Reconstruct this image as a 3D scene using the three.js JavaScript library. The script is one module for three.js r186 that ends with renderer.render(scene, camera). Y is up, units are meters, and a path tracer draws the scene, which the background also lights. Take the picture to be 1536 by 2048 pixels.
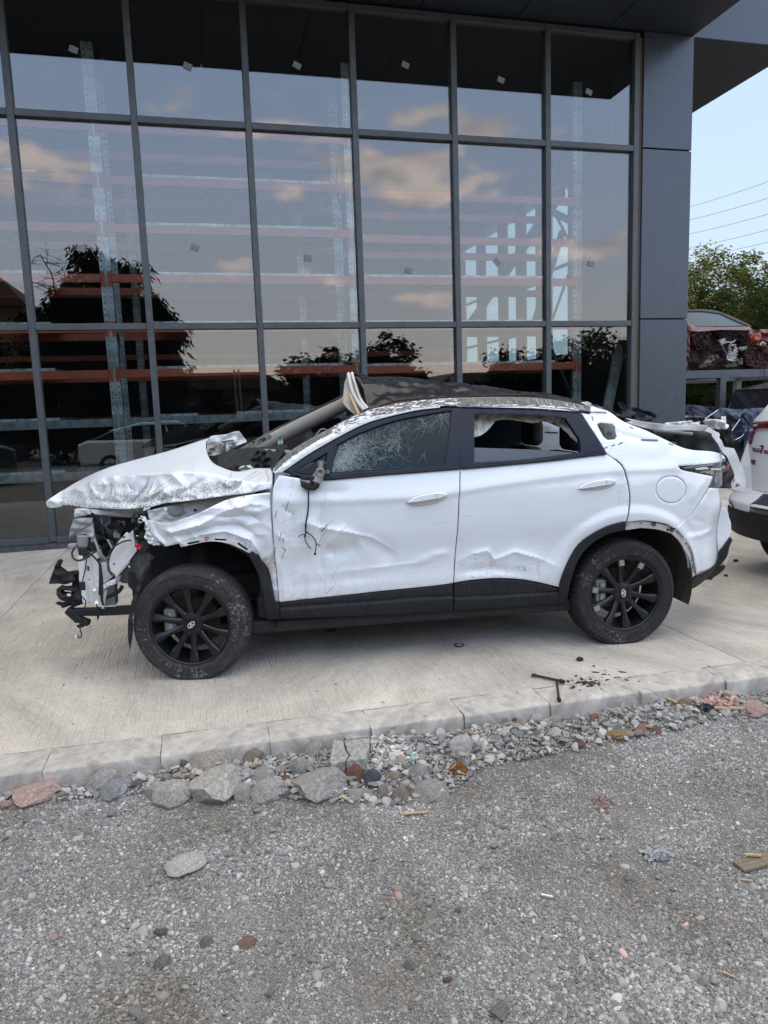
import * as THREE from 'three';
import { mergeGeometries } from 'three/addons/utils/BufferGeometryUtils.js';
import { RoundedBoxGeometry } from 'three/addons/geometries/RoundedBoxGeometry.js';
import { TextGeometry } from 'three/addons/geometries/TextGeometry.js';
import { FontLoader } from 'three/addons/loaders/FontLoader.js';
import { createNoise2D, createNoise3D } from 'simplex-noise';

const rngOf = (a) => () => { a = (a + 0x6d2b79f5) | 0; let t = Math.imul(a ^ (a >>> 15), 1 | a); t = (t + Math.imul(t ^ (t >>> 7), 61 | t)) ^ t; return ((t ^ (t >>> 14)) >>> 0) / 4294967296; };
const V3 = (x, y, z) => new THREE.Vector3(x, y, z);
const { clamp, lerp, smoothstep } = THREE.MathUtils;
const n2 = createNoise2D(rngOf(11)), n3 = createNoise3D(rngOf(12));
const fbm2 = (x, y, o = 4) => { let s = 0, a = .5; for (let i = 0; i < o; i++) { s += a * n2(x, y); x = x * 2.03 + 7.1; y = y * 2.03 + 3.7; a *= .5; } return s; };
const fbm3 = (x, y, z, o = 4) => { let s = 0, a = .5; for (let i = 0; i < o; i++) { s += a * n3(x, y, z); x = x * 2.03 + 7.1; y = y * 2.03 + 3.7; z = z * 2.03 + 1.3; a *= .5; } return s; };

// ---------- camera: 1.53 m above the slab, 9.3 m before the glass front ----------
const scene = new THREE.Scene();
const EYE = V3(0, 1.534, 9.3127), FOCAL = 1452.95;
const YAW = .246, PITCH = .1419, ROLL = -.0349;
const fwd = V3(Math.sin(YAW) * Math.cos(PITCH), -Math.sin(PITCH), -Math.cos(YAW) * Math.cos(PITCH));
const right0 = V3(Math.cos(YAW), 0, Math.sin(YAW)), up0 = right0.clone().cross(fwd);
const camR = right0.clone().multiplyScalar(Math.cos(ROLL)).addScaledVector(up0, Math.sin(ROLL));
const camU = up0.clone().multiplyScalar(Math.cos(ROLL)).addScaledVector(right0, -Math.sin(ROLL));
const camera = new THREE.PerspectiveCamera(2 * Math.atan(1024 / FOCAL) * 180 / Math.PI, .75, .05, 400);
camera.position.copy(EYE);
camera.quaternion.setFromRotationMatrix(new THREE.Matrix4().makeBasis(camR, camU, fwd.clone().negate()));
const renderer = new THREE.WebGLRenderer();
renderer.toneMapping = THREE.LinearToneMapping;
renderer.toneMappingExposure = 1.06;
renderer.shadowMap.enabled = true;

// ---------- sun: low at the left; the added block out of view shades the forecourt ----------
const SUN = V3(-.97, .15, -.05).normalize();
const sun = new THREE.DirectionalLight(0xffdcae, 5);
sun.name = 'sun'; sun.position.copy(SUN).multiplyScalar(60); sun.target.position.set(0, 0, 0);
sun.castShadow = true; sun.shadow.mapSize.set(2048, 2048);
Object.assign(sun.shadow.camera, { left: -45, right: 45, top: 35, bottom: -35, near: 1, far: 150 });
scene.add(sun, sun.target);

// ---------- sky: clear evening air with broken cloud, computed for every direction ----------
{
  const W = 1536, H = 768, data = new Float32Array(W * H * 4);
  const cn = createNoise3D(rngOf(5));
  const fb = (x, y, z) => { let s = 0, a = .5; for (let i = 0; i < 5; i++) { s += a * cn(x, y, z); x *= 2.1; y *= 2.1; z *= 2.1; a *= .52; } return s; };
  // banks of cloud: direction, width across, height, strength
  const banks = [[.15, .36, 0.102, 0.0378, 0.55], [.285, .352, 0.102, 0.0270, 0.70], [.41, .336, 0.087, 0.0270, 0.70], [.17, .305, 0.145, 0.0324, 0.64], [.275, .295, 0.109, 0.0607, 0.83], [.41, .288, 0.072, 0.0243, 0.58], [.315, .140, 0.065, 0.0135, 0.76], [.37, .133, 0.058, 0.0108, 0.53], [.54, .195, 0.072, 0.0175, 0.78], [.045, .183, 0.087, 0.0135, 0.53], [.17, .176, 0.072, 0.0108, 0.48], [0, .37, 0.072, 0.0270, 0.42], [-.25, .30, 0.217, 0.0540, 0.53],
    [-.9, .3, .3, .06, .55], [1.3, .28, .3, .05, .55], [-1.7, .25, .3, .05, .5], [2.0, .22, .25, .05, .5], [-2.5, .2, .3, .04, .45]];
  for (let r = 0; r < H; r++) {
    const up = ((r + .5) / H - .5) * Math.PI, y = Math.sin(up);
    for (let c = 0; c < W; c++) {
      const az = ((c + .5) / W - .5) * 2 * Math.PI, x = Math.cos(az) * Math.cos(up), z = Math.sin(az) * Math.cos(up), i = (r * W + c) * 4;
      const s = x * SUN.x + y * SUN.y + z * SUN.z, e = Math.max(0, y), h = Math.exp(-e * 5.5), hh = Math.exp(-e * 13);
      const toward = .5 + .5 * s;
      // pale low; zenith and half behind the camera brightened as fill, warm low there
      const bk = smoothstep(z * .97 + x * .2, -.45, .75), mid = 1 - Math.exp(-e * 3.2);
      let R = lerp(lerp(.78, .50, mid), lerp(2.10, .98, mid), bk), G = lerp(lerp(.89, .73, mid), lerp(1.93, 1.58, mid), bk), B = lerp(lerp(.96, 1.0, mid), lerp(1.70, 2.72, mid), bk);
      const top_ = smoothstep(e, .42, .9); R = lerp(R, 2.3, top_); G = lerp(G, 2.22, top_); B = lerp(B, 2.15, top_);
      const anti = bk * hh; R += anti * .22; G += anti * .03; B -= anti * .25;
      if (y > 0) {
        const q = .55 / (y + .22), fx = x * q * 3.2, fz = z * q * 3.2;
        const a2 = Math.atan2(x, z), el = Math.asin(y);
        let m = 0;
        for (const [ba, be, wa, we, k] of banks) { let d = a2 - ba; d = Math.atan2(Math.sin(d), Math.cos(d)); m = Math.max(m, k * Math.exp(-(d * d) / (wa * wa) - (el - be) ** 2 / (we * we))); }
        const n = fb(fx * 1.6, el * 13, fz * 1.6) * .9 + fb(fx * 5, el * 34, fz * 5) * .5;
        const d = clamp((n * .8 + m * 1.2 - .50) * 2.6, 0, 1), cover = d * d * (3 - 2 * d) * smoothstep(y, .01, .06);
        const n2_ = fb(fx * 1.6 + .12, el * 13 + .45, fz * 1.6), lit = clamp(.55 + (n - n2_) * .9, .0, 1);
        const base = [1.45, 1.38, 1.5], top = [3.4, 2.82, 2.55];
        const ca = cover * .85;
        R = lerp(R, lerp(base[0], top[0], lit), ca); G = lerp(G, lerp(base[1], top[1], lit), ca); B = lerp(B, lerp(base[2], top[2], lit), ca);
      } else { R = .32; G = .31; B = .29; }
      data[i] = R; data[i + 1] = G; data[i + 2] = B; data[i + 3] = 1;
    }
  }
  const sky = new THREE.DataTexture(data, W, H, THREE.RGBAFormat, THREE.FloatType);
  sky.mapping = THREE.EquirectangularReflectionMapping; sky.magFilter = THREE.LinearFilter; sky.needsUpdate = true;
  scene.background = sky; scene.environment = sky;
}

// ---------- helpers ----------
// a pixel of the 1536 x 2048 picture as a direction from the eye; used to measure, at build time, where things stand in the world
const ray = (px, py) => fwd.clone().addScaledVector(camR, (px - 768) / FOCAL).addScaledVector(camU, -(py - 1024) / FOCAL);
const onZ = (px, py, z) => { const d = ray(px, py), t = (z - EYE.z) / d.z; return EYE.clone().addScaledVector(d, t); };
const onX = (px, py, x) => { const d = ray(px, py), t = (x - EYE.x) / d.x; return EYE.clone().addScaledVector(d, t); };
const onY = (px, py, y) => { const d = ray(px, py), t = (y - EYE.y) / d.y; return EYE.clone().addScaledVector(d, t); };
const used = new Map();
const numbered = (n) => { const k = used.get(n) ?? 0; used.set(n, k + 1); return k ? n + '_' + String(k).padStart(3, '0') : n; };
function tag(o, label, category, group, kind) {
  if (label) o.userData.label = label;
  if (category) o.userData.category = category;
  if (group) o.userData.group = group;
  if (kind) o.userData.kind = kind;
  return o;
}
function thing(name, label, category, group, pos) {
  const g = new THREE.Group(); g.name = numbered(name); scene.add(g);
  if (pos) g.position.copy(pos);
  return tag(g, label, category, group);
}
function part(name, geo, mat, parent, label) {
  const m = new THREE.Mesh(geo, mat); m.name = name; m.castShadow = m.receiveShadow = true; parent.add(m);
  if (label) m.userData.label = label;
  return m;
}
function structure(name, geo, mat) {
  const m = new THREE.Mesh(geo, mat); m.name = numbered(name); m.castShadow = m.receiveShadow = true; m.userData.kind = 'structure'; scene.add(m); return m;
}
function single(name, geo, mat, label, category, group) {
  const m = new THREE.Mesh(geo, mat); m.name = numbered(name); m.castShadow = m.receiveShadow = true; scene.add(m); return tag(m, label, category, group);
}
const merge = (list) => mergeGeometries(list.map((g) => { const q = g.index ? g.toNonIndexed() : g; for (const k of Object.keys(q.attributes)) if (!['position', 'normal', 'uv'].includes(k)) q.deleteAttribute(k); return q; }));
const box = (sx, sy, sz, x = 0, y = 0, z = 0) => { const g = new THREE.BoxGeometry(sx, sy, sz); uvBox(g, sx, sy, sz); return g.translate(x, y, z); };
function uvBox(g, sx, sy, sz) { // uv in metres
  const p = g.attributes.position, n = g.attributes.normal, u = g.attributes.uv;
  for (let i = 0; i < p.count; i++) {
    const X = p.getX(i), Y = p.getY(i), Z = p.getZ(i), a = Math.abs(n.getX(i)), b = Math.abs(n.getY(i));
    if (a > .7) u.setXY(i, Z, Y); else if (b > .7) u.setXY(i, X, Z); else u.setXY(i, X, Y);
  }
}
const rbox = (sx, sy, sz, r, x = 0, y = 0, z = 0, s = 2) => { const g = new RoundedBoxGeometry(sx, sy, sz, s, Math.min(r, sx / 2.01, sy / 2.01, sz / 2.01)); uvBox(g, sx, sy, sz); return g.translate(x, y, z); };
const cyl = (r0, r1, h, seg = 16) => new THREE.CylinderGeometry(r0, r1, h, seg);
// a bar of rectangular section from a to b; w across, h along `upish`
function bar(a, b, w, h, upish = V3(0, 1, 0), r = 0) {
  const d = b.clone().sub(a), L = d.length(); d.normalize();
  let s = d.clone().cross(upish); if (s.lengthSq() < 1e-6) s = d.clone().cross(V3(1, 0, 0)); s.normalize();
  const u = s.clone().cross(d), g = r ? rbox(L, h, w, r) : box(L, h, w);
  return g.applyMatrix4(new THREE.Matrix4().makeBasis(d, u, s).setPosition(a.clone().add(b).multiplyScalar(.5)));
}
const rod = (a, b, r, seg = 8, r2 = r) => {
  const d = b.clone().sub(a), L = d.length();
  return new THREE.CylinderGeometry(r2, r, L, seg).applyQuaternion(new THREE.Quaternion().setFromUnitVectors(V3(0, 1, 0), d.normalize())).translate((a.x + b.x) / 2, (a.y + b.y) / 2, (a.z + b.z) / 2);
};
const tube = (pts, r, seg = 0, rad = 6) => new THREE.TubeGeometry(new THREE.CatmullRomCurve3(pts), seg || pts.length * 5, r, rad, false);

// ---------- surface patterns (colour, grain and wear only) ----------
function noiseTex(size, metres, fn, srgb = true) {
  const d = new Uint8Array(size * size * 4);
  for (let y = 0; y < size; y++) for (let x = 0; x < size; x++) { const c = fn(x / size, y / size, x, y), i = (y * size + x) * 4; d[i] = clamp(c[0], 0, 1) * 255; d[i + 1] = clamp(c[1], 0, 1) * 255; d[i + 2] = clamp(c[2], 0, 1) * 255; d[i + 3] = 255; }
  const t = new THREE.DataTexture(d, size, size); t.wrapS = t.wrapT = THREE.RepeatWrapping; t.magFilter = THREE.LinearFilter; t.repeat.set(1 / metres, 1 / metres);
  if (srgb) t.colorSpace = THREE.SRGBColorSpace; t.needsUpdate = true; return t;
}
// noise that tiles: mapped on a torus
const tile = (u, v, f, k = 0) => { const a = u * 2 * Math.PI, b = v * 2 * Math.PI, R = f / 6.283; return n3(Math.cos(a) * R + k, Math.sin(a) * R + Math.cos(b) * R * .7, Math.sin(b) * R + k * 1.7); };
const std = (color, roughness = .6, metalness = 0, more = {}) => new THREE.MeshStandardMaterial({ color, roughness, metalness, ...more });
const phys = (o) => new THREE.MeshPhysicalMaterial(o);
const L = (r, g, b) => new THREE.Color().setRGB(r, g, b);

const texDust = noiseTex(512, 1.3, (u, v) => { const n = tile(u, v, 6) * .5 + tile(u, v, 18, 3) * .3 + tile(u, v, 60, 5) * .2, k = .86 + n * .12; return [k, k, k * .99]; });
const texClean = noiseTex(512, 1.7, (u, v) => { const n = tile(u, v, 5) * .4 + tile(u * 1, v, 26, 3) * .3 + tile(u, v, 90, 5) * .3, k = .95 + n * .05; return [k, k, k * .99]; });
const texRough = noiseTex(256, .9, (u, v) => { const n = tile(u, v, 7, 2) * .5 + tile(u, v, 30, 4) * .4; return [0, .8 + n * .25, 0]; }, false);
const texFine = noiseTex(256, .12, (u, v, x, y) => { const n = .5 + tile(u, v, 40, 2) * .3 + tile(u, v, 90, 7) * .25; return [n, n, n]; }, false);
const texMottle = noiseTex(512, .5, (u, v) => { const n = tile(u, v, 5, 1) * .35 + tile(u, v, 17, 8) * .35 + tile(u, v, 55, 2) * .35; const k = .80 + n * .3; return [k, k * .99, k * .97]; });

const texSoft = noiseTex(512, .8, (u, v) => { const n = tile(u, v, 5, 4) * .4 + tile(u, v, 20, 6) * .35 + tile(u, v, 70, 1) * .3, sp = tile(u, v, 120, 9) > .78 ? -.10 : 0; const k = .93 + n * .07 + sp; return [k, k * .995, k * .98]; });
const M = {
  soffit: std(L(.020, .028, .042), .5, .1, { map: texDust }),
  sideGlass: phys({ color: L(.66, .72, .74), transmission: 1, thickness: 0, roughness: 0, ior: 1.4 }),
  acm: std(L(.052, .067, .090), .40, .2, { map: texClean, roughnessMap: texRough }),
  frame: std(L(.082, .093, .10), .5, .15, { map: texDust }),
  joint: std(L(.012, .013, .015), .9),
  brownSeal: std(L(.10, .075, .055), .8),
  glass: phys({ color: L(.87, .91, .91), transmission: 1, thickness: 0, roughness: 0.0, ior: 1.74 }),
  galv: std(L(.42, .47, .50), .42, .5, { map: texMottle }),
  galvDark: std(L(.22, .26, .28), .5, .5, { map: texMottle }),
  orange: std(L(.40, .075, .028), .45, 0, { map: texDust }),
  inner: std(L(.035, .038, .042), .9),
  innerFloor: std(L(.035, .036, .038), .8, 0, { map: texMottle }),
  steelBlack: std(L(.035, .037, .04), .55, .2, { map: texDust }),
  rubber: std(L(.018, .018, .018), .8),
  blackPlastic: std(L(.022, .023, .025), .55, 0, { map: texMottle, bumpMap: texFine, bumpScale: .0006 }),
  darkGrey: std(L(.09, .095, .10), .7, 0, { map: texMottle }),
  paper: std(L(.24, .26, .275), .8, 0, { map: texDust }),
};

// ---------- the glass-fronted building ----------
const PW = 1.29702, X0 = -1.75719, T1 = 4.909, T2 = 2.594, TOP = 6.36, SOFFIT = 6.39, JX = 6.035, COLX0 = 6.13, COLX1 = 6.895, CAN = 2.0, BACK = -14, LEFTX = X0 - 6 * PW;
const building = thing('showroom_building', 'dark grey showroom with tall glass front, overhanging canopy and panelled corner column', 'building');
{
  const rnd = rngOf(21);
  const mulGeo = new Map();
  const mullion = (x, y0, y1) => { const k = (y1 - y0).toFixed(3); if (!mulGeo.has(k)) mulGeo.set(k, rbox(.075, y1 - y0, .11, .006)); const m = part('mullion', mulGeo.get(k), M.frame, building); m.position.set(x, (y0 + y1) / 2, .0); };
  for (let k = -6; k <= 5; k++) mullion(X0 + k * PW, .09, TOP);
  mullion(JX, .09, TOP);
  const tr = rbox(PW - .077, .075, .105, .006), trLast = rbox(JX - (X0 + 5 * PW) - .077, .075, .105, .006), lip = box(PW - .077, .012, .03), lipLast = box(JX - (X0 + 5 * PW) - .077, .012, .03);
  for (let k = -6; k <= 5; k++) {
    const last = k === 5, x0 = X0 + k * PW, x1 = last ? JX : x0 + PW, cx = (x0 + x1) / 2;
    for (const y of [T1, T2]) { part('transom', last ? trLast : tr, M.frame, building).position.set(cx, y, 0); }
    part('bottom_rail', last ? trLast : tr, M.frame, building).position.set(cx, .115, 0);
    part('top_rail', last ? trLast : tr, M.frame, building).position.set(cx, TOP - .035, 0);
    for (const [ya, yb] of [[.153, T2 - .038], [T2 + .038, T1 - .038], [T1 + .038, TOP - .072]]) {
      const p = part('glass_pane', box(x1 - x0 - .08, yb - ya, .012), M.glass, building);
      p.position.set(cx, (ya + yb) / 2, -.012);
      p.rotation.set((rnd() - .5) * .0035, (rnd() - .5) * .0035, 0);
    }
  }
  part('plinth', merge([box(JX - LEFTX + .1, .078, .20, (JX + LEFTX) / 2, .038, -.06)]), M.darkGrey, building);
  // paper labels stuck on the panes, some askew
  const lab = box(.095, .07, .0012);
  for (const [px, py, a] of [[147, 99, -.35], [375, 132, -.35], [594, 131, -.45], [811, 130, -.4], [1002, 160, -.35], [1178, 184, -.4], [162, 497, -.3], [390, 495, -.4], [616, 516, -.15], [818, 541, -.3], [994, 524, -.9], [1183, 527, -.1]]) {
    const q = onZ(px, py, .0), m = part('paper_label', lab, M.paper, building); m.position.set(q.x, q.y, .0015); m.rotation.z = a;
  }
  // column of flat composite panels with open joints
  const cw = COLX1 - COLX0, ccx = (COLX0 + COLX1) / 2;
  part('column_core', box(cw - .05, SOFFIT, .72, ccx, SOFFIT / 2, -.345), M.joint, building);
  for (const [y0, y1] of [[.02, T2 + .045], [T2 + .063, T1 - .003], [T1 + .015, SOFFIT - .004]]) {
    part('column_panel', rbox(cw, y1 - y0, .03, .006, ccx, (y0 + y1) / 2, .045), M.acm, building);
    part('column_panel', rbox(.03, y1 - y0, .74, .006, COLX1 - .0155, (y0 + y1) / 2, -.346), M.acm, building);
    part('column_panel', rbox(.026, y1 - y0, .09, .004, COLX0 + .0135, (y0 + y1) / 2, -.018), M.acm, building);
  }
  part('seal_strip', box(COLX0 - JX - .04, TOP - .1, .03, (COLX0 + JX + .038) / 2, TOP / 2, .012), M.brownSeal, building);
  // canopy: soffit panels, fascia; a wing goes on round the side wall
  const pan = rbox(1.29, .03, .985, .006), wingPan = rbox(1.725, .03, 1.985, .006);
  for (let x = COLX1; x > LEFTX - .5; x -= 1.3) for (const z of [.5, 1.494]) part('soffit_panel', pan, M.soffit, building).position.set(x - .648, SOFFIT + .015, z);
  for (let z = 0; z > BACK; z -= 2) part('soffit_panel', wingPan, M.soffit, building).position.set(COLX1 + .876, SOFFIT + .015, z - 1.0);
  part('canopy_body', merge([box(COLX1 - LEFTX + .4, .95, CAN - .06, (COLX1 + LEFTX - .4) / 2, SOFFIT + .51, CAN / 2 - .02), box(1.68, .95, -BACK, COLX1 + .87, SOFFIT + .51, BACK / 2 - .03)]), M.joint, building);
  const fas = rbox(1.295, 1.05, .03, .006), fasW = rbox(1.75, 1.05, .03, .006), fasS = rbox(.03, 1.05, 1.99, .006), fasE = rbox(.03, 1.05, 1.99, .006);
  for (let x = COLX1; x > LEFTX - .5; x -= 1.3) part('fascia_panel', fas, M.acm, building).position.set(x - .648, SOFFIT + .53, CAN - .012);
  part('fascia_panel', fasE, M.acm, building).position.set(COLX1 - .012, SOFFIT + .53, 1.01);
  part('fascia_panel', fasW, M.acm, building).position.set(COLX1 + .88, SOFFIT + .53, .002);
  for (let z = 0; z > BACK; z -= 2) part('fascia_panel', fasS, M.acm, building).position.set(COLX1 + 1.752, SOFFIT + .53, z - 1.02);
  // roof, floor, back and side walls
  part('roof', box(COLX1 - LEFTX + .4, .25, -BACK, (COLX1 + LEFTX) / 2, 7.3, BACK / 2), M.inner, building);
  part('ceiling', box(JX - LEFTX + .5, .06, -BACK - .3, (JX + LEFTX) / 2 + .3, TOP + .15, BACK / 2 - .2), M.inner, building);
  part('back_wall', box(COLX1 - LEFTX + .4, 7.4, .25, (COLX1 + LEFTX) / 2, 3.7, BACK - .13), M.inner, building);
  part('side_wall', box(.25, 7.4, -BACK, LEFTX - .16, 3.7, BACK / 2), M.inner, building);
  part('inner_floor', box(JX - LEFTX + .8, .05, -BACK - .1, (JX + LEFTX) / 2 + .3, .045, BACK / 2 - .08), M.innerFloor, building);
  // right-hand side wall: piers with tall windows between them
  const wins = [[-2.9, -3.6], [-4.18, -4.72], [-5.1, -5.62], [-6.02, -6.85], [-7.28, -8.15], [-8.6, -9.3]], wx = 6.64, wy0 = 2.35, wy1 = 5.45;
  const piers = []; let z = -.75;
  for (const [a, b] of wins) { piers.push(box(.07, wy1 - wy0, z - a, wx, (wy0 + wy1) / 2, (z + a) / 2)); z = b; }
  piers.push(box(.07, wy1 - wy0, z - BACK, wx, (wy0 + wy1) / 2, (z + BACK) / 2), box(.07, wy0, -.75 - BACK, wx, wy0 / 2, (BACK - .75) / 2), box(.07, 7.2 - wy1, -.75 - BACK, wx, (7.2 + wy1) / 2, (BACK - .75) / 2));
  part('side_wall', merge(piers), M.inner, building);
  for (const [a, b] of wins) {
    const w = part('side_window', merge([box(.04, .05, a - b, wx, 2.94, (a + b) / 2), box(.04, .05, a - b, wx, 3.98, (a + b) / 2), box(.04, .05, a - b, wx, wy0 + .03, (a + b) / 2)]), M.frame, building);
    part('pane', box(.008, wy1 - wy0, a - b - .002, wx + .025, (wy0 + wy1) / 2, (a + b) / 2), M.sideGlass, w);
  }
  part('diagonal_brace', merge([bar(V3(6.5, 3.15, -8.3), V3(6.5, 5.2, -2.9), .1, .16), bar(V3(6.45, 4.55, -2.4), V3(6.45, 5.6, -4.6), .08, .1), bar(V3(6.45, 3.1, -3.9), V3(6.45, 4.5, -2.8), .08, .1)]), M.frame, building);
}

{ // an unseen block added on the left to keep the sun off the forecourt
  const t = thing('added_shade_block', 'long grey block added out of view left of the forecourt to shade it', 'building');
  part('wall', box(11, 7.4, 52, -19, 3.7, 9), M.acm, t); part('roof', box(11.4, .2, 52.4, -19, 7.5, 9), M.darkGrey, t);
  for (let z = -12; z < 34; z += 5.2) { const w = part('window', box(.06, 1.4, 2.4, -13.48, 3.2, z), M.joint, t); part('frame', merge([box(.1, .08, 2.5, -13.46, 3.94, z), box(.1, .08, 2.5, -13.46, 2.46, z)]), M.frame, w); }
}

// ---------- pallet racking behind the glass ----------
{
  const UX = [-4.25, -.99, 2.23, 5.63], ZF = -.8, ZB = -1.8, H = 6.0;
  // a perforated upright: two flanges with real slots and a channel between them
  const upright = (() => {
    const sh = new THREE.Shape([[-.024, 0], [.024, 0], [.024, H], [-.024, H]].map((p) => new THREE.Vector2(...p)));
    for (let y = .06; y < H - .05; y += .075) for (const x of [0]) { const h = new THREE.Path(); h.absellipse(x, y, .0095, .013, 0, Math.PI * 2); sh.holes.push(h); }
    const f = new THREE.ExtrudeGeometry(sh, { depth: .003, bevelEnabled: false, curveSegments: 4 });
    const a = f.clone().translate(-.042, 0, 0), b = f.clone().translate(.042, 0, 0);
    return merge([a, b, box(.036, H, .003, 0, H / 2, -.022), box(.003, H, .024, -.0185, H / 2, -.011), box(.003, H, .024, .0185, H / 2, -.011), box(.003, H, .07, -.066, H / 2, -.034), box(.003, H, .07, .066, H / 2, -.034)]);
  })();
  const bracket = merge([box(.052, .20, .004, -.042, 0, .006), box(.052, .20, .004, .042, 0, .006)]);
  const rivet = merge([-.06, -.02, .02, .06].flatMap((y) => [-.042, .042].map((x) => new THREE.SphereGeometry(.005, 6, 4).translate(x, y, .009))));
  const levels = { 0: [5.09, 4.47, 3.89, 3.28, 2.66, 2.09, 1.47, .8], 1: [5.09, 4.47, 3.89, 3.28, 2.66, 2.09, 1.47, .8], 2: [4.42, 3.84, 3.28, 2.66, 2.07, 1.45] };
  const names = ['leftmost bay of orange pallet racking behind the glass, cut by the frame edge', 'middle bay of orange pallet racking behind the glass, with shelves up to the top panes', 'rightmost bay of orange pallet racking, before the side windows, without top shelves'];
  const rnd = rngOf(31);
  for (let b = 0; b < 3; b++) {
    const r = thing('pallet_rack', names[b], 'pallet rack', 'racking bays behind the glass'), x0 = UX[b], x1 = UX[b + 1];
    for (const x of b === 2 ? [x0, x1] : [x0]) for (const z of [ZF, ZB]) { if (x !== x0 || z === ZB || b < 3) { const u = part('upright', upright, M.galv, r); u.position.set(x, .07, z); } }
    for (const x of b === 2 ? [x0, x1] : [x0]) part('end_brace', merge([0, 1, 2, 3, 4].map((i) => bar(V3(x, .4 + i * 1.1, i % 2 ? ZF - .06 : ZB), V3(x, 1.5 + i * 1.1, i % 2 ? ZB : ZF - .06), .03, .03))), M.galvDark, r);
    for (const y of levels[b]) {
      const grey = y < 1.6 && b < 2, mat = grey ? M.galvDark : M.orange;
      for (const [z, dz] of [[ZF, .025], [ZB, -.02]]) {
        const bm = part('beam', merge([rbox(x1 - x0 - .13, .105, .045, .006, (x0 + x1) / 2, y, z + dz), box(x1 - x0 - .14, .012, .05, (x0 + x1) / 2, y + .02, z + dz), box(x1 - x0 - .14, .012, .05, (x0 + x1) / 2, y - .02, z + dz)]), mat, r);
        for (const x of [x0 + .0, x1 - .0]) if (z === ZF) { const k = part('bracket', bracket, mat, bm); k.position.set(x, y, z); }
      }
      const top = (b === 2 && y > 3.5) || (b === 1 && y > 5);
      // galvanised deck strips lying on the beams, with gaps where they stop short
      if (!top) { let x = x0 + (b === 1 ? .52 : .07); const end = x1 - (b === 0 ? .58 : b === 2 ? .38 : .08);
        while (x + .3 < end) { const w = Math.min(.495, end - x); const s = part('deck_strip', box(w - .006, .035, ZF - ZB + .04), M.galv, r); s.position.set(x + w / 2, y + .07 + (rnd() - .5) * .004, (ZF + ZB) / 2 + .01); x += .5; if (rnd() < .04) x += .5; } }
    }
  }
  // rear row along the back, seen dimly
  const r2 = thing('pallet_rack', 'rear row of orange racking deep inside the showroom', 'pallet rack', 'racking bays behind the glass');
  for (const x of [-4.3, -1.0, 2.3, 5.6]) { const u = part('upright', upright, M.galv, r2); u.position.set(x, .07, -6.2); }
  for (const y of [5.1, 3.9, 2.7, 1.5]) for (const x of [-2.65, .65, 3.95]) part('beam', rbox(3.17, .11, .045, .006, x, y, -6.18), M.orange, r2);
  // loose bits behind the glass
  const a = onZ(1241, 692, -.45), b = onZ(1212, 830, -.35); const dir = a.clone().sub(b).normalize(), foot = b.clone().addScaledVector(dir, -(b.y - .09) / dir.y);
  const lean = thing('steel_channel', 'galvanised steel channel leaning against the glass beside the corner column', 'steel channel');
  const sh = new THREE.Shape([[-.07, -.03], [.07, -.03], [.07, .03], [.055, .03], [.055, -.015], [.012, -.015], [.012, .0], [-.012, .0], [-.012, -.015], [-.055, -.015], [-.055, .03], [-.07, .03]].map((p) => new THREE.Vector2(...p)));
  const Lg = a.distanceTo(foot), g = new THREE.ExtrudeGeometry(sh, { depth: Lg, bevelEnabled: false });
  const zax = dir, xax = V3(1, 0, 0).addScaledVector(zax, -zax.x).normalize(), yax = zax.clone().cross(xax);
  g.applyMatrix4(new THREE.Matrix4().makeBasis(xax, yax, zax).setPosition(foot)); part('profile', g, M.galv, lean);
}

// ---------- forecourt slab, kerb, gravel ground ----------
const kz0 = (x) => 5.803 + .03 * clamp(x, -4, 6), kz1 = (x) => kz0(x) + .215; // slab edge and kerb front line
const GY = -.125; // the gravel's height below the slab
const texConc = noiseTex(1024, 3.3, (u, v) => {
  const n = tile(u, v, 4) * .5 + tile(u, v, 11, 3) * .45 + tile(u, v, 40, 8) * .2 + tile(u, v, 110, 6) * .22 + tile(u, v, 280, 9) * .35; const sp = tile(u, v, 330, 4) > .74 ? -.14 : 0;
  const k = .70 + n * .085 + sp; return [k * 1.02, k * .973, k * .905];
});
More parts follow.
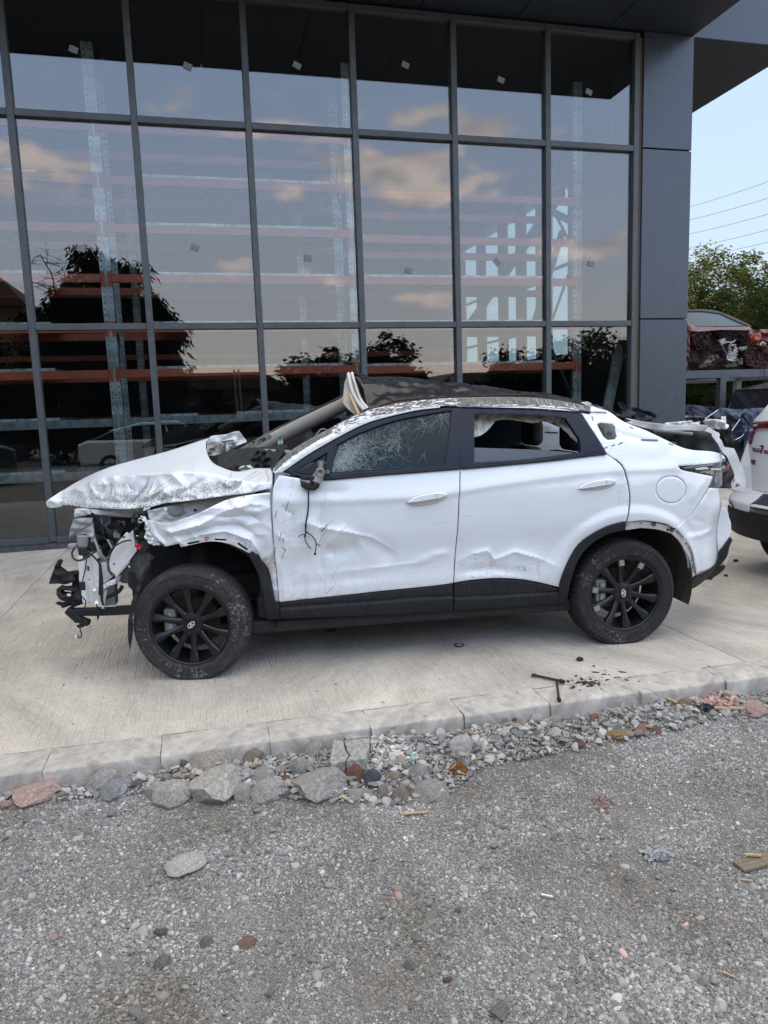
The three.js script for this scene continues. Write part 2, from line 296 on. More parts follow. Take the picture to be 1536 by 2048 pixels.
// broom finish: fine furrows across the slab, of uneven strength
const texBroom = noiseTex(1024, 1.1, (u, v) => {
  const w = u + tile(u, v, 3, 5) * .004; const f = tile(w, v * .03, 95, 1) * .5 + tile(w, v * .05, 40, 2) * .35 + tile(u, v, 120, 7) * .25; const k = .5 + f * .5; return [k, k, k];
}, false);
const mConc = std(0xffffff, .88, 0, { map: texConc, bumpMap: texBroom, bumpScale: .010 });
const texKerb = noiseTex(512, .9, (u, v) => { const n = tile(u, v, 5, 2) * .4 + tile(u, v, 16, 4) * .3 + tile(u, v, 80, 6) * .3; const k = .675 + n * .13 - (tile(u, v, 8, 9) > .5 ? .05 : 0); return [k * 1.01, k * .975, k * .92]; });
const mKerb = std(0xffffff, .86, 0, { map: texKerb, bumpMap: texFine, bumpScale: .002 });
{
  // slab bays with sawn joints
  const slabTop = .0, bays = [];
  const sl = new THREE.Group(); sl.name = 'concrete_slab'; sl.userData.kind = 'structure'; scene.add(sl);
  for (let x = -16; x < 30; x += 4.6) for (const [z0, z1] of [[-.16, 5.775]]) {
    const g = box(4.594, .16, z1 - z0, x + 2.3 + .6, slabTop - .08, (z0 + z1) / 2), p = g.attributes.position, u = g.attributes.uv;
    for (let i = 0; i < p.count; i++) if (p.getZ(i) > 5) p.setZ(i, kz0(p.getX(i)) - .003);
    part('slab_bay', g, mConc, sl);
  }
  for (let x = 6.92; x < 34; x += 4.6) part('slab_bay', box(4.594, .16, 30, x + 2.3, -.08, -15.17), mConc, sl);
  // kerb: cast blocks with broken joints, each a little out of line
  const kerb = new THREE.Group(); kerb.name = 'kerb'; kerb.userData.kind = 'structure'; scene.add(kerb);
  const rnd = rngOf(41);
  const ks = [-9, -8.5, -8, -7.5, -7, -6.5, -6, -5.5, -5, -4.5, -4, -3.5, -3, -2.5, -2, -1.5, -1.0, -.765, -.265, .234, .721, 1.196, 1.66, 2.18, 2.70, 3.2, 3.7, 4.2, 4.7, 5.2, 5.7, 6.2, 6.7, 7.2, 7.7, 8.2, 8.7, 9.2, 9.7];
  for (let i = 0; i < ks.length - 1; i++) {
    const w = ks[i + 1] - ks[i] - .0025, cx = (ks[i] + ks[i + 1]) / 2, zo = kz0(cx), zf = kz1(cx) + .008 * (rnd() - .5), NX = 22, sec = [];
    // section from the slab side over the top to the foot
    const prof = [[zo + .0, -.004], [zo + .004, .0015], [zo + .09, .001], [zf - .030, -.001], [zf - .010, -.004], [zf - .002, -.013], [zf, -.04], [zf + .004, -.11], [zf + .006, -.30]];
    const pos = [], uv = [], idx = [];
    for (let a = 0; a <= NX; a++) for (let j = 0; j < prof.length; j++) {
      const x = cx - w / 2 + w * a / NX, [z, y] = prof[j], e = n3(x * 9, z * 9, y * 9) * .005 + n3(x * 31, z * 31, y * 31) * .002, edge = Math.min(a, NX - a) === 0 && j < 7 ? -.0012 : 0;
      pos.push(x + n3(y * 9, z * 7, i) * .004 * (a === 0 || a === NX), y + (j < 6 && j > 0 ? e * .5 : 0) + edge * .6, z + (j > 3 ? e + edge : 0)); uv.push(x, j < 5 ? z : z - y);
    }
    const n = prof.length;
    for (let a = 0; a < NX; a++) for (let j = 0; j < n - 1; j++) { const p = a * n + j; idx.push(p, p + 1, p + n, p + 1, p + n + 1, p + n); }
    for (const a of [0, NX]) { const c = pos.length / 3; pos.push(pos[a * n * 3], -.3, zo); uv.push(0, 0); for (let j = 0; j < n; j++) { const o = (a * n + j) * 3; pos.push(pos[o], pos[o + 1], pos[o + 2]); uv.push(pos[o + 2], pos[o + 1]); } for (let j = 0; j < n - 1; j++) a ? idx.push(c, c + j + 2, c + j + 1) : idx.push(c, c + j + 1, c + j + 2); }
    const g = new THREE.BufferGeometry(); g.setAttribute('position', new THREE.Float32BufferAttribute(pos, 3)); g.setAttribute('uv', new THREE.Float32BufferAttribute(uv, 2)); g.setIndex(idx); g.computeVertexNormals();
    part('kerb_block', g, mKerb, kerb);
  }
}
// gravel ground: an uneven sheet of grey fines out to the horizon
const groundH = (x, z) => {
  let h = GY + .012 * fbm2(x * 1.3, z * 1.3, 3) + .03 * fbm2(x * .35 + 4, z * .35, 2);
  h += .06 * Math.exp(-(((z - kz1(x) - .06) / .20) ** 2)) * (.8 + .3 * n2(x * 2.1, 3)); // the rubble bank by the kerb
  h -= .03 * smoothstep(z, 6.5, 7.4);
  return h;
};
const onGround = (px, py) => { let p = onY(px, py, -.1); for (let k = 0; k < 4; k++) p = onY(px, py, groundH(p.x, p.z)); return p; };
const texGrav = noiseTex(1024, 1.6, (u, v) => {
  const n = tile(u, v, 5) * .25 + tile(u, v, 40, 3) * .3 + tile(u, v, 150, 6) * .4, k = .535 + n * .13; return [k * 1.025, k * .98, k * .925];
});
const texGravB = noiseTex(1024, .8, (u, v) => { const k = .5 + tile(u, v, 60, 3) * .25 + tile(u, v, 150, 6) * .4; return [k, k, k]; }, false);
const mGravel = std(0xffffff, .95, 0, { map: texGrav, bumpMap: texGravB, bumpScale: .012 });
{
  const grid = (x0, x1, nx, z0, z1, nz, drop) => {
    const pos = [], uv = [], idx = [];
    for (let a = 0; a <= nx; a++) for (let b = 0; b <= nz; b++) { const x = lerp(x0, x1, a / nx), z = lerp(z0, z1, b / nz); pos.push(x, drop ? GY - .04 : groundH(x, z), z); uv.push(x, z); }
    for (let a = 0; a < nx; a++) for (let b = 0; b < nz; b++) { const p = a * (nz + 1) + b; idx.push(p, p + 1, p + nz + 1, p + 1, p + nz + 2, p + nz + 1); }
    const g = new THREE.BufferGeometry(); g.setAttribute('position', new THREE.Float32BufferAttribute(pos, 3)); g.setAttribute('uv', new THREE.Float32BufferAttribute(uv, 2)); g.setIndex(idx); g.computeVertexNormals(); return g;
  };
  const near = grid(-7, 9, 320, 5.8, 12, 130, false);
  const far = merge([grid(-150, 150, 2, 12, 200, 2, true), grid(-150, -7, 2, 5.8, 12, 2, true), grid(9, 150, 2, 5.8, 12, 2, true), grid(-150, 150, 2, -200, 5.8, 2, true).translate(0, -.06, 0)]);
  structure('gravel_ground', merge([near, far]), mGravel);
  // loose stones lying on it
  const rnd = rngOf(51), shapes = [];
  for (let s = 0; s < 5; s++) {
    const g = new THREE.IcosahedronGeometry(1, 1), p = g.attributes.position, r = rngOf(60 + s), cuts = [];
    for (let k = 0; k < 7; k++) cuts.push([V3(r() - .5, r() - .5, r() - .5).normalize(), .55 + r() * .3]);
    for (let i = 0; i < p.count; i++) { const v = V3(p.getX(i), p.getY(i), p.getZ(i)); for (const [n, d] of cuts) { const e = v.dot(n) - d; if (e > 0) v.addScaledVector(n, -e); } p.setXYZ(i, v.x * 1.15, v.y * .75, v.z); }
    g.computeVertexNormals(); g.deleteAttribute('uv'); shapes.push(g);
  }
  const mStone = std(0xffffff, .85);
  const put = (name, label, cat, N, sample) => {
    const lists = shapes.map(() => []);
    for (let i = 0; i < N; i++) { const q = sample(); if (q) { const b = fbm2(q.x * .9 + 2, q.z * .9, 3) + .5 * fbm2(q.x * 3.1, q.z * 3.1 + 5, 2), f = .88 + .42 * b; q.c.r *= f * (1 - .08 * Math.min(0, b)); q.c.g *= f; q.c.b *= f * (1 + .14 * Math.min(0, b)); lists[Math.floor(rnd() * shapes.length)].push(q); } }
    const root = new THREE.Group(); root.name = name; tag(root, label, cat, null, 'stuff'); scene.add(root);
    lists.forEach((list, k) => {
      const im = new THREE.InstancedMesh(shapes[k], mStone, list.length), m = new THREE.Matrix4(), q = new THREE.Quaternion(), e = new THREE.Euler();
      list.forEach(({ x, y, z, s, c }, i) => { e.set((rnd() - .5) * 1.2, rnd() * 6.28, (rnd() - .5) * 1.2); q.setFromEuler(e); const st = .75 + rnd() * .6; m.compose(V3(x, y, z), q, V3(s * st, s * (.7 + rnd() * .4), s)); im.setMatrixAt(i, m); im.setColorAt(i, c); });
      im.name = 'loose_stones'; im.castShadow = im.receiveShadow = true; root.add(im); im.userData.kind = 'stuff';
    });
  };
  const col = () => { const t = rnd(); let k = .155 + .26 * rnd() * rnd() + (rnd() < .10 ? .18 : 0); k *= 1; if (t < .006) return L(k * 1.45, k * 1.0, k * .8); if (t < .10) return L(k * 1.1, k * 1.0, k * .86); return L(k * 1.035, k, k * .94); };
  // nearer the camera denser; stones lie in drifts, with finer patches between
  const spread = (xa, xb, za, zb, sz) => () => {
    const z = za + (zb - za) * rnd(), x = xa + (xb - xa) * rnd();
    const px = x - EYE.x, pz = z - EYE.z, ang = Math.atan2(px, -pz) - YAW; if (Math.abs(ang) > .92) return null;
    const d = .5 + fbm2(x * 1.1 + 9, z * 1.1, 3); if (rnd() > .45 + d * .65) return null;
    let s = sz * (.45 + .55 * rnd() + 1.0 * Math.pow(rnd(), 7)) * (.72 + .5 * d); return { x, y: groundH(x, z) + s * .18, z, s, c: col() };
  };
  put('gravel', 'grey crushed gravel strewn over the ground in front of the kerb', 'gravel', 640000, spread(-3.6, 5.0, 6.0, 8.1, .0047));
  put('gravel_001', 'sparser coarse grey pebbles lying among the finer gravel', 'gravel', 10000, spread(-3.6, 5.0, 6.1, 8.1, .0105));
}

// ---------- sheet-metal builder: an outline filled with a fine mesh that follows a surface z(x, y), with turned-in edges ----------
function delaunay(P) {
  const n = P.length, ord = [...P.keys()].sort((a, b) => P[a][0] - P[b][0]);
  let x0 = 1e9, x1 = -1e9, y0 = 1e9, y1 = -1e9; for (const [x, y] of P) { x0 = Math.min(x0, x); x1 = Math.max(x1, x); y0 = Math.min(y0, y); y1 = Math.max(y1, y); }
  const d = Math.max(x1 - x0, y1 - y0) * 20, mx = (x0 + x1) / 2, my = (y0 + y1) / 2, Q = P.concat([[mx - d, my - d * .9], [mx + d, my - d * .95], [mx, my + d]]);
  const circ = (a, b, c) => { const [ax, ay] = Q[a], [bx, by] = Q[b], [cx, cy] = Q[c], D = 2 * (ax * (by - cy) + bx * (cy - ay) + cx * (ay - by)), A = ax * ax + ay * ay, B = bx * bx + by * by, C = cx * cx + cy * cy;
    const ux = (A * (by - cy) + B * (cy - ay) + C * (ay - by)) / D, uy = (A * (cx - bx) + B * (ax - cx) + C * (bx - ax)) / D; return { a, b, c, x: ux, y: uy, r: (ax - ux) ** 2 + (ay - uy) ** 2 }; };
  let open = [circ(n, n + 1, n + 2)]; const done = [];
  for (const i of ord) {
    const [px, py] = Q[i], edges = new Map(), keep = [];
    for (const t of open) {
      const dx = px - t.x;
      if (dx > 0 && dx * dx > t.r) { done.push(t); continue; }
      const dy = py - t.y;
      if (dx * dx + dy * dy - t.r > 1e-12) { keep.push(t); continue; }
      for (const [u, v] of [[t.a, t.b], [t.b, t.c], [t.c, t.a]]) { const k = u < v ? u * 131072 + v : v * 131072 + u; edges.set(k, edges.has(k) ? null : [u, v]); }
    }
    open = keep;
    for (const e of edges.values()) if (e) open.push(circ(e[0], e[1], i));
  }
  return done.concat(open).filter((t) => t.a < n && t.b < n && t.c < n).map((t) => [t.a, t.b, t.c]);
}
const inside = (poly, x, y) => { let c = false; for (let i = 0, j = poly.length - 1; i < poly.length; j = i++) { const [xi, yi] = poly[i], [xj, yj] = poly[j]; if ((yi > y) !== (yj > y) && x < (xj - xi) * (y - yi) / (yj - yi) + xi) c = !c; } return c; };
const area = (p) => { let s = 0; for (let i = 0, j = p.length - 1; i < p.length; j = i++) s += p[j][0] * p[i][1] - p[i][0] * p[j][1]; return s / 2; };
// rounds an outline through its points, keeping sharp corners
function rounded(pts, step, closed = true) {
  const n = pts.length, corner = pts.map((p, i) => { const a = pts[(i + n - 1) % n], b = pts[(i + 1) % n]; let t = Math.atan2(b[1] - p[1], b[0] - p[0]) - Math.atan2(p[1] - a[1], p[0] - a[0]); t = Math.atan2(Math.sin(t), Math.cos(t)); return Math.abs(t) > .62; }), out = [];
  const N = closed ? n : n - 1;
  for (let i = 0; i < N; i++) {
    const p1 = pts[i], p2 = pts[(i + 1) % n], p0 = corner[i] || (!closed && i === 0) ? [2 * p1[0] - p2[0], 2 * p1[1] - p2[1]] : pts[(i + n - 1) % n], p3 = corner[(i + 1) % n] || (!closed && i === N - 1) ? [2 * p2[0] - p1[0], 2 * p2[1] - p1[1]] : pts[(i + 2) % n];
    const len = Math.hypot(p2[0] - p1[0], p2[1] - p1[1]), k = Math.max(1, Math.round(len / step));
    for (let s = 0; s < k; s++) { const t = s / k, q = [0, 1].map((c) => .5 * (2 * p1[c] + (p2[c] - p0[c]) * t * .9 + (2 * p0[c] - 5 * p1[c] + 4 * p2[c] - p3[c]) * t * t * .9 + (3 * p1[c] - p0[c] - 3 * p2[c] + p3[c]) * t * t * t * .9 + (p2[c] - p1[c]) * (.2 * t * .0) )); const l = [lerp(p1[0], p2[0], t), lerp(p1[1], p2[1], t)]; const m = .9; out.push([0, 1].map((c) => { const h = .5 * (2 * p1[c] + (p2[c] - p0[c]) * t + (2 * p0[c] - 5 * p1[c] + 4 * p2[c] - p3[c]) * t * t + (3 * p1[c] - p0[c] - 3 * p2[c] + p3[c]) * t * t * t); return lerp(l[c], h, m); })); }
  }
  if (!closed) out.push(pts[n - 1]);
  return out;
}
// outline and holes in local metres
function sheet(outline, zf, { step = .022, holes = [], flange = .012, uv = (x, y) => [x, y], hem = .5 } = {}) {
  const b = step * .75, loops = [outline, ...holes].map((l, k) => { let r = rounded(l, b); if ((area(r) > 0) !== (k === 0)) r = r.reverse(); return r; });
  const P = [], rim = [], r = rngOf(P.length + 7 + Math.round(outline[0][0] * 1000));
  for (const l of loops) { rim.push([P.length, l.length]); for (const q of l) P.push([q[0] + (r() - .5) * 1e-5, q[1] + (r() - .5) * 1e-5]); }
  const nb = P.length, cell = new Map(), key = (x, y) => Math.floor(x / step) * 8192 + Math.floor(y / step);
  for (let i = 0; i < nb; i++) { const k = key(...P[i]); if (!cell.has(k)) cell.set(k, []); cell.get(k).push(i); }
  const near = (x, y) => { for (let a = -1; a <= 1; a++) for (let c = -1; c <= 1; c++) for (const i of cell.get(key(x + a * step, y + c * step)) ?? []) if ((P[i][0] - x) ** 2 + (P[i][1] - y) ** 2 < (step * .55) ** 2) return true; return false; };
  let x0 = 1e9, x1 = -1e9, y0 = 1e9, y1 = -1e9; for (const [x, y] of loops[0]) { x0 = Math.min(x0, x); x1 = Math.max(x1, x); y0 = Math.min(y0, y); y1 = Math.max(y1, y); }
  const within = (x, y) => inside(loops[0], x, y) && !loops.slice(1).some((l) => inside(l, x, y));
  let row = 0; for (let y = y0; y < y1; y += step * .866, row++) for (let x = x0 + (row % 2) * step / 2; x < x1; x += step) { const qx = x + (r() - .5) * step * .05, qy = y + (r() - .5) * step * .05; if (within(qx, qy) && !near(qx, qy)) P.push([qx, qy]); }
  const T = delaunay(P).filter(([a, c, d]) => within((P[a][0] + P[c][0] + P[d][0]) / 3, (P[a][1] + P[c][1] + P[d][1]) / 3));
  const pos = [], nor = [], uvs = [], idx = [], e = Math.min(.004, step * .3);
  P.forEach(([x, y]) => { const z = zf(x, y), gx = (zf(x + e, y) - zf(x - e, y)) / (2 * e), gy = (zf(x, y + e) - zf(x, y - e)) / (2 * e), l = Math.hypot(gx, gy, 1); pos.push(x, y, z); nor.push(-gx / l, -gy / l, 1 / l); uvs.push(...uv(x, y)); });
  for (const [a, c, d] of T) { const s = (P[c][0] - P[a][0]) * (P[d][1] - P[a][1]) - (P[d][0] - P[a][0]) * (P[c][1] - P[a][1]); s > 0 ? idx.push(a, c, d) : idx.push(a, d, c); }
  if (flange) for (const [at, n] of rim) {
    const base = pos.length / 3;
    for (let i = 0; i < n; i++) { // the edge turns in: outward normals on the strip, softened ones on the face
      const a = P[at + (i + n - 1) % n], c = P[at + (i + 1) % n], q = P[at + i]; let ox = c[1] - a[1], oy = -(c[0] - a[0]); const l = Math.hypot(ox, oy) || 1; ox /= l; oy /= l;
      const z = zf(...q); pos.push(q[0], q[1], z, q[0], q[1], z - flange); nor.push(ox, oy, .1, ox, oy, 0); const u = uv(...q); uvs.push(...u, ...u);
      const j = (at + i) * 3, nx = nor[j] + ox * hem, ny = nor[j + 1] + oy * hem, nz = nor[j + 2], m = Math.hypot(nx, ny, nz); nor[j] = nx / m; nor[j + 1] = ny / m; nor[j + 2] = nz / m;
    }
    for (let i = 0; i < n; i++) { const p = base + i * 2, q = base + ((i + 1) % n) * 2; idx.push(p, p + 1, q, q, p + 1, q + 1); }
  }
  const g = new THREE.BufferGeometry();
  g.setAttribute('position', new THREE.Float32BufferAttribute(pos, 3)); g.setAttribute('normal', new THREE.Float32BufferAttribute(nor, 3)); g.setAttribute('uv', new THREE.Float32BufferAttribute(uvs, 2)); g.setIndex(idx);
  return g;
}

// ---------- a frame of measurement: local axes at a place, and pixels of the picture cast on to its surfaces ----------
function frameAt(origin, turn) {
  const X = V3(Math.cos(turn), 0, -Math.sin(turn)), Z = V3(Math.sin(turn), 0, Math.cos(turn)), rel = EYE.clone().sub(origin), E = V3(rel.dot(X), rel.y, rel.dot(Z));
  const cast = (px, py, zf) => {
    const d = ray(px, py), D = V3(d.dot(X), d.y, d.dot(Z)), at = (z) => E.clone().addScaledVector(D, (z - E.z) / D.z);
    if (typeof zf === 'number') return at(zf);
    let hi = .25, lo = null; const f = (z) => { const p = at(z); return z - zf(p.x, p.y); };
    for (let z = hi; z > -1.9; z -= .02) { if (f(z) <= 0) { lo = z; break; } hi = z; }
    if (lo === null) return at(-1.0);
    for (let i = 0; i < 24; i++) { const m = (lo + hi) / 2; f(m) > 0 ? hi = m : lo = m; }
    return at((lo + hi) / 2);
  };
  const xy = (px, zf) => px.map(([a, b]) => { const p = cast(a, b, zf); return [p.x, p.y]; });
  const plate = (px, z, depth, bevel = .002, holes = []) => { // a cut plate of even thickness, its face at local depth z
    const s = new THREE.Shape(xy(px, z).map((q) => new THREE.Vector2(...q))); if (area(s.getPoints().map((p) => [p.x, p.y])) < 0) s.curves && (s.autoClose = true);
    for (const h of holes) s.holes.push(new THREE.Path(xy(h, z).map((q) => new THREE.Vector2(...q))));
    return new THREE.ExtrudeGeometry(s, { depth: Math.max(.001, depth - 2 * bevel), bevelEnabled: bevel > 0, bevelThickness: bevel, bevelSize: bevel, bevelOffset: -bevel, bevelSegments: 2, curveSegments: 6 }).translate(0, 0, z - depth + bevel);
  };
  return { cast, xy, plate, X, Z, at: (px, py, z) => cast(px, py, z) };
}

// ---------- the wrecked white crossover ----------
const CARO = V3(-.1084, 0, 5.082), CARA = -.1121;
const C = frameAt(CARO, CARA);
const car = thing('wrecked_car', 'wrecked white crossover with crushed black roof and no front bumper, before the glass front', 'car', null, CARO);
car.rotation.y = CARA;
const table = (t) => (v) => { if (v <= t[0][0]) return t[0][1]; for (let i = 1; i < t.length; i++) if (v <= t[i][0]) { const [a, p] = t[i - 1], [b, q] = t[i], k = (v - a) / (b - a), pm = i > 1 ? (q - t[i - 2][1]) / (b - t[i - 2][0]) : (q - p) / (b - a), qm = i < t.length - 1 ? (t[i + 1][1] - p) / (t[i + 1][0] - a) : (q - p) / (b - a), h = b - a, k2 = k * k, k3 = k2 * k; return (2 * k3 - 3 * k2 + 1) * p + (k3 - 2 * k2 + k) * h * pm + (-2 * k3 + 3 * k2) * q + (k3 - k2) * h * qm; } return t[t.length - 1][1]; };
const profY = table([[.2, -.16], [.27, -.085], [.34, -.035], [.42, -.008], [.50, .004], [.58, .002], [.68, .008], [.80, .028], [.92, .036], [1.02, .034], [1.10, .020], [1.18, -.004], [1.28, -.045], [1.38, -.102], [1.48, -.165], [1.58, -.235], [1.7, -.34]]);
const profX = table([[-1, -.60], [-.75, -.36], [-.5, -.17], [-.25, -.06], [0, -.015], [.3, 0], [1.2, .01], [2.2, .008], [2.7, -.005], [3.0, -.035], [3.2, -.09], [3.36, -.18], [3.46, -.30], [3.55, -.44]]);
const segd = (x, y, a, b) => { const dx = b[0] - a[0], dy = b[1] - a[1], l2 = dx * dx + dy * dy, t = ((x - a[0]) * dx + (y - a[1]) * dy) / l2, s = ((x - a[0]) * dy - (y - a[1]) * dx) / Math.sqrt(l2); return [t, s]; };
// a ridge (h > 0) or crease (h < 0) along a run of points, in metres
const ridge = (pts, w, h, sharp = false) => (x, y) => {
  let best = 1e9, tt = 0; for (let i = 0; i < pts.length - 1; i++) { let [t, s] = segd(x, y, pts[i], pts[i + 1]); const c = clamp(t, 0, 1), qx = lerp(pts[i][0], pts[i + 1][0], c), qy = lerp(pts[i][1], pts[i + 1][1], c), d = Math.hypot(x - qx, y - qy); if (d < best) { best = d; tt = (i + c) / (pts.length - 1); } }
  const fade = Math.min(1, 3.5 * Math.min(tt, 1 - tt) + .12); return h * fade * (sharp ? Math.exp(-best / w) : Math.exp(-(best * best) / (w * w)));
};
const c0 = (px, z = .03) => C.xy(px, z);
const flare = (x, y) => { const r = Math.hypot(x - 2.665, (y - .32) * 1.02); return .020 * (1 - smoothstep(r, .525, .60)) * smoothstep(y, .3, .6); };
const shoulder = c0([[560, 1002], [700, 1000], [860, 990], [1000, 968], [1150, 948], [1250, 940], [1360, 936]]);
const shoulderY = table(shoulder.map((p) => p));
const side = (x, y) => { // the undamaged flank
  let z = profY(y) + profX(x) + flare(x, y);
  const d = y - shoulderY(clamp(x, shoulder[0][0], shoulder[6][0])); z += .009 * Math.exp(-d * d / (d > 0 ? .0022 : .0006)) * smoothstep(x, .3, .8);
  return z;
};
const R_ = (px, w, h, sharp) => ridge(c0(px), w, h, sharp);
const doorDents = [R_([[652, 965], [640, 1040], [644, 1120], [648, 1190]], .035, -.016, true), R_([[600, 1040], [640, 1055], [690, 1062], [745, 1075], [800, 1108]], .030, .020, true), R_([[640, 1110], [690, 1100], [720, 1085]], .05, -.026), R_([[655, 1098], [668, 1078], [690, 1045]], .018, .016, true),
  R_([[560, 1010], [585, 1030], [580, 1075], [568, 1110]], .02, -.016, true), R_([[548, 1060], [570, 1085], [566, 1130]], .02, .014, true), R_([[556, 1180], [620, 1170], [700, 1160], [800, 1148]], .03, -.006), R_([[640, 1150], [720, 1140], [900, 1118]], .014, .006, true), R_([[612, 960], [640, 985], [700, 985]], .03, -.008), R_([[820, 1130], [870, 1110], [905, 1105]], .025, .010), R_([[700, 1060], [760, 1090], [790, 1120]], .05, -.016)];
const frontDoorZ = (x, y) => { let z = side(x, y) + .001; for (const f of doorDents) z += f(x, y); const k = smoothstep(-x, -1.15, -.5); return z + k * (fbm2(x * 4, y * 3.4, 2) * .004 - .012 * Math.abs(n2(x * 5, y * 3 + 2))); };
const rdDents = [R_([[912, 1128], [945, 1108], [975, 1102], [990, 1120], [1030, 1104], [1080, 1118], [1120, 1135]], .024, .018, true), R_([[985, 1105], [982, 1140], [975, 1158]], .015, -.012, true), R_([[910, 1148], [980, 1138], [1075, 1150]], .028, -.010), R_([[1076, 1125], [1078, 1160]], .012, -.006)];
const rearDoorZ = (x, y) => { let z = side(x, y); for (const f of rdDents) z += f(x, y); return z + fbm2(x * 2.4, y * 3, 2) * .003; };
const qDents = [R_([[1240, 930], [1320, 925], [1365, 900], [1400, 905]], .04, -.007), R_([[1330, 905], [1380, 912], [1430, 915]], .04, .007), R_([[1385, 1008], [1425, 960]], .035, .008), R_([[1215, 850], [1260, 870], [1330, 890]], .02, -.008)];
const quarterZ = (x, y) => { let z = side(x, y); for (const f of qDents) z += f(x, y); return z + fbm2(x * 3, y * 3, 2) * .002; };
const bmpDents = [R_([[1382, 1078], [1420, 1076], [1458, 1066]], .022, .010), R_([[1400, 1000], [1440, 1020], [1456, 1060]], .04, .006), R_([[1392, 1040], [1430, 1050]], .02, -.006)];
const bumperZ = (x, y) => { let z = side(x, y) + .004 - .5 * Math.max(0, .42 - y) ; for (const f of bmpDents) z += f(x, y); return z; };
const fenDents = [R_([[300, 1062], [345, 1066], [400, 1050], [450, 1022], [500, 1008], [540, 1012]], .030, .036, true), R_([[320, 1082], [380, 1068], [430, 1052], [480, 1052], [520, 1080]], .018, -.024), R_([[335, 1092], [400, 1070], [450, 1062], [500, 1080], [530, 1120]], .018, .024, true),
  R_([[400, 1030], [450, 1034], [500, 1030], [530, 1050]], .018, -.018, true), R_([[520, 1100], [535, 1150], [548, 1190]], .02, -.012), R_([[300, 1050], [312, 1075], [330, 1088]], .012, -.02), R_([[460, 1000], [490, 1020], [530, 1025]], .02, .012)];
const fenderZ = (x, y) => { let z = profY(y) + profX(x) - .012; for (const f of fenDents) z += f(x, y); return z + fbm2(x * 4, y * 4, 2) * .005 - .014 * Math.abs(n2(x * 5, y * 6 + 1)) - .10 * smoothstep(-x, .02, .28); };
// bonnet: folded up along its length, so the near flank is steep and the top leans away
const hoodEdge = table(C.xy([[80, 1016], [104, 1016], [134, 1012], [195, 1016], [250, 1018], [297, 1015], [365, 1003], [432, 994], [500, 986], [560, 974]], -.15));
const hoodFold = table(C.xy([[80, 1000], [120, 990], [178, 966], [240, 957], [297, 950], [398, 943], [459, 953], [500, 962], [560, 960]], -.2));
const hoodLip = (x) => -.03 - .62 * Math.pow(clamp((.12 - x) / .95, 0, 1), 1.5);
const hc = (px) => C.xy(px, -.22);
const H_ = (px, w, h, s) => ridge(hc(px), w, h, s);
const hoodDents = [H_([[298, 955], [292, 975], [270, 1000], [256, 1012]], 0.0130, -0.0275, true), H_([[310, 958], [300, 985], [282, 1010]], 0.0156, 0.0200, true), H_([[245, 968], [262, 985], [250, 1000], [240, 1012]], 0.0156, -0.0200, true), H_([[208, 968], [206, 985], [198, 1000]], 0.0130, -0.0150, true), H_([[345, 955], [330, 975], [300, 992], [285, 996]], 0.0156, 0.0250, true), H_([[330, 978], [315, 990], [300, 1000]], 0.0104, -0.0200, true),
  H_([[420, 948], [400, 965], [360, 985], [330, 1000]], 0.0208, -0.0175, true), H_([[510, 945], [490, 958], [470, 970], [462, 985]], 0.0117, -0.0225, true), H_([[535, 940], [520, 960], [505, 975]], 0.0156, 0.0175, true), H_([[448, 955], [470, 972], [500, 965]], 0.0156, 0.0150, true), H_([[150, 975], [165, 990], [160, 1010]], 0.0156, 0.0150, true), H_([[180, 985], [240, 992], [300, 988], [360, 975], [420, 965]], 0.0260, 0.0150, true), H_([[150, 1008], [250, 1010], [340, 995], [420, 985]], 0.0156, -0.0150, true)];
const hoodZ = (x, y) => {
  const yl = hoodEdge(x), yf = Math.max(yl + .01, hoodFold(x)), a = Math.min(y, yf) - yl, b = Math.max(0, y - yf);
  let z = hoodLip(x) - .42 * Math.max(a, -.02) - 2.6 * b - 2.2 * b * b; const w = Math.exp(-Math.max(0, y - yf) * 45);
  for (const f of hoodDents) z += f(x, y) * w;
  return z + w * (fbm2(x * 5, y * 6, 2) * .008 - Math.abs(n2(x * 4.5, y * 5 + 3)) * .022 - Math.abs(n2(x * 11, y * 9)) * .0025) + (1 - w) * .02 * n2(x * 1.6, y * 2);
};
const railY0 = table(C.xy([[540, 930], [580, 905], [620, 880], [660, 860], [700, 838], [740, 822], [800, 808], [870, 800], [960, 796], [1060, 797], [1130, 806], [1200, 822]], -.16));
const railZ = (x, y) => side(x, y) + .012 + .004 * n2(x * 20, y * 20);
const crestPx = [[690, 748], [705, 747], [745, 754], [800, 757], [850, 764], [900, 770], [950, 775], [1000, 780], [1050, 787], [1100, 795], [1150, 804], [1200, 822]];
const crestY = table(C.xy(crestPx, -.9));
const roofZ = (x, y) => { const yr = railY0(x) - .01, H = Math.max(.03, crestY(x) - yr), s = 1 - Math.sqrt(clamp(1 - (y - yr) / H, 0, 1)); return -.20 + .0 - .70 * s + (fbm2(x * 3.2, s * 2.2, 3) * .05 + .02 * n2(x * 9, s * 6)) * Math.min(1, s * 4) * (1 - s * .6) - .02; };

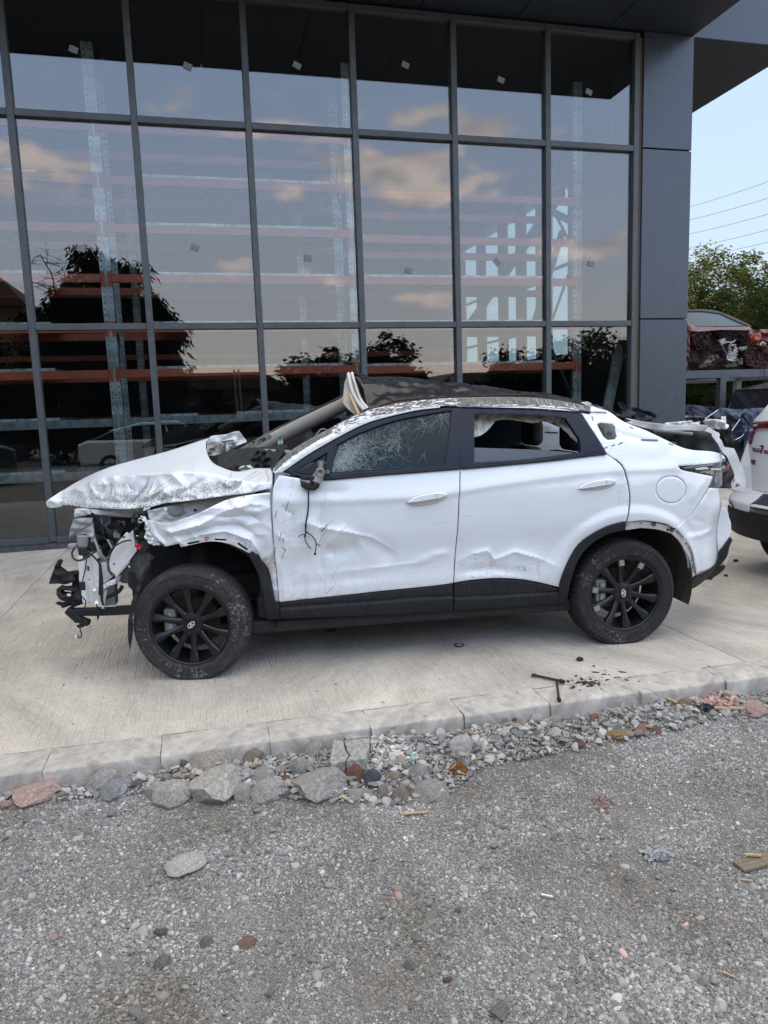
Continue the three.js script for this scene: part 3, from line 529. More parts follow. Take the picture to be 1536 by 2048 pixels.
// --- paint: one map of the flank in metres; dirt, scrapes and stains only ---
const CX0 = -.95, CXW = 4.6, CY0 = .15, CYH = 1.73, CW = 2048, CH = 770;
const carUV = (x, y) => [(x - CX0) / CXW, (y - CY0) / CYH];
const cvs = document.createElement('canvas'); cvs.width = CW; cvs.height = CH;
const cvB = document.createElement('canvas'); cvB.width = CW; cvB.height = CH;
const pen = cvs.getContext('2d'), penB = cvB.getContext('2d');
{
  const rnd = rngOf(71), S = CW / CXW;
  const T = (px, py, zf) => { const p = C.cast(px, py, zf); return [(p.x - CX0) * S, CH - (p.y - CY0) / CYH * CH]; };
  const line = (g, px, zf, w, col) => { g.strokeStyle = col; g.lineWidth = w; g.lineCap = 'round'; g.beginPath(); px.forEach(([a, b], i) => { const q = T(a, b, zf); i ? g.lineTo(...q) : g.moveTo(...q); }); g.stroke(); };
  const dots = (g, n, fx, fy, zf, s0, s1, cols) => { for (let i = 0; i < n; i++) { const q = T(fx(), fy(), zf); g.fillStyle = cols[Math.floor(rnd() * cols.length)]; g.beginPath(); const s = s0 + (s1 - s0) * rnd() * rnd(); g.ellipse(q[0], q[1], s * (.6 + rnd()), s * (.5 + rnd() * .7), rnd() * 3, 0, 7); g.fill(); } };
  const U = (a, b) => () => a + (b - a) * rnd();
  pen.fillStyle = '#d8dbdc'; pen.fillRect(0, 0, CW, CH);
  for (let i = 0; i < 5000; i++) { const k = 205 + rnd() * 35; pen.fillStyle = `rgba(${k},${k - 3},${k - 9},.25)`; pen.fillRect(rnd() * CW, rnd() * CH, 1 + rnd() * 2, 1 + rnd() * 2); }
  // grime thrown up along the sills and behind the wheels: specks
  dots(pen, 2600, U(556, 1125), () => 1200 - 60 * Math.pow(rnd(), 2.2) - 20 * rnd(), side, .4, 1.5, ['rgba(120,110,95,.35)', 'rgba(150,140,125,.3)', 'rgba(90,85,78,.25)']);
  dots(pen, 600, U(900, 1460), U(930, 1140), side, .4, 1.3, ['rgba(130,125,115,.3)', 'rgba(90,85,80,.25)']);
  for (let i = 0; i < 130; i++) { const x = U(560, 905)(), y = 1172 + rnd() * 25; line(pen, [[x, y], [x + rnd() * 2, y + 4 + rnd() * 14]], side, .8, 'rgba(120,108,90,.28)'); }
  // front door: gashes and scuffs
  for (const l of [[[577, 1003], [571, 1022]], [[562, 1065], [559, 1080]], [[565, 1077], [568, 1082]], [[552, 1094], [550, 1106]], [[564, 1094], [572, 1102]], [[572, 1098], [563, 1116]], [[553, 1022], [550, 1036]]]) line(pen, l, frontDoorZ, 1 + rnd() * 1.2, 'rgba(70,72,76,.75)');
  line(pen, [[644, 1062], [654, 1050]], frontDoorZ, 4.5, 'rgba(125,128,130,.9)'); line(pen, [[636, 1090], [658, 1050], [668, 1038]], frontDoorZ, 1.2, 'rgba(110,112,116,.6)');
  line(pen, [[634, 1088], [640, 1092]], frontDoorZ, 4, 'rgba(110,104,96,.9)'); line(pen, [[664, 1158], [672, 1140], [690, 1124]], frontDoorZ, 1, 'rgba(120,120,120,.5)');
  line(pen, [[642, 1000], [641, 1060], [643, 1130], [643, 1192]], frontDoorZ, .9, 'rgba(160,160,160,.5)'); line(pen, [[652, 1188], [668, 1172]], frontDoorZ, 1.4, 'rgba(120,110,100,.6)');
  dots(pen, 260, () => 541 + (rnd() + rnd() - 1) * 14, () => 1130 + (rnd() + rnd() - 1) * 22, side, .6, 3, ['rgba(190,140,95,.35)', 'rgba(170,120,80,.3)', 'rgba(205,170,140,.3)']);
  dots(pen, 140, U(545, 620), U(965, 1180), frontDoorZ, .5, 1.8, ['rgba(110,108,105,.4)', 'rgba(160,150,140,.4)']);
  for (let i = 0; i < 170; i++) { const x = 560 + rnd() * 640, y = 985 + rnd() * 190, l = 4 + rnd() * 26; if (fbm2(x * .012, y * .02, 2) < .05) continue; line(pen, [[x, y], [x + l, y - l * (rnd() * .5 - .05)]], side, .5 + rnd() * .5, ['rgba(120,118,114,.35)', 'rgba(150,140,125,.3)', 'rgba(245,246,247,.5)'][i % 3]); }
  for (const [x0, y0, n, sx, sy] of [[600, 1080, 260, 50, 60], [960, 1130, 240, 60, 22], [1425, 1060, 160, 26, 60], [1240, 940, 120, 20, 60], [350, 1060, 200, 60, 30], [480, 1050, 160, 50, 50]]) for (let i = 0; i < n; i++) { const q = T(x0 + (rnd() + rnd() - 1) * sx, y0 + (rnd() + rnd() - 1) * sy, side); pen.fillStyle = ['rgba(120,112,98,.3)', 'rgba(95,92,88,.3)', 'rgba(165,155,138,.3)'][i % 3]; pen.fillRect(q[0], q[1], .8 + rnd() * 3, .7 + rnd()); }
  // rear door: teal scuff, hairline scratches
  for (const l of [[[1034, 1134], [1040, 1137]], [[1044, 1132], [1053, 1142]], [[1047, 1142], [1052, 1134]], [[943, 1152], [948, 1156]]]) line(pen, l, rearDoorZ, 2, 'rgba(70,150,150,.75)');
  line(pen, [[1030, 946], [1040, 937], [1052, 930]], rearDoorZ, .9, 'rgba(120,125,130,.7)'); line(pen, [[1074, 1130], [1078, 1160]], rearDoorZ, .9, 'rgba(140,145,150,.8)'); line(pen, [[1036, 1132], [1070, 1128]], rearDoorZ, .7, 'rgba(120,140,140,.6)');
  dots(pen, 130, U(1236, 1256), U(950, 1012), side, .5, 1.6, ['rgba(90,88,85,.5)', 'rgba(140,135,128,.45)']);
  // quarter: missing-trim marks, slot, holes
  for (const l of [[[1284, 880], [1314, 881]]]) line(pen, l, quarterZ, 6, 'rgba(60,62,64,1)');
  for (const l of [[[1224, 892], [1229, 890]], [[1237, 889], [1245, 885]], [[1207, 897], [1214, 895]], [[1260, 854], [1266, 857]], [[1184, 833], [1186, 841]], [[1338, 887], [1346, 890]]]) line(pen, l, quarterZ, 3, 'rgba(35,35,37,1)');
  dots(pen, 160, U(1185, 1260), U(828, 900), quarterZ, .5, 2, ['rgba(110,100,85,.4)', 'rgba(70,66,60,.35)', 'rgba(160,150,130,.4)']);
  // bonnet: ground lip, cracks in the paint, runs of dirt
  dots(pen, 1500, U(120, 470), () => 0, () => -9, 0, 0, ['#0000']);
  const lipPx = (x) => 1014 - 6 * Math.abs((x - 250) / 130) ** 1.6 * (x < 250 ? .3 : 1) - (x > 300 ? (x - 300) * .04 : 0);
  for (let i = 0; i < 1500; i++) { const x = 120 + rnd() * 370, y = lipPx(x) - 34 * Math.pow(rnd(), 2.1) + 2; const dens = .5 + fbm2(x * .03, y * .05, 3); if (rnd() > dens + .15) continue; const q = T(x, y, hoodZ); pen.fillStyle = ['rgba(95,85,72,.55)', 'rgba(60,55,50,.5)', 'rgba(140,122,98,.5)', 'rgba(40,38,36,.5)'][Math.floor(rnd() * 4)]; pen.beginPath(); pen.ellipse(q[0], q[1], .5 + 2.2 * rnd() * rnd(), .5 + 1.3 * rnd(), rnd() * 3, 0, 7); pen.fill(); }
  for (let i = 0; i < 620; i++) { const x = 380 + rnd() * 100, y = 978 - (x - 380) * .05 + (rnd() + rnd() - 1) * 13, q = T(x, y, hoodZ); pen.fillStyle = ['rgba(125,112,92,.5)', 'rgba(70,66,60,.5)', 'rgba(165,150,125,.5)'][Math.floor(rnd() * 3)]; pen.beginPath(); pen.ellipse(q[0], q[1], .6 + 2.2 * rnd() * rnd(), .5 + 1.2 * rnd(), rnd() * 3, 0, 7); pen.fill(); }
  for (let i = 0; i < 200; i++) { const x = 170 + rnd() * 300, y = 962 + rnd() * 40; line(pen, [[x, y], [x - 1 - rnd() * 3, y + 4 + rnd() * 14]], hoodZ, .5 + rnd() * .9, 'rgba(110,95,75,.45)'); }
  for (const l of [[[296, 955], [293, 970], [284, 982], [270, 998], [262, 1010]], [[309, 956], [303, 975], [292, 990]], [[346, 957], [335, 963], [318, 974], [300, 988], [288, 996]], [[246, 968], [261, 980], [252, 992], [246, 1008]], [[206, 966], [207, 980], [200, 996]], [[190, 978], [205, 985]], [[178, 966], [172, 972]], [[512, 943], [492, 955], [474, 972], [462, 984]], [[531, 940], [538, 956], [534, 966]], [[523, 944], [500, 957], [470, 965]], [[225, 970], [232, 984], [224, 1000]], [[440, 962], [452, 975], [470, 978]], [[463, 946], [459, 958], [449, 962]]]) { const q = []; for (let i = 0; i < l.length - 1; i++) for (let k = 0; k < 4; k++) q.push([lerp(l[i][0], l[i + 1][0], k / 4) + (rnd() - .5) * 3, lerp(l[i][1], l[i + 1][1], k / 4) + (rnd() - .5) * 2]); q.push(l[l.length - 1]); line(pen, q, hoodZ, .9 + rnd() * .6, 'rgba(95,92,90,.6)'); };
  // roof rail: white base ground through to black, with flakes left
  const railPts = [[548, 940], [580, 912], [620, 886], [660, 864], [700, 844], [740, 828], [800, 814], [870, 807], [960, 803], [1060, 802], [1130, 808], [1180, 818]];
  const rp = (t) => { const f = t * (railPts.length - 1), i = Math.min(railPts.length - 2, Math.floor(f)), k = f - i; return [lerp(railPts[i][0], railPts[i + 1][0], k), lerp(railPts[i][1], railPts[i + 1][1], k)]; };
  for (let i = 0; i < 900; i++) { const t = i / 900, [a, b] = rp(t); if (t > .30) line(pen, [[a, b - 13], [a, b + 9]], railZ, 5, '#1c1d20'); }
  for (let i = 0; i < 900; i++) { const t = rnd() * .34, [a, b] = rp(t), o = -9 + rnd() * 13, l = 3 + rnd() * 7; line(pen, [[a, b + o], [a + l * .5, b + o - l * (.5 + rnd() * .5)]], railZ, 1 + rnd() * 2.6, rnd() < .8 ? 'rgba(28,28,30,.95)' : 'rgba(110,106,100,.7)'); }
  for (let i = 0; i < 330; i++) { const t = .28 + rnd() * .40, [a, b] = rp(t), o = -12 + rnd() * 22, l = 3 + rnd() * 9; line(pen, [[a, b + o], [a + l, b + o - rnd() * 2.5]], railZ, .7 + rnd() * 2.0, rnd() < .75 ? 'rgba(226,228,228,.95)' : 'rgba(120,110,100,.8)'); }
  for (let i = 0; i < 150; i++) { const t = .3 + rnd() * .65, [a, b] = rp(t); line(pen, [[a, b + 6 + rnd() * 4], [a + 3 + rnd() * 12, b + 6 + rnd() * 4]], railZ, .8 + rnd() * 1.4, 'rgba(214,216,216,.9)'); }
  for (let i = 0; i < 80; i++) { const t = .6 + rnd() * .4, [a, b] = rp(t); line(pen, [[a, b + rnd() * 14 - 8], [a + 4, b + 4]], railZ, .8 + rnd(), 'rgba(200,200,200,.8)'); }
  // black parts: satin plastic and black roof with scrapes
  penB.fillStyle = '#26272a'; penB.fillRect(0, 0, CW, CH);
  for (let i = 0; i < 9000; i++) { const k = 28 + rnd() * 42; penB.fillStyle = `rgba(${k},${k},${k + 2},.35)`; penB.fillRect(rnd() * CW, rnd() * CH, 1 + rnd() * 3, 1); }
  for (let i = 0; i < 900; i++) { const x = 560 + rnd() * 560, y = 1165 + rnd() * 60; line(penB, [[x, y], [x + rnd() - .5, y + 4 + rnd() * 12]], side, .7, 'rgba(110,108,100,.28)'); }
  dots(penB, 1600, U(500, 1140), U(1050, 1240), side, .5, 1.6, ['rgba(120,115,105,.3)', 'rgba(150,145,135,.22)']);
  for (let i = 0; i < 420; i++) { const x = 700 + rnd() * 420, y0 = lerp(752, 798, (x - 700) / 420), q = y0 + rnd() * rnd() * 45; line(penB, [[x, q], [x + (rnd() - .3) * 16, q + rnd() * 10]], roofZ, .5 + rnd() * 1.0, ['rgba(150,140,128,.4)', 'rgba(95,92,88,.5)', 'rgba(190,185,178,.35)'][i % 3]); }
  for (let i = 0; i < 120; i++) { const x = 770 + rnd() * 190, y = 793 + rnd() * 8; line(penB, [[x, y], [x + rnd() * 10, y - 1 + rnd() * 2]], roofZ, 1 + rnd(), rnd() < .6 ? 'rgba(120,72,48,.8)' : 'rgba(205,200,192,.8)'); }
}
const texPaint = new THREE.CanvasTexture(cvs), texBlack = new THREE.CanvasTexture(cvB); texPaint.colorSpace = texBlack.colorSpace = THREE.SRGBColorSpace;
const P_ = {
  paint: phys({ map: texPaint, roughness: .34, clearcoat: 1, clearcoatRoughness: .05 }),
  black: phys({ map: texBlack, roughness: .6, specularIntensity: .4 }),
  gloss: phys({ color: L(.012, .017, .030), roughness: .3, specularIntensity: .35 }),
  primer: std(L(.62, .62, .60), .5, 0, { map: texSoft }),
  white: std(L(.80, .81, .82), .42, 0, { map: texSoft }),
  grey: std(L(.30, .31, .31), .6, 0, { map: texSoft }),
  beige: std(L(.36, .33, .29), .85, 0, { map: texSoft }),
  cloth: std(L(.82, .80, .75), .95, 0, { map: texSoft, side: THREE.DoubleSide }),
  dark: std(L(.018, .019, .021), .8, 0, { map: texMottle }),
  cabin: std(L(.03, .03, .032), .9),
  tint: phys({ color: L(.022, .042, .060), transmission: .6, thickness: 0, roughness: .05, ior: 1.38, specularIntensity: .5 }),
  crack: std(L(.36, .43, .41), .4),
  chrome: std(L(.62, .63, .64), .22, .9),
  lampBlack: phys({ color: L(.012, .012, .014), roughness: .15, clearcoat: 1, clearcoatRoughness: .04 }),
  lampClear: phys({ color: L(.55, .58, .60), roughness: .12, clearcoat: 1 }),
  lampRed: phys({ color: L(.13, .006, .010), roughness: .15, clearcoat: 1 }),
  rust: std(L(.07, .032, .022), .85, .1, { map: texMottle }),
  wire: std(L(.012, .012, .013), .6),
  blue: std(L(.02, .08, .22), .45),
  redTag: std(L(.62, .02, .04), .5),
  mud: std(L(.10, .095, .085), .95, 0, { map: texMottle, bumpMap: texFine, bumpScale: .004 }),
};
const panel = (name, px, zf, mat, opt = {}) => part(name, sheet(C.xy(px, zf), zf, { ...(mat === P_.paint || mat === P_.black ? { uv: carUV } : {}), ...opt, holes: (opt.holes ?? []).map((h) => C.xy(h, zf)) }), mat, opt.parent ?? car, opt.label);
const plate = (name, px, z, d, mat, opt = {}) => part(name, C.plate(px, z, d, opt.bevel ?? .002, opt.holes), mat, opt.parent ?? car, opt.label);
const circlePx = (cx, cy, rx, ry = rx, n = 20, rot = 0) => [...Array(n)].map((_, i) => { const a = i / n * Math.PI * 2, x = Math.cos(a) * rx, y = Math.sin(a) * ry; return [cx + x * Math.cos(rot) - y * Math.sin(rot), cy + x * Math.sin(rot) + y * Math.cos(rot)]; });
const wire = (name, pts, r, mat, parent = car) => part(name, tube(pts.map(([a, b, z]) => C.at(a, b, z)), r, pts.length * 6, 6), mat, parent);
const beam = (a, b, w, h) => bar(C.at(...a), C.at(...b), w, h, V3(0, 1, 0), .004);

// --- flank panels ---
panel('bonnet', [[92, 1006], [96, 1000], [130, 978], [170, 955], [220, 934], [280, 917], [340, 901], [392, 884], [418, 876], [412, 884], [412, 898], [419, 918], [432, 930], [463, 942], [483, 943], [510, 937], [541, 937], [545, 950], [544, 976], [500, 986], [432, 994], [365, 1003], [331, 1006], [297, 1015], [250, 1018], [195, 1016], [168, 1015], [134, 1010], [118, 1014], [104, 1016], [94, 1013]], hoodZ, P_.paint, { step: .011, flange: .016, label: 'crumpled white bonnet folded along its near edge' });
panel('front_wing', [[294, 1040], [331, 1047], [365, 1038], [398, 1026], [430, 1010], [459, 998], [500, 990], [540, 985], [541, 1023], [547, 1091], [552, 1142], [558, 1203], [550, 1203], [545, 1172], [537, 1140], [522, 1118], [503, 1101], [483, 1084], [460, 1077], [442, 1074], [398, 1079], [360, 1087], [331, 1093], [310, 1075], [300, 1060]], fenderZ, P_.paint, { step: .0105, label: 'white front wing crushed into deep folds' });
const fdoor = panel('front_door', [[558, 950], [600, 957], [622, 960], [658, 958], [760, 948], [840, 942], [919, 936], [917, 1000], [914, 1060], [908, 1130], [906, 1166], [860, 1172], [760, 1182], [640, 1195], [559, 1204], [554, 1150], [549, 1100], [545, 1023], [547, 975]], frontDoorZ, P_.paint, { step: .0115, label: 'white front door dented and creased' });
const rdoor = panel('rear_door', [[921, 936], [1000, 930], [1080, 923], [1150, 914], [1210, 907], [1236, 925], [1248, 942], [1256, 975], [1258, 1005], [1255, 1030], [1252, 1043], [1221, 1051], [1192, 1065], [1162, 1086], [1143, 1114], [1129, 1145], [1121, 1175], [1085, 1166], [1040, 1158], [990, 1156], [940, 1160], [908, 1165], [910, 1130], [916, 1060], [919, 1000]], rearDoorZ, P_.paint, { step: .012, label: 'white rear door dented along its lower edge' });
const quarter = panel('rear_quarter_panel', [[1160, 822], [1180, 815], [1215, 822], [1247, 843], [1296, 863], [1354, 891], [1384, 900], [1423, 903], [1446, 911], [1451, 918], [1435, 925], [1400, 929], [1356, 932], [1364, 940], [1400, 948], [1426, 953], [1416, 975], [1400, 1002], [1381, 1029], [1356, 1056], [1348, 1056], [1330, 1047], [1289, 1041], [1255, 1044], [1258, 1030], [1261, 1005], [1259, 975], [1251, 941], [1238, 923], [1213, 906], [1186, 862]], quarterZ, P_.paint, { step: .013, holes: [[[1194, 850], [1200, 846], [1224, 848], [1230, 854], [1234, 872], [1231, 879], [1215, 880], [1206, 872]], circlePx(1342, 979, 30.5, 27.5, 28)] });
panel('fuel_door', circlePx(1342, 979, 29.3, 26.4, 28), quarterZ, P_.paint, { step: .014, flange: .01, parent: quarter });
part('vent_recess', C.plate([[1190, 843], [1228, 843], [1240, 884], [1200, 884]], -.20, .004, .001), P_.primer, quarter);
part('vent_recess', merge([rod(C.at(1218, 868, -.17), C.at(1218, 868, -.185), .018, 16), C.plate([[1198, 852], [1208, 856], [1212, 874], [1200, 866]], -.185, .004, .001)]), P_.grey, quarter);
panel('rear_bumper', [[1436, 977], [1442, 1000], [1451, 1018], [1458, 1035], [1462, 1049], [1460, 1072], [1440, 1100], [1412, 1141], [1391, 1150], [1390, 1128], [1383, 1098], [1366, 1072], [1352, 1057], [1382, 1030], [1402, 1003], [1419, 976]], bumperZ, P_.paint, { step: .013, label: 'white rear bumper corner' });
panel('lower_bumper', [[1391, 1152], [1413, 1143], [1440, 1103], [1461, 1074], [1465, 1080], [1458, 1097], [1437, 1134], [1450, 1131], [1449, 1138], [1424, 1160], [1384, 1177], [1377, 1164]], (x, y) => bumperZ(x, y) + .012, P_.black, { step: .014 });
panel('bumper_insert', [[1438, 1133], [1459, 1099], [1457, 1116], [1451, 1129]], (x, y) => bumperZ(x, y) - .01, P_.white, { step: .014 });
// --- sills and arch trim ---
const groove = (x, y) => { const t = table(C.xy([[560, 1216], [740, 1203], [905, 1192], [910, 1196], [1120, 1184]], 0))(x); return -.014 * Math.exp(-(((y - t) / .008) ** 2)) + (y < t ? .010 : 0); };
const sillZ = (x, y) => Math.max(side(x, y), -.09) + .004 + groove(x, y);
panel('sill_trim', [[560, 1206], [640, 1197], [760, 1184], [860, 1174], [905, 1168], [904, 1222], [760, 1230], [640, 1235], [561, 1238]], sillZ, P_.black, { step: .014, flange: .03 });
panel('sill_trim', [[908, 1168], [940, 1163], [990, 1159], [1040, 1161], [1085, 1169], [1119, 1178], [1117, 1208], [1040, 1213], [907, 1221]], sillZ, P_.black, { step: .014, flange: .03 });
panel('arch_trim', [[497, 1106], [517, 1110], [534, 1143], [546, 1184], [551, 1206], [559, 1207], [560, 1238], [534, 1240], [531, 1222], [526, 1186], [516, 1148], [502, 1120]], (x, y) => fenderZ(x, y) * .2 + (profY(y) + profX(x)) * .8 + .012, P_.black, { step: .012, flange: .05 });
panel('arch_trim', [[1119, 1176], [1128, 1145], [1142, 1114], [1161, 1086], [1191, 1065], [1220, 1051], [1252, 1043], [1250, 1060], [1217, 1068], [1188, 1084], [1164, 1108], [1149, 1137], [1139, 1172], [1130, 1209], [1119, 1209]], (x, y) => side(x, y) + .016, P_.black, { step: .013, flange: .05 });
const lipHoles = [circlePx(1255, 1051, 1.8), circlePx(1281, 1046, 1.6), circlePx(1336, 1060, 3.2)];
panel('arch_lip', [[1253, 1046], [1289, 1043], [1330, 1049], [1349, 1058], [1343, 1067], [1315, 1059], [1284, 1056], [1268, 1058], [1251, 1060]], (x, y) => side(x, y) - .022, P_.primer, { step: .008, holes: lipHoles, flange: .02 });
panel('arch_lip', [[1349, 1058], [1371, 1070], [1384, 1089], [1390, 1111], [1392, 1147], [1379, 1139], [1373, 1107], [1360, 1083], [1344, 1067]], (x, y) => side(x, y) - .020, P_.white, { step: .007, flange: .02, holes: [[[1364, 1077], [1371, 1074], [1377, 1084], [1370, 1089]], [[1373, 1091], [1379, 1088], [1381, 1094], [1376, 1097]], [[1377, 1107], [1384, 1104], [1386, 1122], [1379, 1124]], circlePx(1354, 1063, 2.6), [[1381, 1130], [1387, 1128], [1388, 1136], [1382, 1137]]] });
for (const [a, b] of [[1308, 1048], [1344, 1059]]) part('clip', new THREE.TorusGeometry(.010, .0045, 6, 14).translate(0, 0, 0).applyMatrix4(new THREE.Matrix4().setPosition(C.cast(a, b, (x, y) => side(x, y) - .012))), P_.dark, car);
panel('wing_lip', [[358, 1087], [398, 1078], [442, 1074], [462, 1078], [484, 1085], [504, 1101], [500, 1108], [478, 1096], [455, 1087], [430, 1083], [398, 1086], [362, 1094]], (x, y) => fenderZ(x, y) + .004, P_.white, { step: .007, flange: .012, holes: [[[374, 1086], [398, 1081], [399, 1085], [376, 1090]], [[428, 1077], [452, 1078], [453, 1082], [430, 1081]], [[476, 1084], [496, 1098], [494, 1102], [475, 1089]]] });
part('red_mark', new THREE.TorusGeometry(.009, .003, 6, 14, 5).applyMatrix4(new THREE.Matrix4().setPosition(C.cast(414, 1078, (x, y) => fenderZ(x, y) + .008))), std(L(.5, .06, .05), .6), car);
// --- glasshouse ---
const wZ = (x, y) => side(x, y);
const fFrame = part('window_frame', sheet(C.xy([[560, 943], [615, 908], [671, 876], [739, 843], [826, 823], [875, 817], [925, 813], [922, 880], [919, 936], [840, 942], [760, 948], [658, 957], [622, 959], [599, 953]], wZ), (x, y) => wZ(x, y) + .002, { uv: carUV, step: .014, flange: .03, holes: [C.xy([[660, 948], [664, 925], [673, 890], [720, 866], [788, 842], [852, 829], [903, 821], [901, 852], [889, 931], [780, 940]], wZ), C.xy([[586, 947], [600, 938], [655, 905], [650, 945], [622, 951]], wZ)] }), P_.gloss, fdoor);
panel('window_strip', [[556, 944], [612, 905], [670, 872], [739, 839], [826, 818], [880, 812], [880, 815], [826, 822], [739, 844], [671, 877], [616, 909], [562, 946]], (x, y) => wZ(x, y) + .012, P_.primer, { step: .01, parent: fdoor, flange: .01 });
const glassF = panel('window_glass', [[656, 950], [661, 925], [671, 888], [720, 863], [788, 839], [852, 826], [906, 818], [904, 852], [892, 933], [780, 943]], (x, y) => wZ(x, y) - .010, P_.tint, { step: .03, flange: 0, parent: fdoor, label: 'cracked tinted front window' });
{ // a web of cracks in the toughened glass: thin raised ribbons
  const rnd = rngOf(81), zf = (x, y) => wZ(x, y) - .0085, out = C.xy([[662, 946], [667, 925], [677, 891], [720, 868], [788, 844], [852, 831], [900, 823], [898, 852], [886, 928], [780, 938]], zf), pos = [], ribbon = (a, b, w) => { const dx = b[0] - a[0], dy = b[1] - a[1], l = Math.hypot(dx, dy) || 1, nx = -dy / l * w, ny = dx / l * w; const q = [[a[0] + nx, a[1] + ny], [a[0] - nx, a[1] - ny], [b[0] - nx, b[1] - ny], [b[0] + nx, b[1] + ny]].map(([x, y]) => [x, y, zf(x, y)]); for (const k of [0, 1, 2, 0, 2, 3]) pos.push(...q[k]); };
  const walk = (x, y, a, len, w, depth) => { let p = [x, y]; for (let d = 0; d < len;) { const s = .006 + rnd() * .012; a += (rnd() - .5) * .45; const q = [p[0] + Math.cos(a) * s, p[1] + Math.sin(a) * s]; if (!inside(out, ...q)) return; ribbon(p, q, w); p = q; d += s; if (depth && rnd() < .22) walk(p[0], p[1], a + (rnd() < .5 ? 1 : -1) * (.5 + rnd() * .8), len * .4, w * .8, depth - 1); } };
  const seeds = [[670, 930, 130, 18], [684, 915, 90, 18], [712, 903, 60, 18], [752, 888, 30, 16], [790, 868, 24, 12], [845, 846, 18, 10], [885, 832, 34, 8], [700, 888, 20, 18], [735, 925, 14, 30], [820, 905, 6, 40]];
  for (const [a, b, n, sp] of seeds) for (let i = 0; i < n; i++) { const p = C.cast(a + (rnd() - .5) * sp * 2.2, b + (rnd() - .5) * sp, zf); if (inside(out, p.x, p.y)) walk(p.x, p.y, (rnd() < .6 ? .55 : 2.2) + (rnd() - .5) * 1.2 + (rnd() < .5 ? Math.PI : 0), .03 + rnd() * .10, .00022 + rnd() * .0003, 2); }
  const g = new THREE.BufferGeometry(); g.setAttribute('position', new THREE.Float32BufferAttribute(pos, 3)); g.setAttribute('normal', new THREE.Float32BufferAttribute(pos.map((_, i) => i % 3 === 2 ? 1 : 0), 3));
  part('glass_cracks', g, P_.crack, glassF).userData.kind = 'stuff';
}
part('quarter_glass', sheet(C.xy([[600, 945], [645, 915], [652, 908], [647, 944], [622, 949]], wZ), (x, y) => wZ(x, y) - .012, { step: .03, flange: 0 }), P_.tint, fdoor);
part('window_bar', merge([bar(C.cast(656, 950, wZ), C.cast(672, 884, wZ), .02, .02, V3(0, 0, 1), .004)]), P_.gloss, fdoor);
part('belt_seal', merge([0, 1, 2, 3].map((i) => { const q = [[600, 955], [658, 958], [760, 948.5], [840, 942.5], [918, 936.5]], a = C.cast(...q[i], wZ), b = C.cast(...q[i + 1], wZ); a.z += .008; b.z += .008; return bar(a, b, .018, .014, V3(0, 1, 0), .004); })), P_.dark, fdoor);
const rHole = [[948, 838], [955, 828], [1041, 829], [1122, 835], [1136, 845], [1150, 866], [1159, 880], [1161, 905], [1046, 919], [948, 925]];
part('window_frame', sheet(C.xy([[921, 813], [945, 816], [1010, 817], [1073, 820], [1134, 823], [1158, 825], [1186, 862], [1212, 905], [1150, 913], [1080, 922], [1000, 929], [920, 936]], wZ), (x, y) => wZ(x, y) + .002, { uv: carUV, step: .014, flange: .04, holes: [C.xy(rHole, wZ)] }), P_.gloss, rdoor);
part('belt_seal', merge([0, 1, 2].map((i) => { const q = [[921, 936.5], [1000, 929.5], [1100, 920], [1211, 906.5]], a = C.cast(...q[i], wZ), b = C.cast(...q[i + 1], wZ); a.z += .008; b.z += .008; return bar(a, b, .018, .014, V3(0, 1, 0), .004); })), P_.dark, rdoor);
panel('window_glass', [[946, 895], [1000, 897], [1080, 900], [1144, 905], [1147, 911], [1046, 922], [946, 928]], (x, y) => wZ(x, y) - .016, phys({ color: L(.04, .05, .065), transmission: .3, thickness: 0, roughness: .12, ior: 1.6 }), { step: .03, flange: 0, parent: rdoor, label: 'half-lowered dark rear window' });
const air = (x, y) => -.13 - .55 * Math.max(0, y - 1.2) + .02 * n2(x * 11, y * 8) + .012 * n2(x * 30, y * 14);
panel('airbag_cloth', [[946, 834], [955, 826], [1060, 829], [1125, 834], [1138, 848], [1160, 885], [1162, 892], [1148, 880], [1130, 862], [1112, 846], [1090, 839], [1068, 846], [1040, 842], [1010, 839], [990, 842], [980, 856], [966, 868], [946, 876]], air, P_.cloth, { step: .014, parent: rdoor, label: 'torn white curtain airbag hanging in the rear window' });
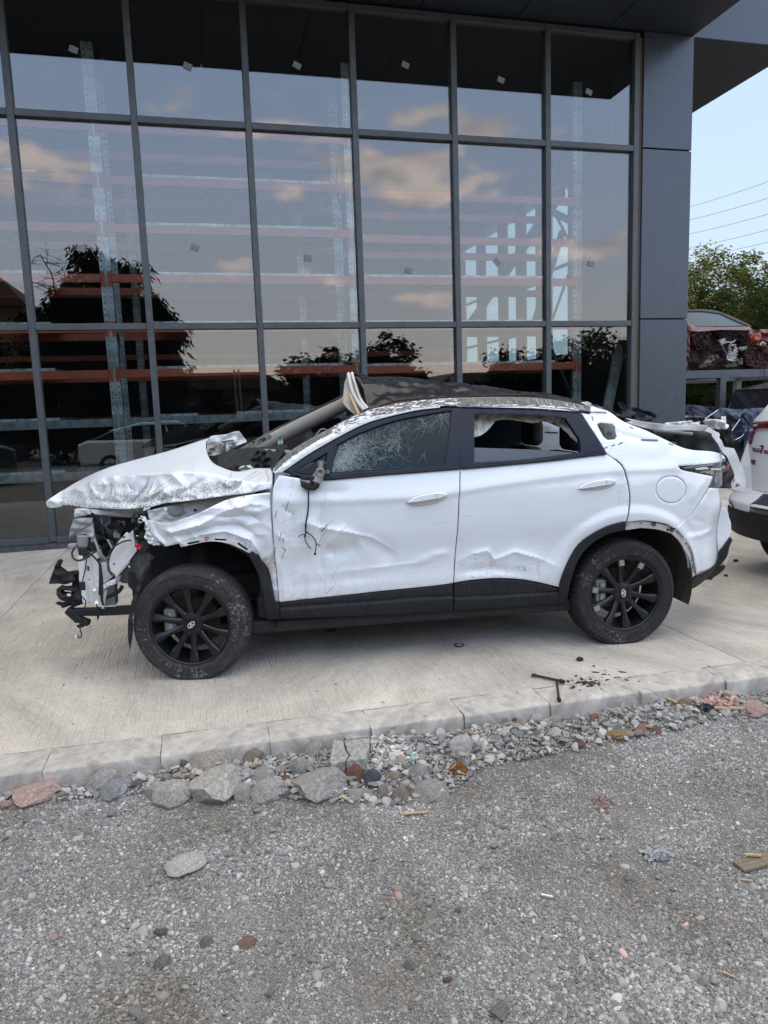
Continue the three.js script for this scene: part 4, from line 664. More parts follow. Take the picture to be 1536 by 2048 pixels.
// pillar behind the rear window, and the roof rail
panel('roof_rail', [[545, 944], [552, 930], [580, 903], [620, 878], [660, 857], [700, 836], [740, 820], [800, 806], [870, 798], [960, 794], [1060, 795], [1130, 803], [1200, 818], [1215, 824], [1160, 823], [1073, 817], [1010, 815], [940, 814], [880, 812], [826, 818], [739, 840], [671, 872], [614, 904], [558, 944]], railZ, P_.paint, { step: .010, flange: .03, label: 'scraped roof rail, white paint ground to black' });
const roofPx = [[700, 838], [740, 821], [800, 807], [870, 799], [960, 795], [1060, 796], [1130, 804], [1198, 818], [1150, 804], [1100, 795.5], [1050, 787.5], [1000, 780.5], [950, 775.5], [900, 770.5], [850, 764.5], [800, 757.5], [745, 754.5], [705, 747.5], [692, 748]];
{ // roof: parametric from the rail over the bulged crest to the far rail
  const NX = 110, NS = 60, pos = [], uv = [], idx = [], xn = C.at(742, 822, -.22).x, xf = C.at(706, 748, -.9).x, xb = C.at(1206, 822, -.4).x;
  for (let i = 0; i <= NX; i++) for (let j = 0; j <= NS; j++) {
    const t = i / NX, w = j / NS * 2, s = w <= 1 ? w : 2 - w, x = lerp(lerp(xn, xf, Math.min(1, w)), xb, t), yr = railY0(x) - .012, H = Math.max(.012, crestY(clamp(x, xf, 9)) - yr);
    const k = Math.min(1, s * 5) * Math.min(1, (1 - s) * 3 + .25), fold = fbm2(x * 1.6, w * 1.6, 3) * .030 + .006 * n2(x * 7, w * 6) - .035 * Math.exp(-(((s - .28 - .1 * n2(x * 2, 1)) / .10) ** 2)) * smoothstep(-x, -2.0, -1.1), y = yr + H * (1 - (1 - s) * (1 - s)) + fold * k;
    pos.push(x, y + (.010 * Math.abs(n2(x * 9, w * 7)) + .012 * n2(x * 5 + 3, w * 9) * (1 - t)) * k, -.215 - .685 * w); uv.push(...carUV(x, y));
  }
  for (let i = 0; i < NX; i++) for (let j = 0; j < NS; j++) { const p = i * (NS + 1) + j; idx.push(p, p + NS + 1, p + 1, p + 1, p + NS + 1, p + NS + 2); }
  const g = new THREE.BufferGeometry(); g.setAttribute('position', new THREE.Float32BufferAttribute(pos, 3)); g.setAttribute('uv', new THREE.Float32BufferAttribute(uv, 2)); g.setIndex(idx); g.computeVertexNormals();
  const mRoof = phys({ map: texBlack, color: L(.36, .36, .39), roughness: .34, specularIntensity: .9, side: THREE.DoubleSide }); const roof = part('roof', g, mRoof, car, 'crushed and bulged black roof'); 
  const lin = g.clone().translate(0, -.025, 0); part('headlining', lin, P_.beige, roof);
  // torn header at the front edge
  const hz = (x, y) => -.24 - 1.9 * Math.max(0, y - 1.44) + .015 * n2(x * 16, y * 12);
  part('roof_header', sheet(C.xy([[686, 806], [689, 768], [696, 748], [706, 745], [713, 765], [724, 795], [740, 822], [730, 832], [712, 830], [696, 818]], hz), hz, { step: .008, flange: .03 }), P_.beige, roof);
  part('torn_edge', tube([[697, 748, -.86], [700, 765, -.72], [706, 785, -.58], [716, 804, -.44], [730, 822, -.26]].map((q) => C.at(...q)), .014, 24, 6), P_.primer, roof);
  part('torn_edge', tube([[704, 746, -.86], [712, 772, -.68], [722, 800, -.45], [736, 818, -.26]].map((q) => C.at(...q)), .010, 24, 5), P_.white, roof);
  part('torn_edge', tube([[700, 790, -.52], [708, 808, -.4], [718, 830, -.25]].map((q) => C.at(...q)), .012, 16, 5), std(L(.42, .30, .17), .8), roof);
  part('rain_channel', tube([[760, 812, -.215], [800, 801, -.222], [870, 796, -.23], [960, 792, -.235], [1075, 790, -.26]].map((q) => C.at(...q)), .007, 40, 6), P_.rust, roof);
}

// --- far side, cabin, underbody ---
{
  const farZ = (x, y) => -1.80 - side(x, y);
  const far = (name, pts, mat) => part(name, sheet(pts, farZ, { step: .05, uv: carUV }), mat, car);
  far('far_door', [[.45, .32], [2.3, .30], [2.55, .75], [2.75, .95], [2.6, 1.17], [1.6, 1.16], [.5, 1.08]], P_.paint);
  far('far_quarter_panel', [[2.57, .75], [2.77, .95], [2.62, 1.17], [2.75, 1.38], [3.3, 1.16], [3.42, .9], [3.42, .5], [3.2, .5], [3.1, .7], [2.85, .93], [2.66, .96]], P_.paint);
  far('far_wing', [[-.55, .75], [-.3, .7], [-.2, .75], [0, .76], [.25, .7], [.38, .45], [.46, .4], [.48, 1.05], [0, 1.0], [-.5, .9]], P_.paint);
  far('far_roof_rail', [[.55, 1.12], [1.0, 1.42], [1.5, 1.55], [2.2, 1.55], [2.7, 1.42], [2.7, 1.36], [2.2, 1.49], [1.5, 1.49], [1.05, 1.36], [.62, 1.1]], P_.gloss);
  part('far_glass', sheet([[.62, 1.1], [1.05, 1.38], [1.5, 1.5], [2.2, 1.5], [2.68, 1.4], [2.55, 1.16], [1.6, 1.15]], (x, y) => farZ(x, y) + .02, { step: .08, flange: 0 }), P_.tint, car);
  far('far_pillar', [[1.6, 1.15], [1.72, 1.15], [1.72, 1.5], [1.6, 1.5]], P_.gloss);
  part('floor_pan', merge([rbox(2.2, .06, 1.5, .02, 1.5, .30, -.9), rbox(.25, .14, 1.66, .03, .5, .38, -.9), rbox(.9, .16, 1.1, .06, 2.55, .62, -.95), rbox(2.6, .08, .12, .02, 1.4, .26, -.14), rbox(2.6, .08, .12, .02, 1.4, .26, -1.66)]), P_.dark, car);
  part('bulkhead', merge([rbox(.05, .75, 1.56, .02, .42, .70, -.9), rbox(.06, .6, 1.3, .02, 3.1, .95, -.9), box(.9, .02, 1.4, 2.85, .82, -.9)]), P_.cabin, car);
  part('door_lining', merge([box(1.6, .72, .03, 1.35, .80, -.12), box(1.4, .6, .03, 1.9, .80, -1.64), box(.9, .5, .03, 2.75, .95, -.24)]), P_.cabin, car);
  part('dashboard', merge([rbox(.32, .26, 1.4, .08, .78, 1.0, -.9, 3), rbox(.18, .14, .42, .05, .74, 1.13, -.42, 3)]), P_.cabin, car);
  const seat = () => merge([rbox(.5, .16, .5, .06, 0, .5, 0, 3), rbox(.16, .66, .48, .06, .28, .86, 0, 3).rotateZ(-.0), rbox(.11, .20, .27, .05, .34, 1.29, 0, 3)]);
  for (const [x, z] of [[1.25, -.48], [1.25, -1.25], [2.15, -.45], [2.15, -1.25]]) part('seat', seat().translate(x, .02, z), std(L(.035, .034, .036), .85), car);
  part('steering_wheel', new THREE.TorusGeometry(.18, .016, 8, 28).rotateY(Math.PI / 2).rotateZ(-.35).translate(1.0, 1.03, -.48), P_.dark, car);
  for (const k of [0, 1]) part('wheel_liner', ((k) => { const g = new THREE.CylinderGeometry(.47, .47, .5, 40, 1, true, k ? 1.25 : 1.35, k ? 3.5 : 2.2).rotateX(Math.PI / 2); return g.translate(k ? 2.665 : .02, .36, -.30); })(k), Object.assign(P_.mud.clone(), { side: THREE.DoubleSide }), car);
  for (const x of [.02, 2.665]) part('inner_arch', box(.9, .62, .02, x, .56, -.55), P_.mud, car);
  part('strut', merge([rod(V3(.03, .35, -.30), V3(.05, .95, -.42), .035, 14), rod(V3(.03, .55, -.32), V3(.05, .85, -.40), .062, 14)]), P_.dark, car);
  part('axle', merge([rod(V3(.02, .32, -.1), V3(.02, .32, -1.7), .035, 12), rod(V3(2.66, .32, -.1), V3(2.66, .32, -1.7), .045, 12), rbox(.3, .1, 1.2, .03, .25, .27, -.9)]), P_.dark, car);
}
// far screen pillar with its lining, screen remains, scuttle
{
  const z = -1.42;
  part('far_screen_pillar', tube([[500, 905, z], [540, 882, z], [600, 850, z], [650, 826, z], [690, 806, z], [720, 794, z + .05]].map((q) => C.at(...q)), .062, 40, 12).scale(1, 1, 1), P_.beige, car, 'bare beige-lined far screen pillar');
  part('pillar_edge', tube([[470, 912, z + .02], [520, 880, z + .02], [580, 846, z + .02], [640, 816, z + .02], [690, 792, z + .02]].map((q) => C.at(...q)), .016, 40, 6), P_.dark, car);
  const gz = (x, y) => -1.2 + .05 * n2(x * 14, y * 14);
  panel('screen_remains', [[556, 876], [562, 872], [566, 884], [569, 898], [560, 901], [556, 892]], gz, std(L(.25, .34, .31), .3), { step: .01 });
  panel('screen_remains', [[430, 935], [460, 910], [500, 885], [540, 868], [545, 874], [510, 896], [480, 920], [470, 938], [450, 942]], (x, y) => -.75 - 1.2 * Math.max(0, y - 1.17) + .025 * n2(x * 24, y * 24), std(L(.10, .13, .125), .3, 0, { map: texMottle }), { step: .010, label: 'sagging strip of shattered windscreen' });
  panel('scuttle', [[425, 928], [445, 905], [480, 898], [540, 893], [575, 890], [560, 915], [540, 934], [505, 938], [470, 942], [440, 936]], (x, y) => -.42 - 2.2 * Math.max(0, y - 1.2) + .03 * n2(x * 12, y * 12), P_.dark, { step: .014 });
  panel('scuttle', [[500, 918], [515, 900], [525, 897], [540, 905], [545, 930], [520, 938], [508, 932]], (x, y) => -.36 + .03 * n2(x * 20, y * 20), P_.cabin, { step: .012 });
  const dz = (x, y) => -.62 + .02 * n2(x * 16, y * 16);
  panel('dash_end', [[524, 904], [530, 898], [560, 899], [590, 901], [578, 912], [560, 920], [540, 932], [528, 926], [523, 914]], dz, P_.beige, { step: .012 });
  panel('dash_vent', [[531, 910], [558, 911], [572, 914], [548, 922], [533, 922]], (x, y) => dz(x, y) + .012, P_.dark, { step: .012 });
  wire('loose_wire', [[628, 888, -.7], [634, 868, -.7], [645, 858, -.7], [655, 862, -.7], [662, 872, -.7]], .006, P_.beige);
  // far rear corner of the bonnet, torn up: inner skin and hinge
  const iz = (x, y) => -1.05 + .018 * n2(x * 10, y * 12) + .008 * Math.sin(x * 50 + y * 30);
  const inner = panel('bonnet_corner', [[414, 880], [424, 872], [450, 869], [466, 864], [478, 862], [486, 873], [494, 884], [478, 890], [462, 898], [450, 905], [430, 911], [414, 912]], iz, P_.white, { step: .008, flange: .02, label: 'torn white bonnet corner showing its inner skin' });
  part('hinge', merge([beam([449, 882, -1.0], [450, 911, -1.0], .018, .02), beam([462, 890, -1.0], [463, 900, -1.0], .018, .02), beam([444, 883, -1.0], [468, 880, -1.0], .02, .018)]), P_.chrome, inner);
  panel('bonnet_edge', [[414, 893], [430, 888], [448, 888], [446, 898], [430, 905], [416, 912]], (x, y) => -.98 + .02 * n2(x * 20, y * 20), P_.beige, { step: .01, parent: inner });
  panel('scuttle_end', [[476, 938], [484, 932], [500, 930], [507, 936], [495, 942], [482, 943]], (x, y) => -.3 + .02 * n2(x * 30, y * 30), P_.primer, { step: .008 });
}
// --- door handles ---
for (const [px, door, zf] of [[[812, 1003, 895, 990, 4], fdoor, frontDoorZ], [[1152, 976, 1231, 963, 3], rdoor, rearDoorZ]]) {
  const a = C.cast(px[0], px[1], zf), b = C.cast(px[2], px[3], zf), m = a.clone().add(b).multiplyScalar(.5), ang = Math.atan2(b.y - a.y, b.x - a.x), len = Math.hypot(b.x - a.x, b.y - a.y);
  const h = new THREE.Group(); h.name = 'door_handle'; h.position.set(m.x, m.y, m.z); h.rotation.z = ang; door.add(h);
  // cup behind, grip before it, key cover
  const cup = new THREE.SphereGeometry(1, 28, 12).scale(len / 2, .036, .008); part('handle_cup', cup.translate(0, -.004, .001), P_.primer, h);
  const s = new THREE.Shape(); s.moveTo(-len * .47, -.006); s.bezierCurveTo(-len * .35, .020, -len * .2, .024, 0, .025); s.bezierCurveTo(len * .25, .026, len * .40, .022, len * .48, .004); s.bezierCurveTo(len * .4, -.010, len * .25, -.014, 0, -.015); s.bezierCurveTo(-len * .2, -.015, -len * .4, -.014, -len * .47, -.006);
  part('handle_grip', new THREE.ExtrudeGeometry(s, { depth: .006, bevelEnabled: true, bevelThickness: .007, bevelSize: .005, bevelOffset: -.005, bevelSegments: 4, curveSegments: 12 }).translate(0, .002, .014), phys({ color: L(.74, .76, .77), roughness: .3, clearcoat: .6 }), h);
  part('handle_trim', rbox(len * .62, .007, .004, .002, -len * .08, -.006, .0285), P_.chrome, h);
  part('key_cover', rbox(.003, .034, .003, .001, len * .22, .004, .0275), P_.grey, h);
}
// --- mirror stump hanging from the door, with its loom ---
{
  const q = (a, b, z) => C.at(a, b, z);
  const st = part('mirror_stump', merge([rod(q(641, 922, .05), q(641, 945, .06), .017, 14, .012), rod(q(640, 944, .06), q(632, 965, .07), .02, 12, .03), C.plate([[622, 957], [634, 940], [646, 936], [648, 950], [645, 962], [634, 977], [624, 977], [612, 972]], .075, .05, .008), new THREE.TorusGeometry(.02, .007, 8, 18).translate(...q(640, 945, .085).toArray())]), std(L(.36, .36, .34), .6, .1, { map: texMottle }), fdoor, 'broken grey mirror stump hanging by its wires');
  part('mirror_base', merge([C.plate([[600, 962], [610, 964], [625, 970], [640, 968], [638, 976], [630, 982], [612, 980], [603, 974]], .085, .05, .01), C.plate([[618, 955], [628, 952], [632, 962], [622, 968]], .088, .02, .004)]), P_.dark, st);
  part('mirror_hole', merge([[624, 966, 4], [634, 952, 3.4], [630, 960, 3]].map(([a, b, r]) => rod(q(a, b, .0765), q(a, b, .079), r / 340, 10))), P_.dark, st);
  wire('mirror_loom', [[617, 981, .07], [617, 1010, .055], [615, 1030, .05], [611, 1052, .05], [612, 1068, .05]], .0045, P_.wire, st);
  wire('mirror_loom', [[612, 1062, .05], [610, 1078, .05], [616, 1090, .05], [622, 1098, .05]], .003, P_.wire, st);
  wire('mirror_loom', [[613, 1064, .05], [624, 1072, .055], [631, 1082, .055], [632, 1096, .055], [630, 1107, .055]], .0036, P_.wire, st);
  wire('mirror_loom', [[611, 1068, .05], [602, 1070, .055], [597, 1074, .055]], .0025, P_.wire, st);
  part('connector', merge([rbox(.014, .012, .01, .002, ...q(630, 1108, .055).toArray()), rbox(.012, .010, .01, .002, ...q(612, 1052, .055).toArray()), rbox(.012, .014, .01, .002, ...q(610, 1072, .055).toArray())]), P_.dark, st);
  part('clip', new THREE.TorusGeometry(.008, .003, 6, 12).translate(...q(655, 944, .05).toArray()), P_.grey, st);
}
// --- tail lamp, tailgate ---
{
  const tz = (x, y) => side(x, y) - .004;
  const tl = panel('tail_lamp', [[1364, 935], [1400, 929], [1435, 924.5], [1452, 921], [1460, 931], [1456, 946], [1446, 961], [1436, 976], [1417, 975], [1427, 953], [1402, 947.5], [1372, 941]], tz, P_.lampBlack, { step: .012, flange: .03 });
  panel('lamp_lens', [[1390, 937], [1412, 934.5], [1419, 938], [1395, 940]], (x, y) => tz(x, y) + .004, P_.lampClear, { step: .01, parent: tl, flange: .004 });
  panel('lamp_lens', [[1422, 937], [1448, 933], [1449, 936], [1426, 940]], (x, y) => tz(x, y) + .004, P_.lampClear, { step: .01, parent: tl, flange: .004 });
  panel('lamp_lens', [[1433, 945], [1446, 943], [1440, 960], [1430, 968], [1428, 962]], (x, y) => tz(x, y) + .003, phys({ color: L(.10, .10, .11), roughness: .15, clearcoat: 1 }), { step: .01, parent: tl, flange: .004 });
  panel('red_lens', [[1452, 921.5], [1460, 931], [1456, 944], [1452, 942], [1454, 932]], (x, y) => tz(x, y) + .004, P_.lampRed, { step: .008, parent: tl, flange: .004 });
  // tailgate: sprung and folded over the tail
  const g = new THREE.Group(); g.name = 'tailgate'; g.userData.label = 'torn white tailgate sprung from its frame'; car.add(g);
  const az = (x, y) => -.42 + .012 * n2(x * 5, y * 8);
  panel('tailgate_frame', [[1232, 832], [1262, 838], [1300, 845], [1345, 849], [1380, 850], [1414, 850], [1416, 856], [1405, 862], [1370, 861], [1330, 862], [1290, 856], [1255, 846]], az, P_.primer, { step: .01, flange: .06, parent: g });
  panel('tailgate_frame', [[1330, 846], [1384, 841], [1386, 846], [1402, 843], [1400, 850], [1340, 850]], (x, y) => -.52 + .01 * n2(x * 22, y * 30), P_.white, { step: .01, flange: .02, parent: g });
  const dz = (x, y) => -.55 - .32 * clamp((x - 3.3) / .35, -1, 2) + .008 * n2(x * 5, y * 5);
  panel('tailgate_skin', [[1410, 850], [1440, 866], [1450, 885], [1456, 895], [1468, 897], [1478, 920], [1486, 940], [1491, 962], [1490, 987], [1476, 984], [1462, 978], [1470, 962], [1466, 940], [1452, 915], [1438, 893], [1424, 872], [1408, 861]], dz, P_.white, { step: .01, flange: .05, parent: g, holes: [circlePx(1441, 875, 2.6), [[1469, 970], [1476, 966], [1480, 972], [1472, 977]]] });
  panel('tailgate_liner', [[1290, 858], [1330, 863], [1404, 862], [1424, 874], [1438, 895], [1460, 930], [1469, 950], [1464, 976], [1440, 976], [1436, 962], [1456, 930], [1445, 905], [1384, 897], [1340, 884]], (x, y) => -.62 + .05 * n2(x * 6, y * 6), P_.cabin, { step: .03, parent: g });
  part('gas_strut', rod(C.at(1310, 862, -.55), C.at(1384, 868, -.6), .012, 8), P_.grey, g);
  const sp = (x, y) => -.75 + .03 * n2(x * 12, y * 12);
  panel('lamp_half', [[1418, 843], [1425, 838], [1442, 840], [1458, 850], [1456, 855], [1438, 858], [1428, 851]], (x, y) => sp(x, y) + .12, P_.paint, { step: .01, parent: g, flange: .08 });
  panel('lamp_half', [[1446, 866], [1456, 858], [1463, 860], [1470, 878], [1466, 896], [1456, 893], [1450, 880]], (x, y) => sp(x, y) + .08, P_.dark, { step: .01, parent: g, flange: .05 });
  panel('bent_spoiler', [[1240, 803], [1260, 812], [1290, 820], [1315, 829], [1312, 836], [1290, 832], [1262, 826], [1248, 816]], (x, y) => sp(x, y) - .0, P_.gloss, { step: .012, parent: g, flange: .05, label: 'black spoiler bent up off the tailgate' });
  panel('bent_spoiler', [[1238, 822], [1262, 822], [1290, 828], [1310, 837], [1302, 842], [1280, 841], [1258, 838]], (x, y) => sp(x, y) + .06, P_.black, { step: .01, parent: g, flange: .04 });
  // crumpled metal where roof and tailgate meet
  const cz = (x, y) => -.25 - .6 * Math.max(0, y - 1.42) + .03 * n2(x * 26, y * 26);
  panel('torn_roof_edge', [[1158, 806], [1172, 805], [1190, 812], [1210, 820], [1235, 826], [1262, 842], [1245, 846], [1222, 832], [1200, 824], [1180, 816], [1166, 816]], cz, P_.black, { step: .008, flange: .015 });
  panel('torn_roof_edge', [[1160, 806], [1174, 803], [1186, 812], [1206, 816], [1216, 824], [1196, 822], [1182, 814]], (x, y) => cz(x, y) + .015, P_.primer, { step: .007, flange: .008 });
  panel('boot_opening', [[1290, 858], [1350, 888], [1384, 898], [1440, 905], [1430, 880], [1400, 865], [1330, 862]], (x, y) => -.75, P_.cabin, { step: .05 });
}
// --- wheels ---
const tyreTex = (() => { // rubber with chalky scratches: u round the wheel, v across the profile
  const c = document.createElement('canvas'); c.width = 2048; c.height = 256; const g = c.getContext('2d'), rnd = rngOf(91);
  g.fillStyle = '#232324'; g.fillRect(0, 0, 2048, 256);
  for (let i = 0; i < 7000; i++) { const k = 30 + rnd() * 40; g.fillStyle = `rgba(${k},${k - 1},${k - 4},.4)`; g.fillRect(rnd() * 2048, rnd() * 256, 1 + rnd() * 12, 1 + rnd() * 2); }
  for (let i = 0; i < 900; i++) { g.fillStyle = ['rgba(110,104,90,.09)', 'rgba(95,90,80,.10)', 'rgba(130,120,104,.07)'][i % 3]; g.beginPath(); g.ellipse(rnd() * 2048, rnd() * 130, 4 + rnd() * 26, 2 + rnd() * 8, 0, 0, 7); g.fill(); }
  const scr = (u, n, spread) => { for (let i = 0; i < n; i++) { let x = u * 2048 + (rnd() + rnd() - 1) * spread, y = 22 + rnd() * 95; g.strokeStyle = `rgba(${190 + rnd() * 40},${185 + rnd() * 40},${175 + rnd() * 40},${.25 + rnd() * .5})`; g.lineWidth = .7 + rnd() * 1.3; g.beginPath(); g.moveTo(x, y); for (let k = 0; k < 4; k++) { x += (rnd() - .5) * 26; y += (rnd() - .5) * 18; g.lineTo(x, y); } g.stroke(); } };
  scr(.05, 70, 130); scr(.70, 20, 40); scr(.77, 46, 70); scr(.16, 12, 50); scr(.97, 24, 60); scr(.52, 12, 120); scr(.66, 10, 60);
  const t = new THREE.CanvasTexture(c); t.colorSpace = THREE.SRGBColorSpace; t.wrapS = THREE.RepeatWrapping; return t;
})();
const mTyre = std(0xffffff, .82, 0, { map: tyreTex }), mTyre2 = std(L(.55, .54, .52), .85, 0, { map: (() => { const t = tyreTex.clone(); t.offset.set(.33, 0); return t; })() });
const mRim = phys({ color: L(.008, .0085, .010), roughness: .36, specularIntensity: .8 }), mRimIn = std(L(.03, .031, .034), .45, .3), mScuff = std(L(.42, .42, .42), .55, .3, { map: texMottle });
const tyreGeo = (() => {
  const prof = [[.232, -.022], [.236, -.006], [.244, .0], [.252, .0025], [.256, .006], [.262, .0035], [.276, .0052], [.292, .0055], [.300, .004], [.303, .007], [.310, .0062], [.318, .002], [.326, -.006], [.333, -.016], [.3385, -.027], [.342, -.040], [.3438, -.055], [.3442, -.066], [.3392, -.068], [.3392, -.075], [.3447, -.077], [.345, -.100], [.340, -.102], [.340, -.111], [.345, -.113], [.3447, -.136], [.339, -.138], [.339, -.146], [.3442, -.148], [.342, -.172], [.336, -.19], [.322, -.206], [.30, -.213], [.26, -.212], [.232, -.195]];
  const N = 420, n = prof.length, pos = [], uv = [], idx = [];
  for (let i = 0; i <= N; i++) for (let j = 0; j < n; j++) {
    const a = i / N * Math.PI * 2; let [r, z] = prof[j];
    if (r > .325 && j < 19 && i % 6 < 2) r -= j < 13 ? .001 : .0045; if (r > .33 && j > 27 && i % 6 < 2) r -= .0045; if (j > 20 && j < 27 && i % 12 < 2 && r > .342) r -= .003;
    const x = Math.cos(a) * r, y = Math.max(Math.sin(a) * r, -.3215); pos.push(x, y, z + (Math.sin(a) * r < -.30 && z > -.03 ? .004 : 0)); uv.push(i / N, 1 - j / (n - 1) * .999);
  }
  for (let i = 0; i < N; i++) for (let j = 0; j < n - 1; j++) { const p = i * n + j; idx.push(p, p + 1, p + n, p + 1, p + n + 1, p + n); }
  for (let k = 0; k < idx.length; k += 3) { const t = idx[k + 1]; idx[k + 1] = idx[k + 2]; idx[k + 2] = t; }
  const g = new THREE.BufferGeometry(); g.setAttribute('position', new THREE.Float32BufferAttribute(pos, 3)); g.setAttribute('uv', new THREE.Float32BufferAttribute(uv, 2)); g.setIndex(idx); g.computeVertexNormals(); return g;
})();
const lathe = (pts, seg = 72) => new THREE.LatheGeometry(pts.map((p) => new THREE.Vector2(...p)), seg).rotateX(Math.PI / 2);
const rimGeo = lathe([[.205, -.19], [.207, -.16], [.214, -.10], [.215, -.055], [.219, -.035], [.222, -.020], [.222, -.010], [.227, -.006], [.233, -.003], [.236, -.006], [.236, -.012], [.232, -.02], [.228, -.10], [.226, -.19], [.205, -.19]]);
// one spoke: narrow at the hub, flaring to a broad chamfered end at the rim
const spokeGeo = (() => {
  const st = [[.050, .022, -.046], [.085, .0175, -.040], [.13, .0155, -.030], [.165, .0185, -.022], [.19, .0245, -.017], [.224, .0275, -.013]], pos = [];
  const ring = ([r, w, z], k) => [[r, -w, z - .03], [r, -w, z - .008], [r, -w * .45 + w * .5 * (k / 5), z], [r, w * .55, z - .001], [r, w, z - .008], [r, w, z - .03]];
  const rs = st.map(ring), quad = (a, b, c, d) => { for (const p of [a, b, c, a, c, d]) pos.push(...p); };
  for (let i = 0; i < rs.length - 1; i++) for (let j = 0; j < 6; j++) quad(rs[i][j], rs[i][(j + 1) % 6], rs[i + 1][(j + 1) % 6], rs[i + 1][j]);
  const g = new THREE.BufferGeometry(); g.setAttribute('position', new THREE.Float32BufferAttribute(pos, 3)); g.computeVertexNormals(); // faces point outward?
  return g;
})();
const scuffGeo = new THREE.BoxGeometry(.04, .033, .0012).translate(.204, .0, -.0115);
function wheel(x, z, turn, spin, tyreMat, side_ = 1, scuffs = []) {
  const w = new THREE.Group(); w.name = 'wheel'; w.position.set(x, .322, z); w.rotation.y = turn; car.add(w);
  part('tyre', tyreGeo, tyreMat, w);
  const rim = part('rim', rimGeo, mRim, w); 
  for (let i = 0; i < 10; i++) { const s = part('spoke', spokeGeo, mRim, w); s.rotation.z = spin + (Math.floor(i / 2) * 72 + (i % 2 ? 34 : 0)) * Math.PI / 180; if (scuffs.includes(i)) { const k = part('spoke_scuff', scuffGeo, mScuff, w); k.rotation.z = s.rotation.z; } }
  part('hub', lathe([[0, -.034], [.030, -.034], [.034, -.038], [.062, -.040], [.066, -.048], [.066, -.075], [0, -.075]], 40), mRim, w);
  for (let i = 0; i < 5; i++) { const a = spin + (i * 72 + 17) * Math.PI / 180, cx = Math.cos(a) * .050, cy = Math.sin(a) * .050; part('lug_nut', merge([new THREE.CylinderGeometry(.0085, .0095, .012, 6).rotateX(Math.PI / 2).translate(cx, cy, -.036)]), mRimIn, w); part('lug_seat', new THREE.TorusGeometry(.0125, .002, 6, 16).translate(cx, cy, -.0395), P_.dark, w); }
  // winged-oval emblem on the cap
  const el = new THREE.EllipseCurve(0, 0, .0235, .0125, 0, Math.PI * 2).getPoints(36).map((p) => V3(p.x, p.y, 0));
  const em = part('emblem', merge([new THREE.TubeGeometry(new THREE.CatmullRomCurve3(el, true), 40, .0023, 5, true), bar(V3(-.012, -.009, 0), V3(0, .0105, 0), .003, .0035, V3(0, 0, 1)), bar(V3(.012, -.009, 0), V3(0, .0105, 0), .003, .0035, V3(0, 0, 1)), bar(V3(-.006, -.003, 0), V3(.006, -.003, 0), .003, .003, V3(0, 0, 1))]), P_.white, w); em.position.z = -.032; em.rotation.z = spin + .35;
  part('brake_disc', merge([lathe([[0, -.095], [.075, -.095], [.08, -.115], [.152, -.115], [.152, -.138], [0, -.138]], 48)]), P_.rust, w);
  part('caliper', merge([rbox(.075, .15, .06, .015, -.135, .015, -.098, 2), rbox(.03, .05, .02, .006, -.13, -.02, -.066), rbox(.03, .05, .02, .006, -.13, .045, -.066)]), P_.grey, w);
  return w;
}
const W1 = wheel(-.012, .0, -.15, 20 * Math.PI / 180 + .03, mTyre);
const W2 = wheel(2.665, -.012, .02, 25 * Math.PI / 180, mTyre2, 1, [1, 2, 4, 5]);
for (const [x, z] of [[-.012, -1.80], [2.665, -1.79]]) { const w = W1.clone(); w.position.set(x, .322, z); w.rotation.y = Math.PI; car.add(w); }
W2.children.filter((c) => c.name === 'emblem').forEach((e) => { e.rotation.z = Math.PI / 2 + .1; });

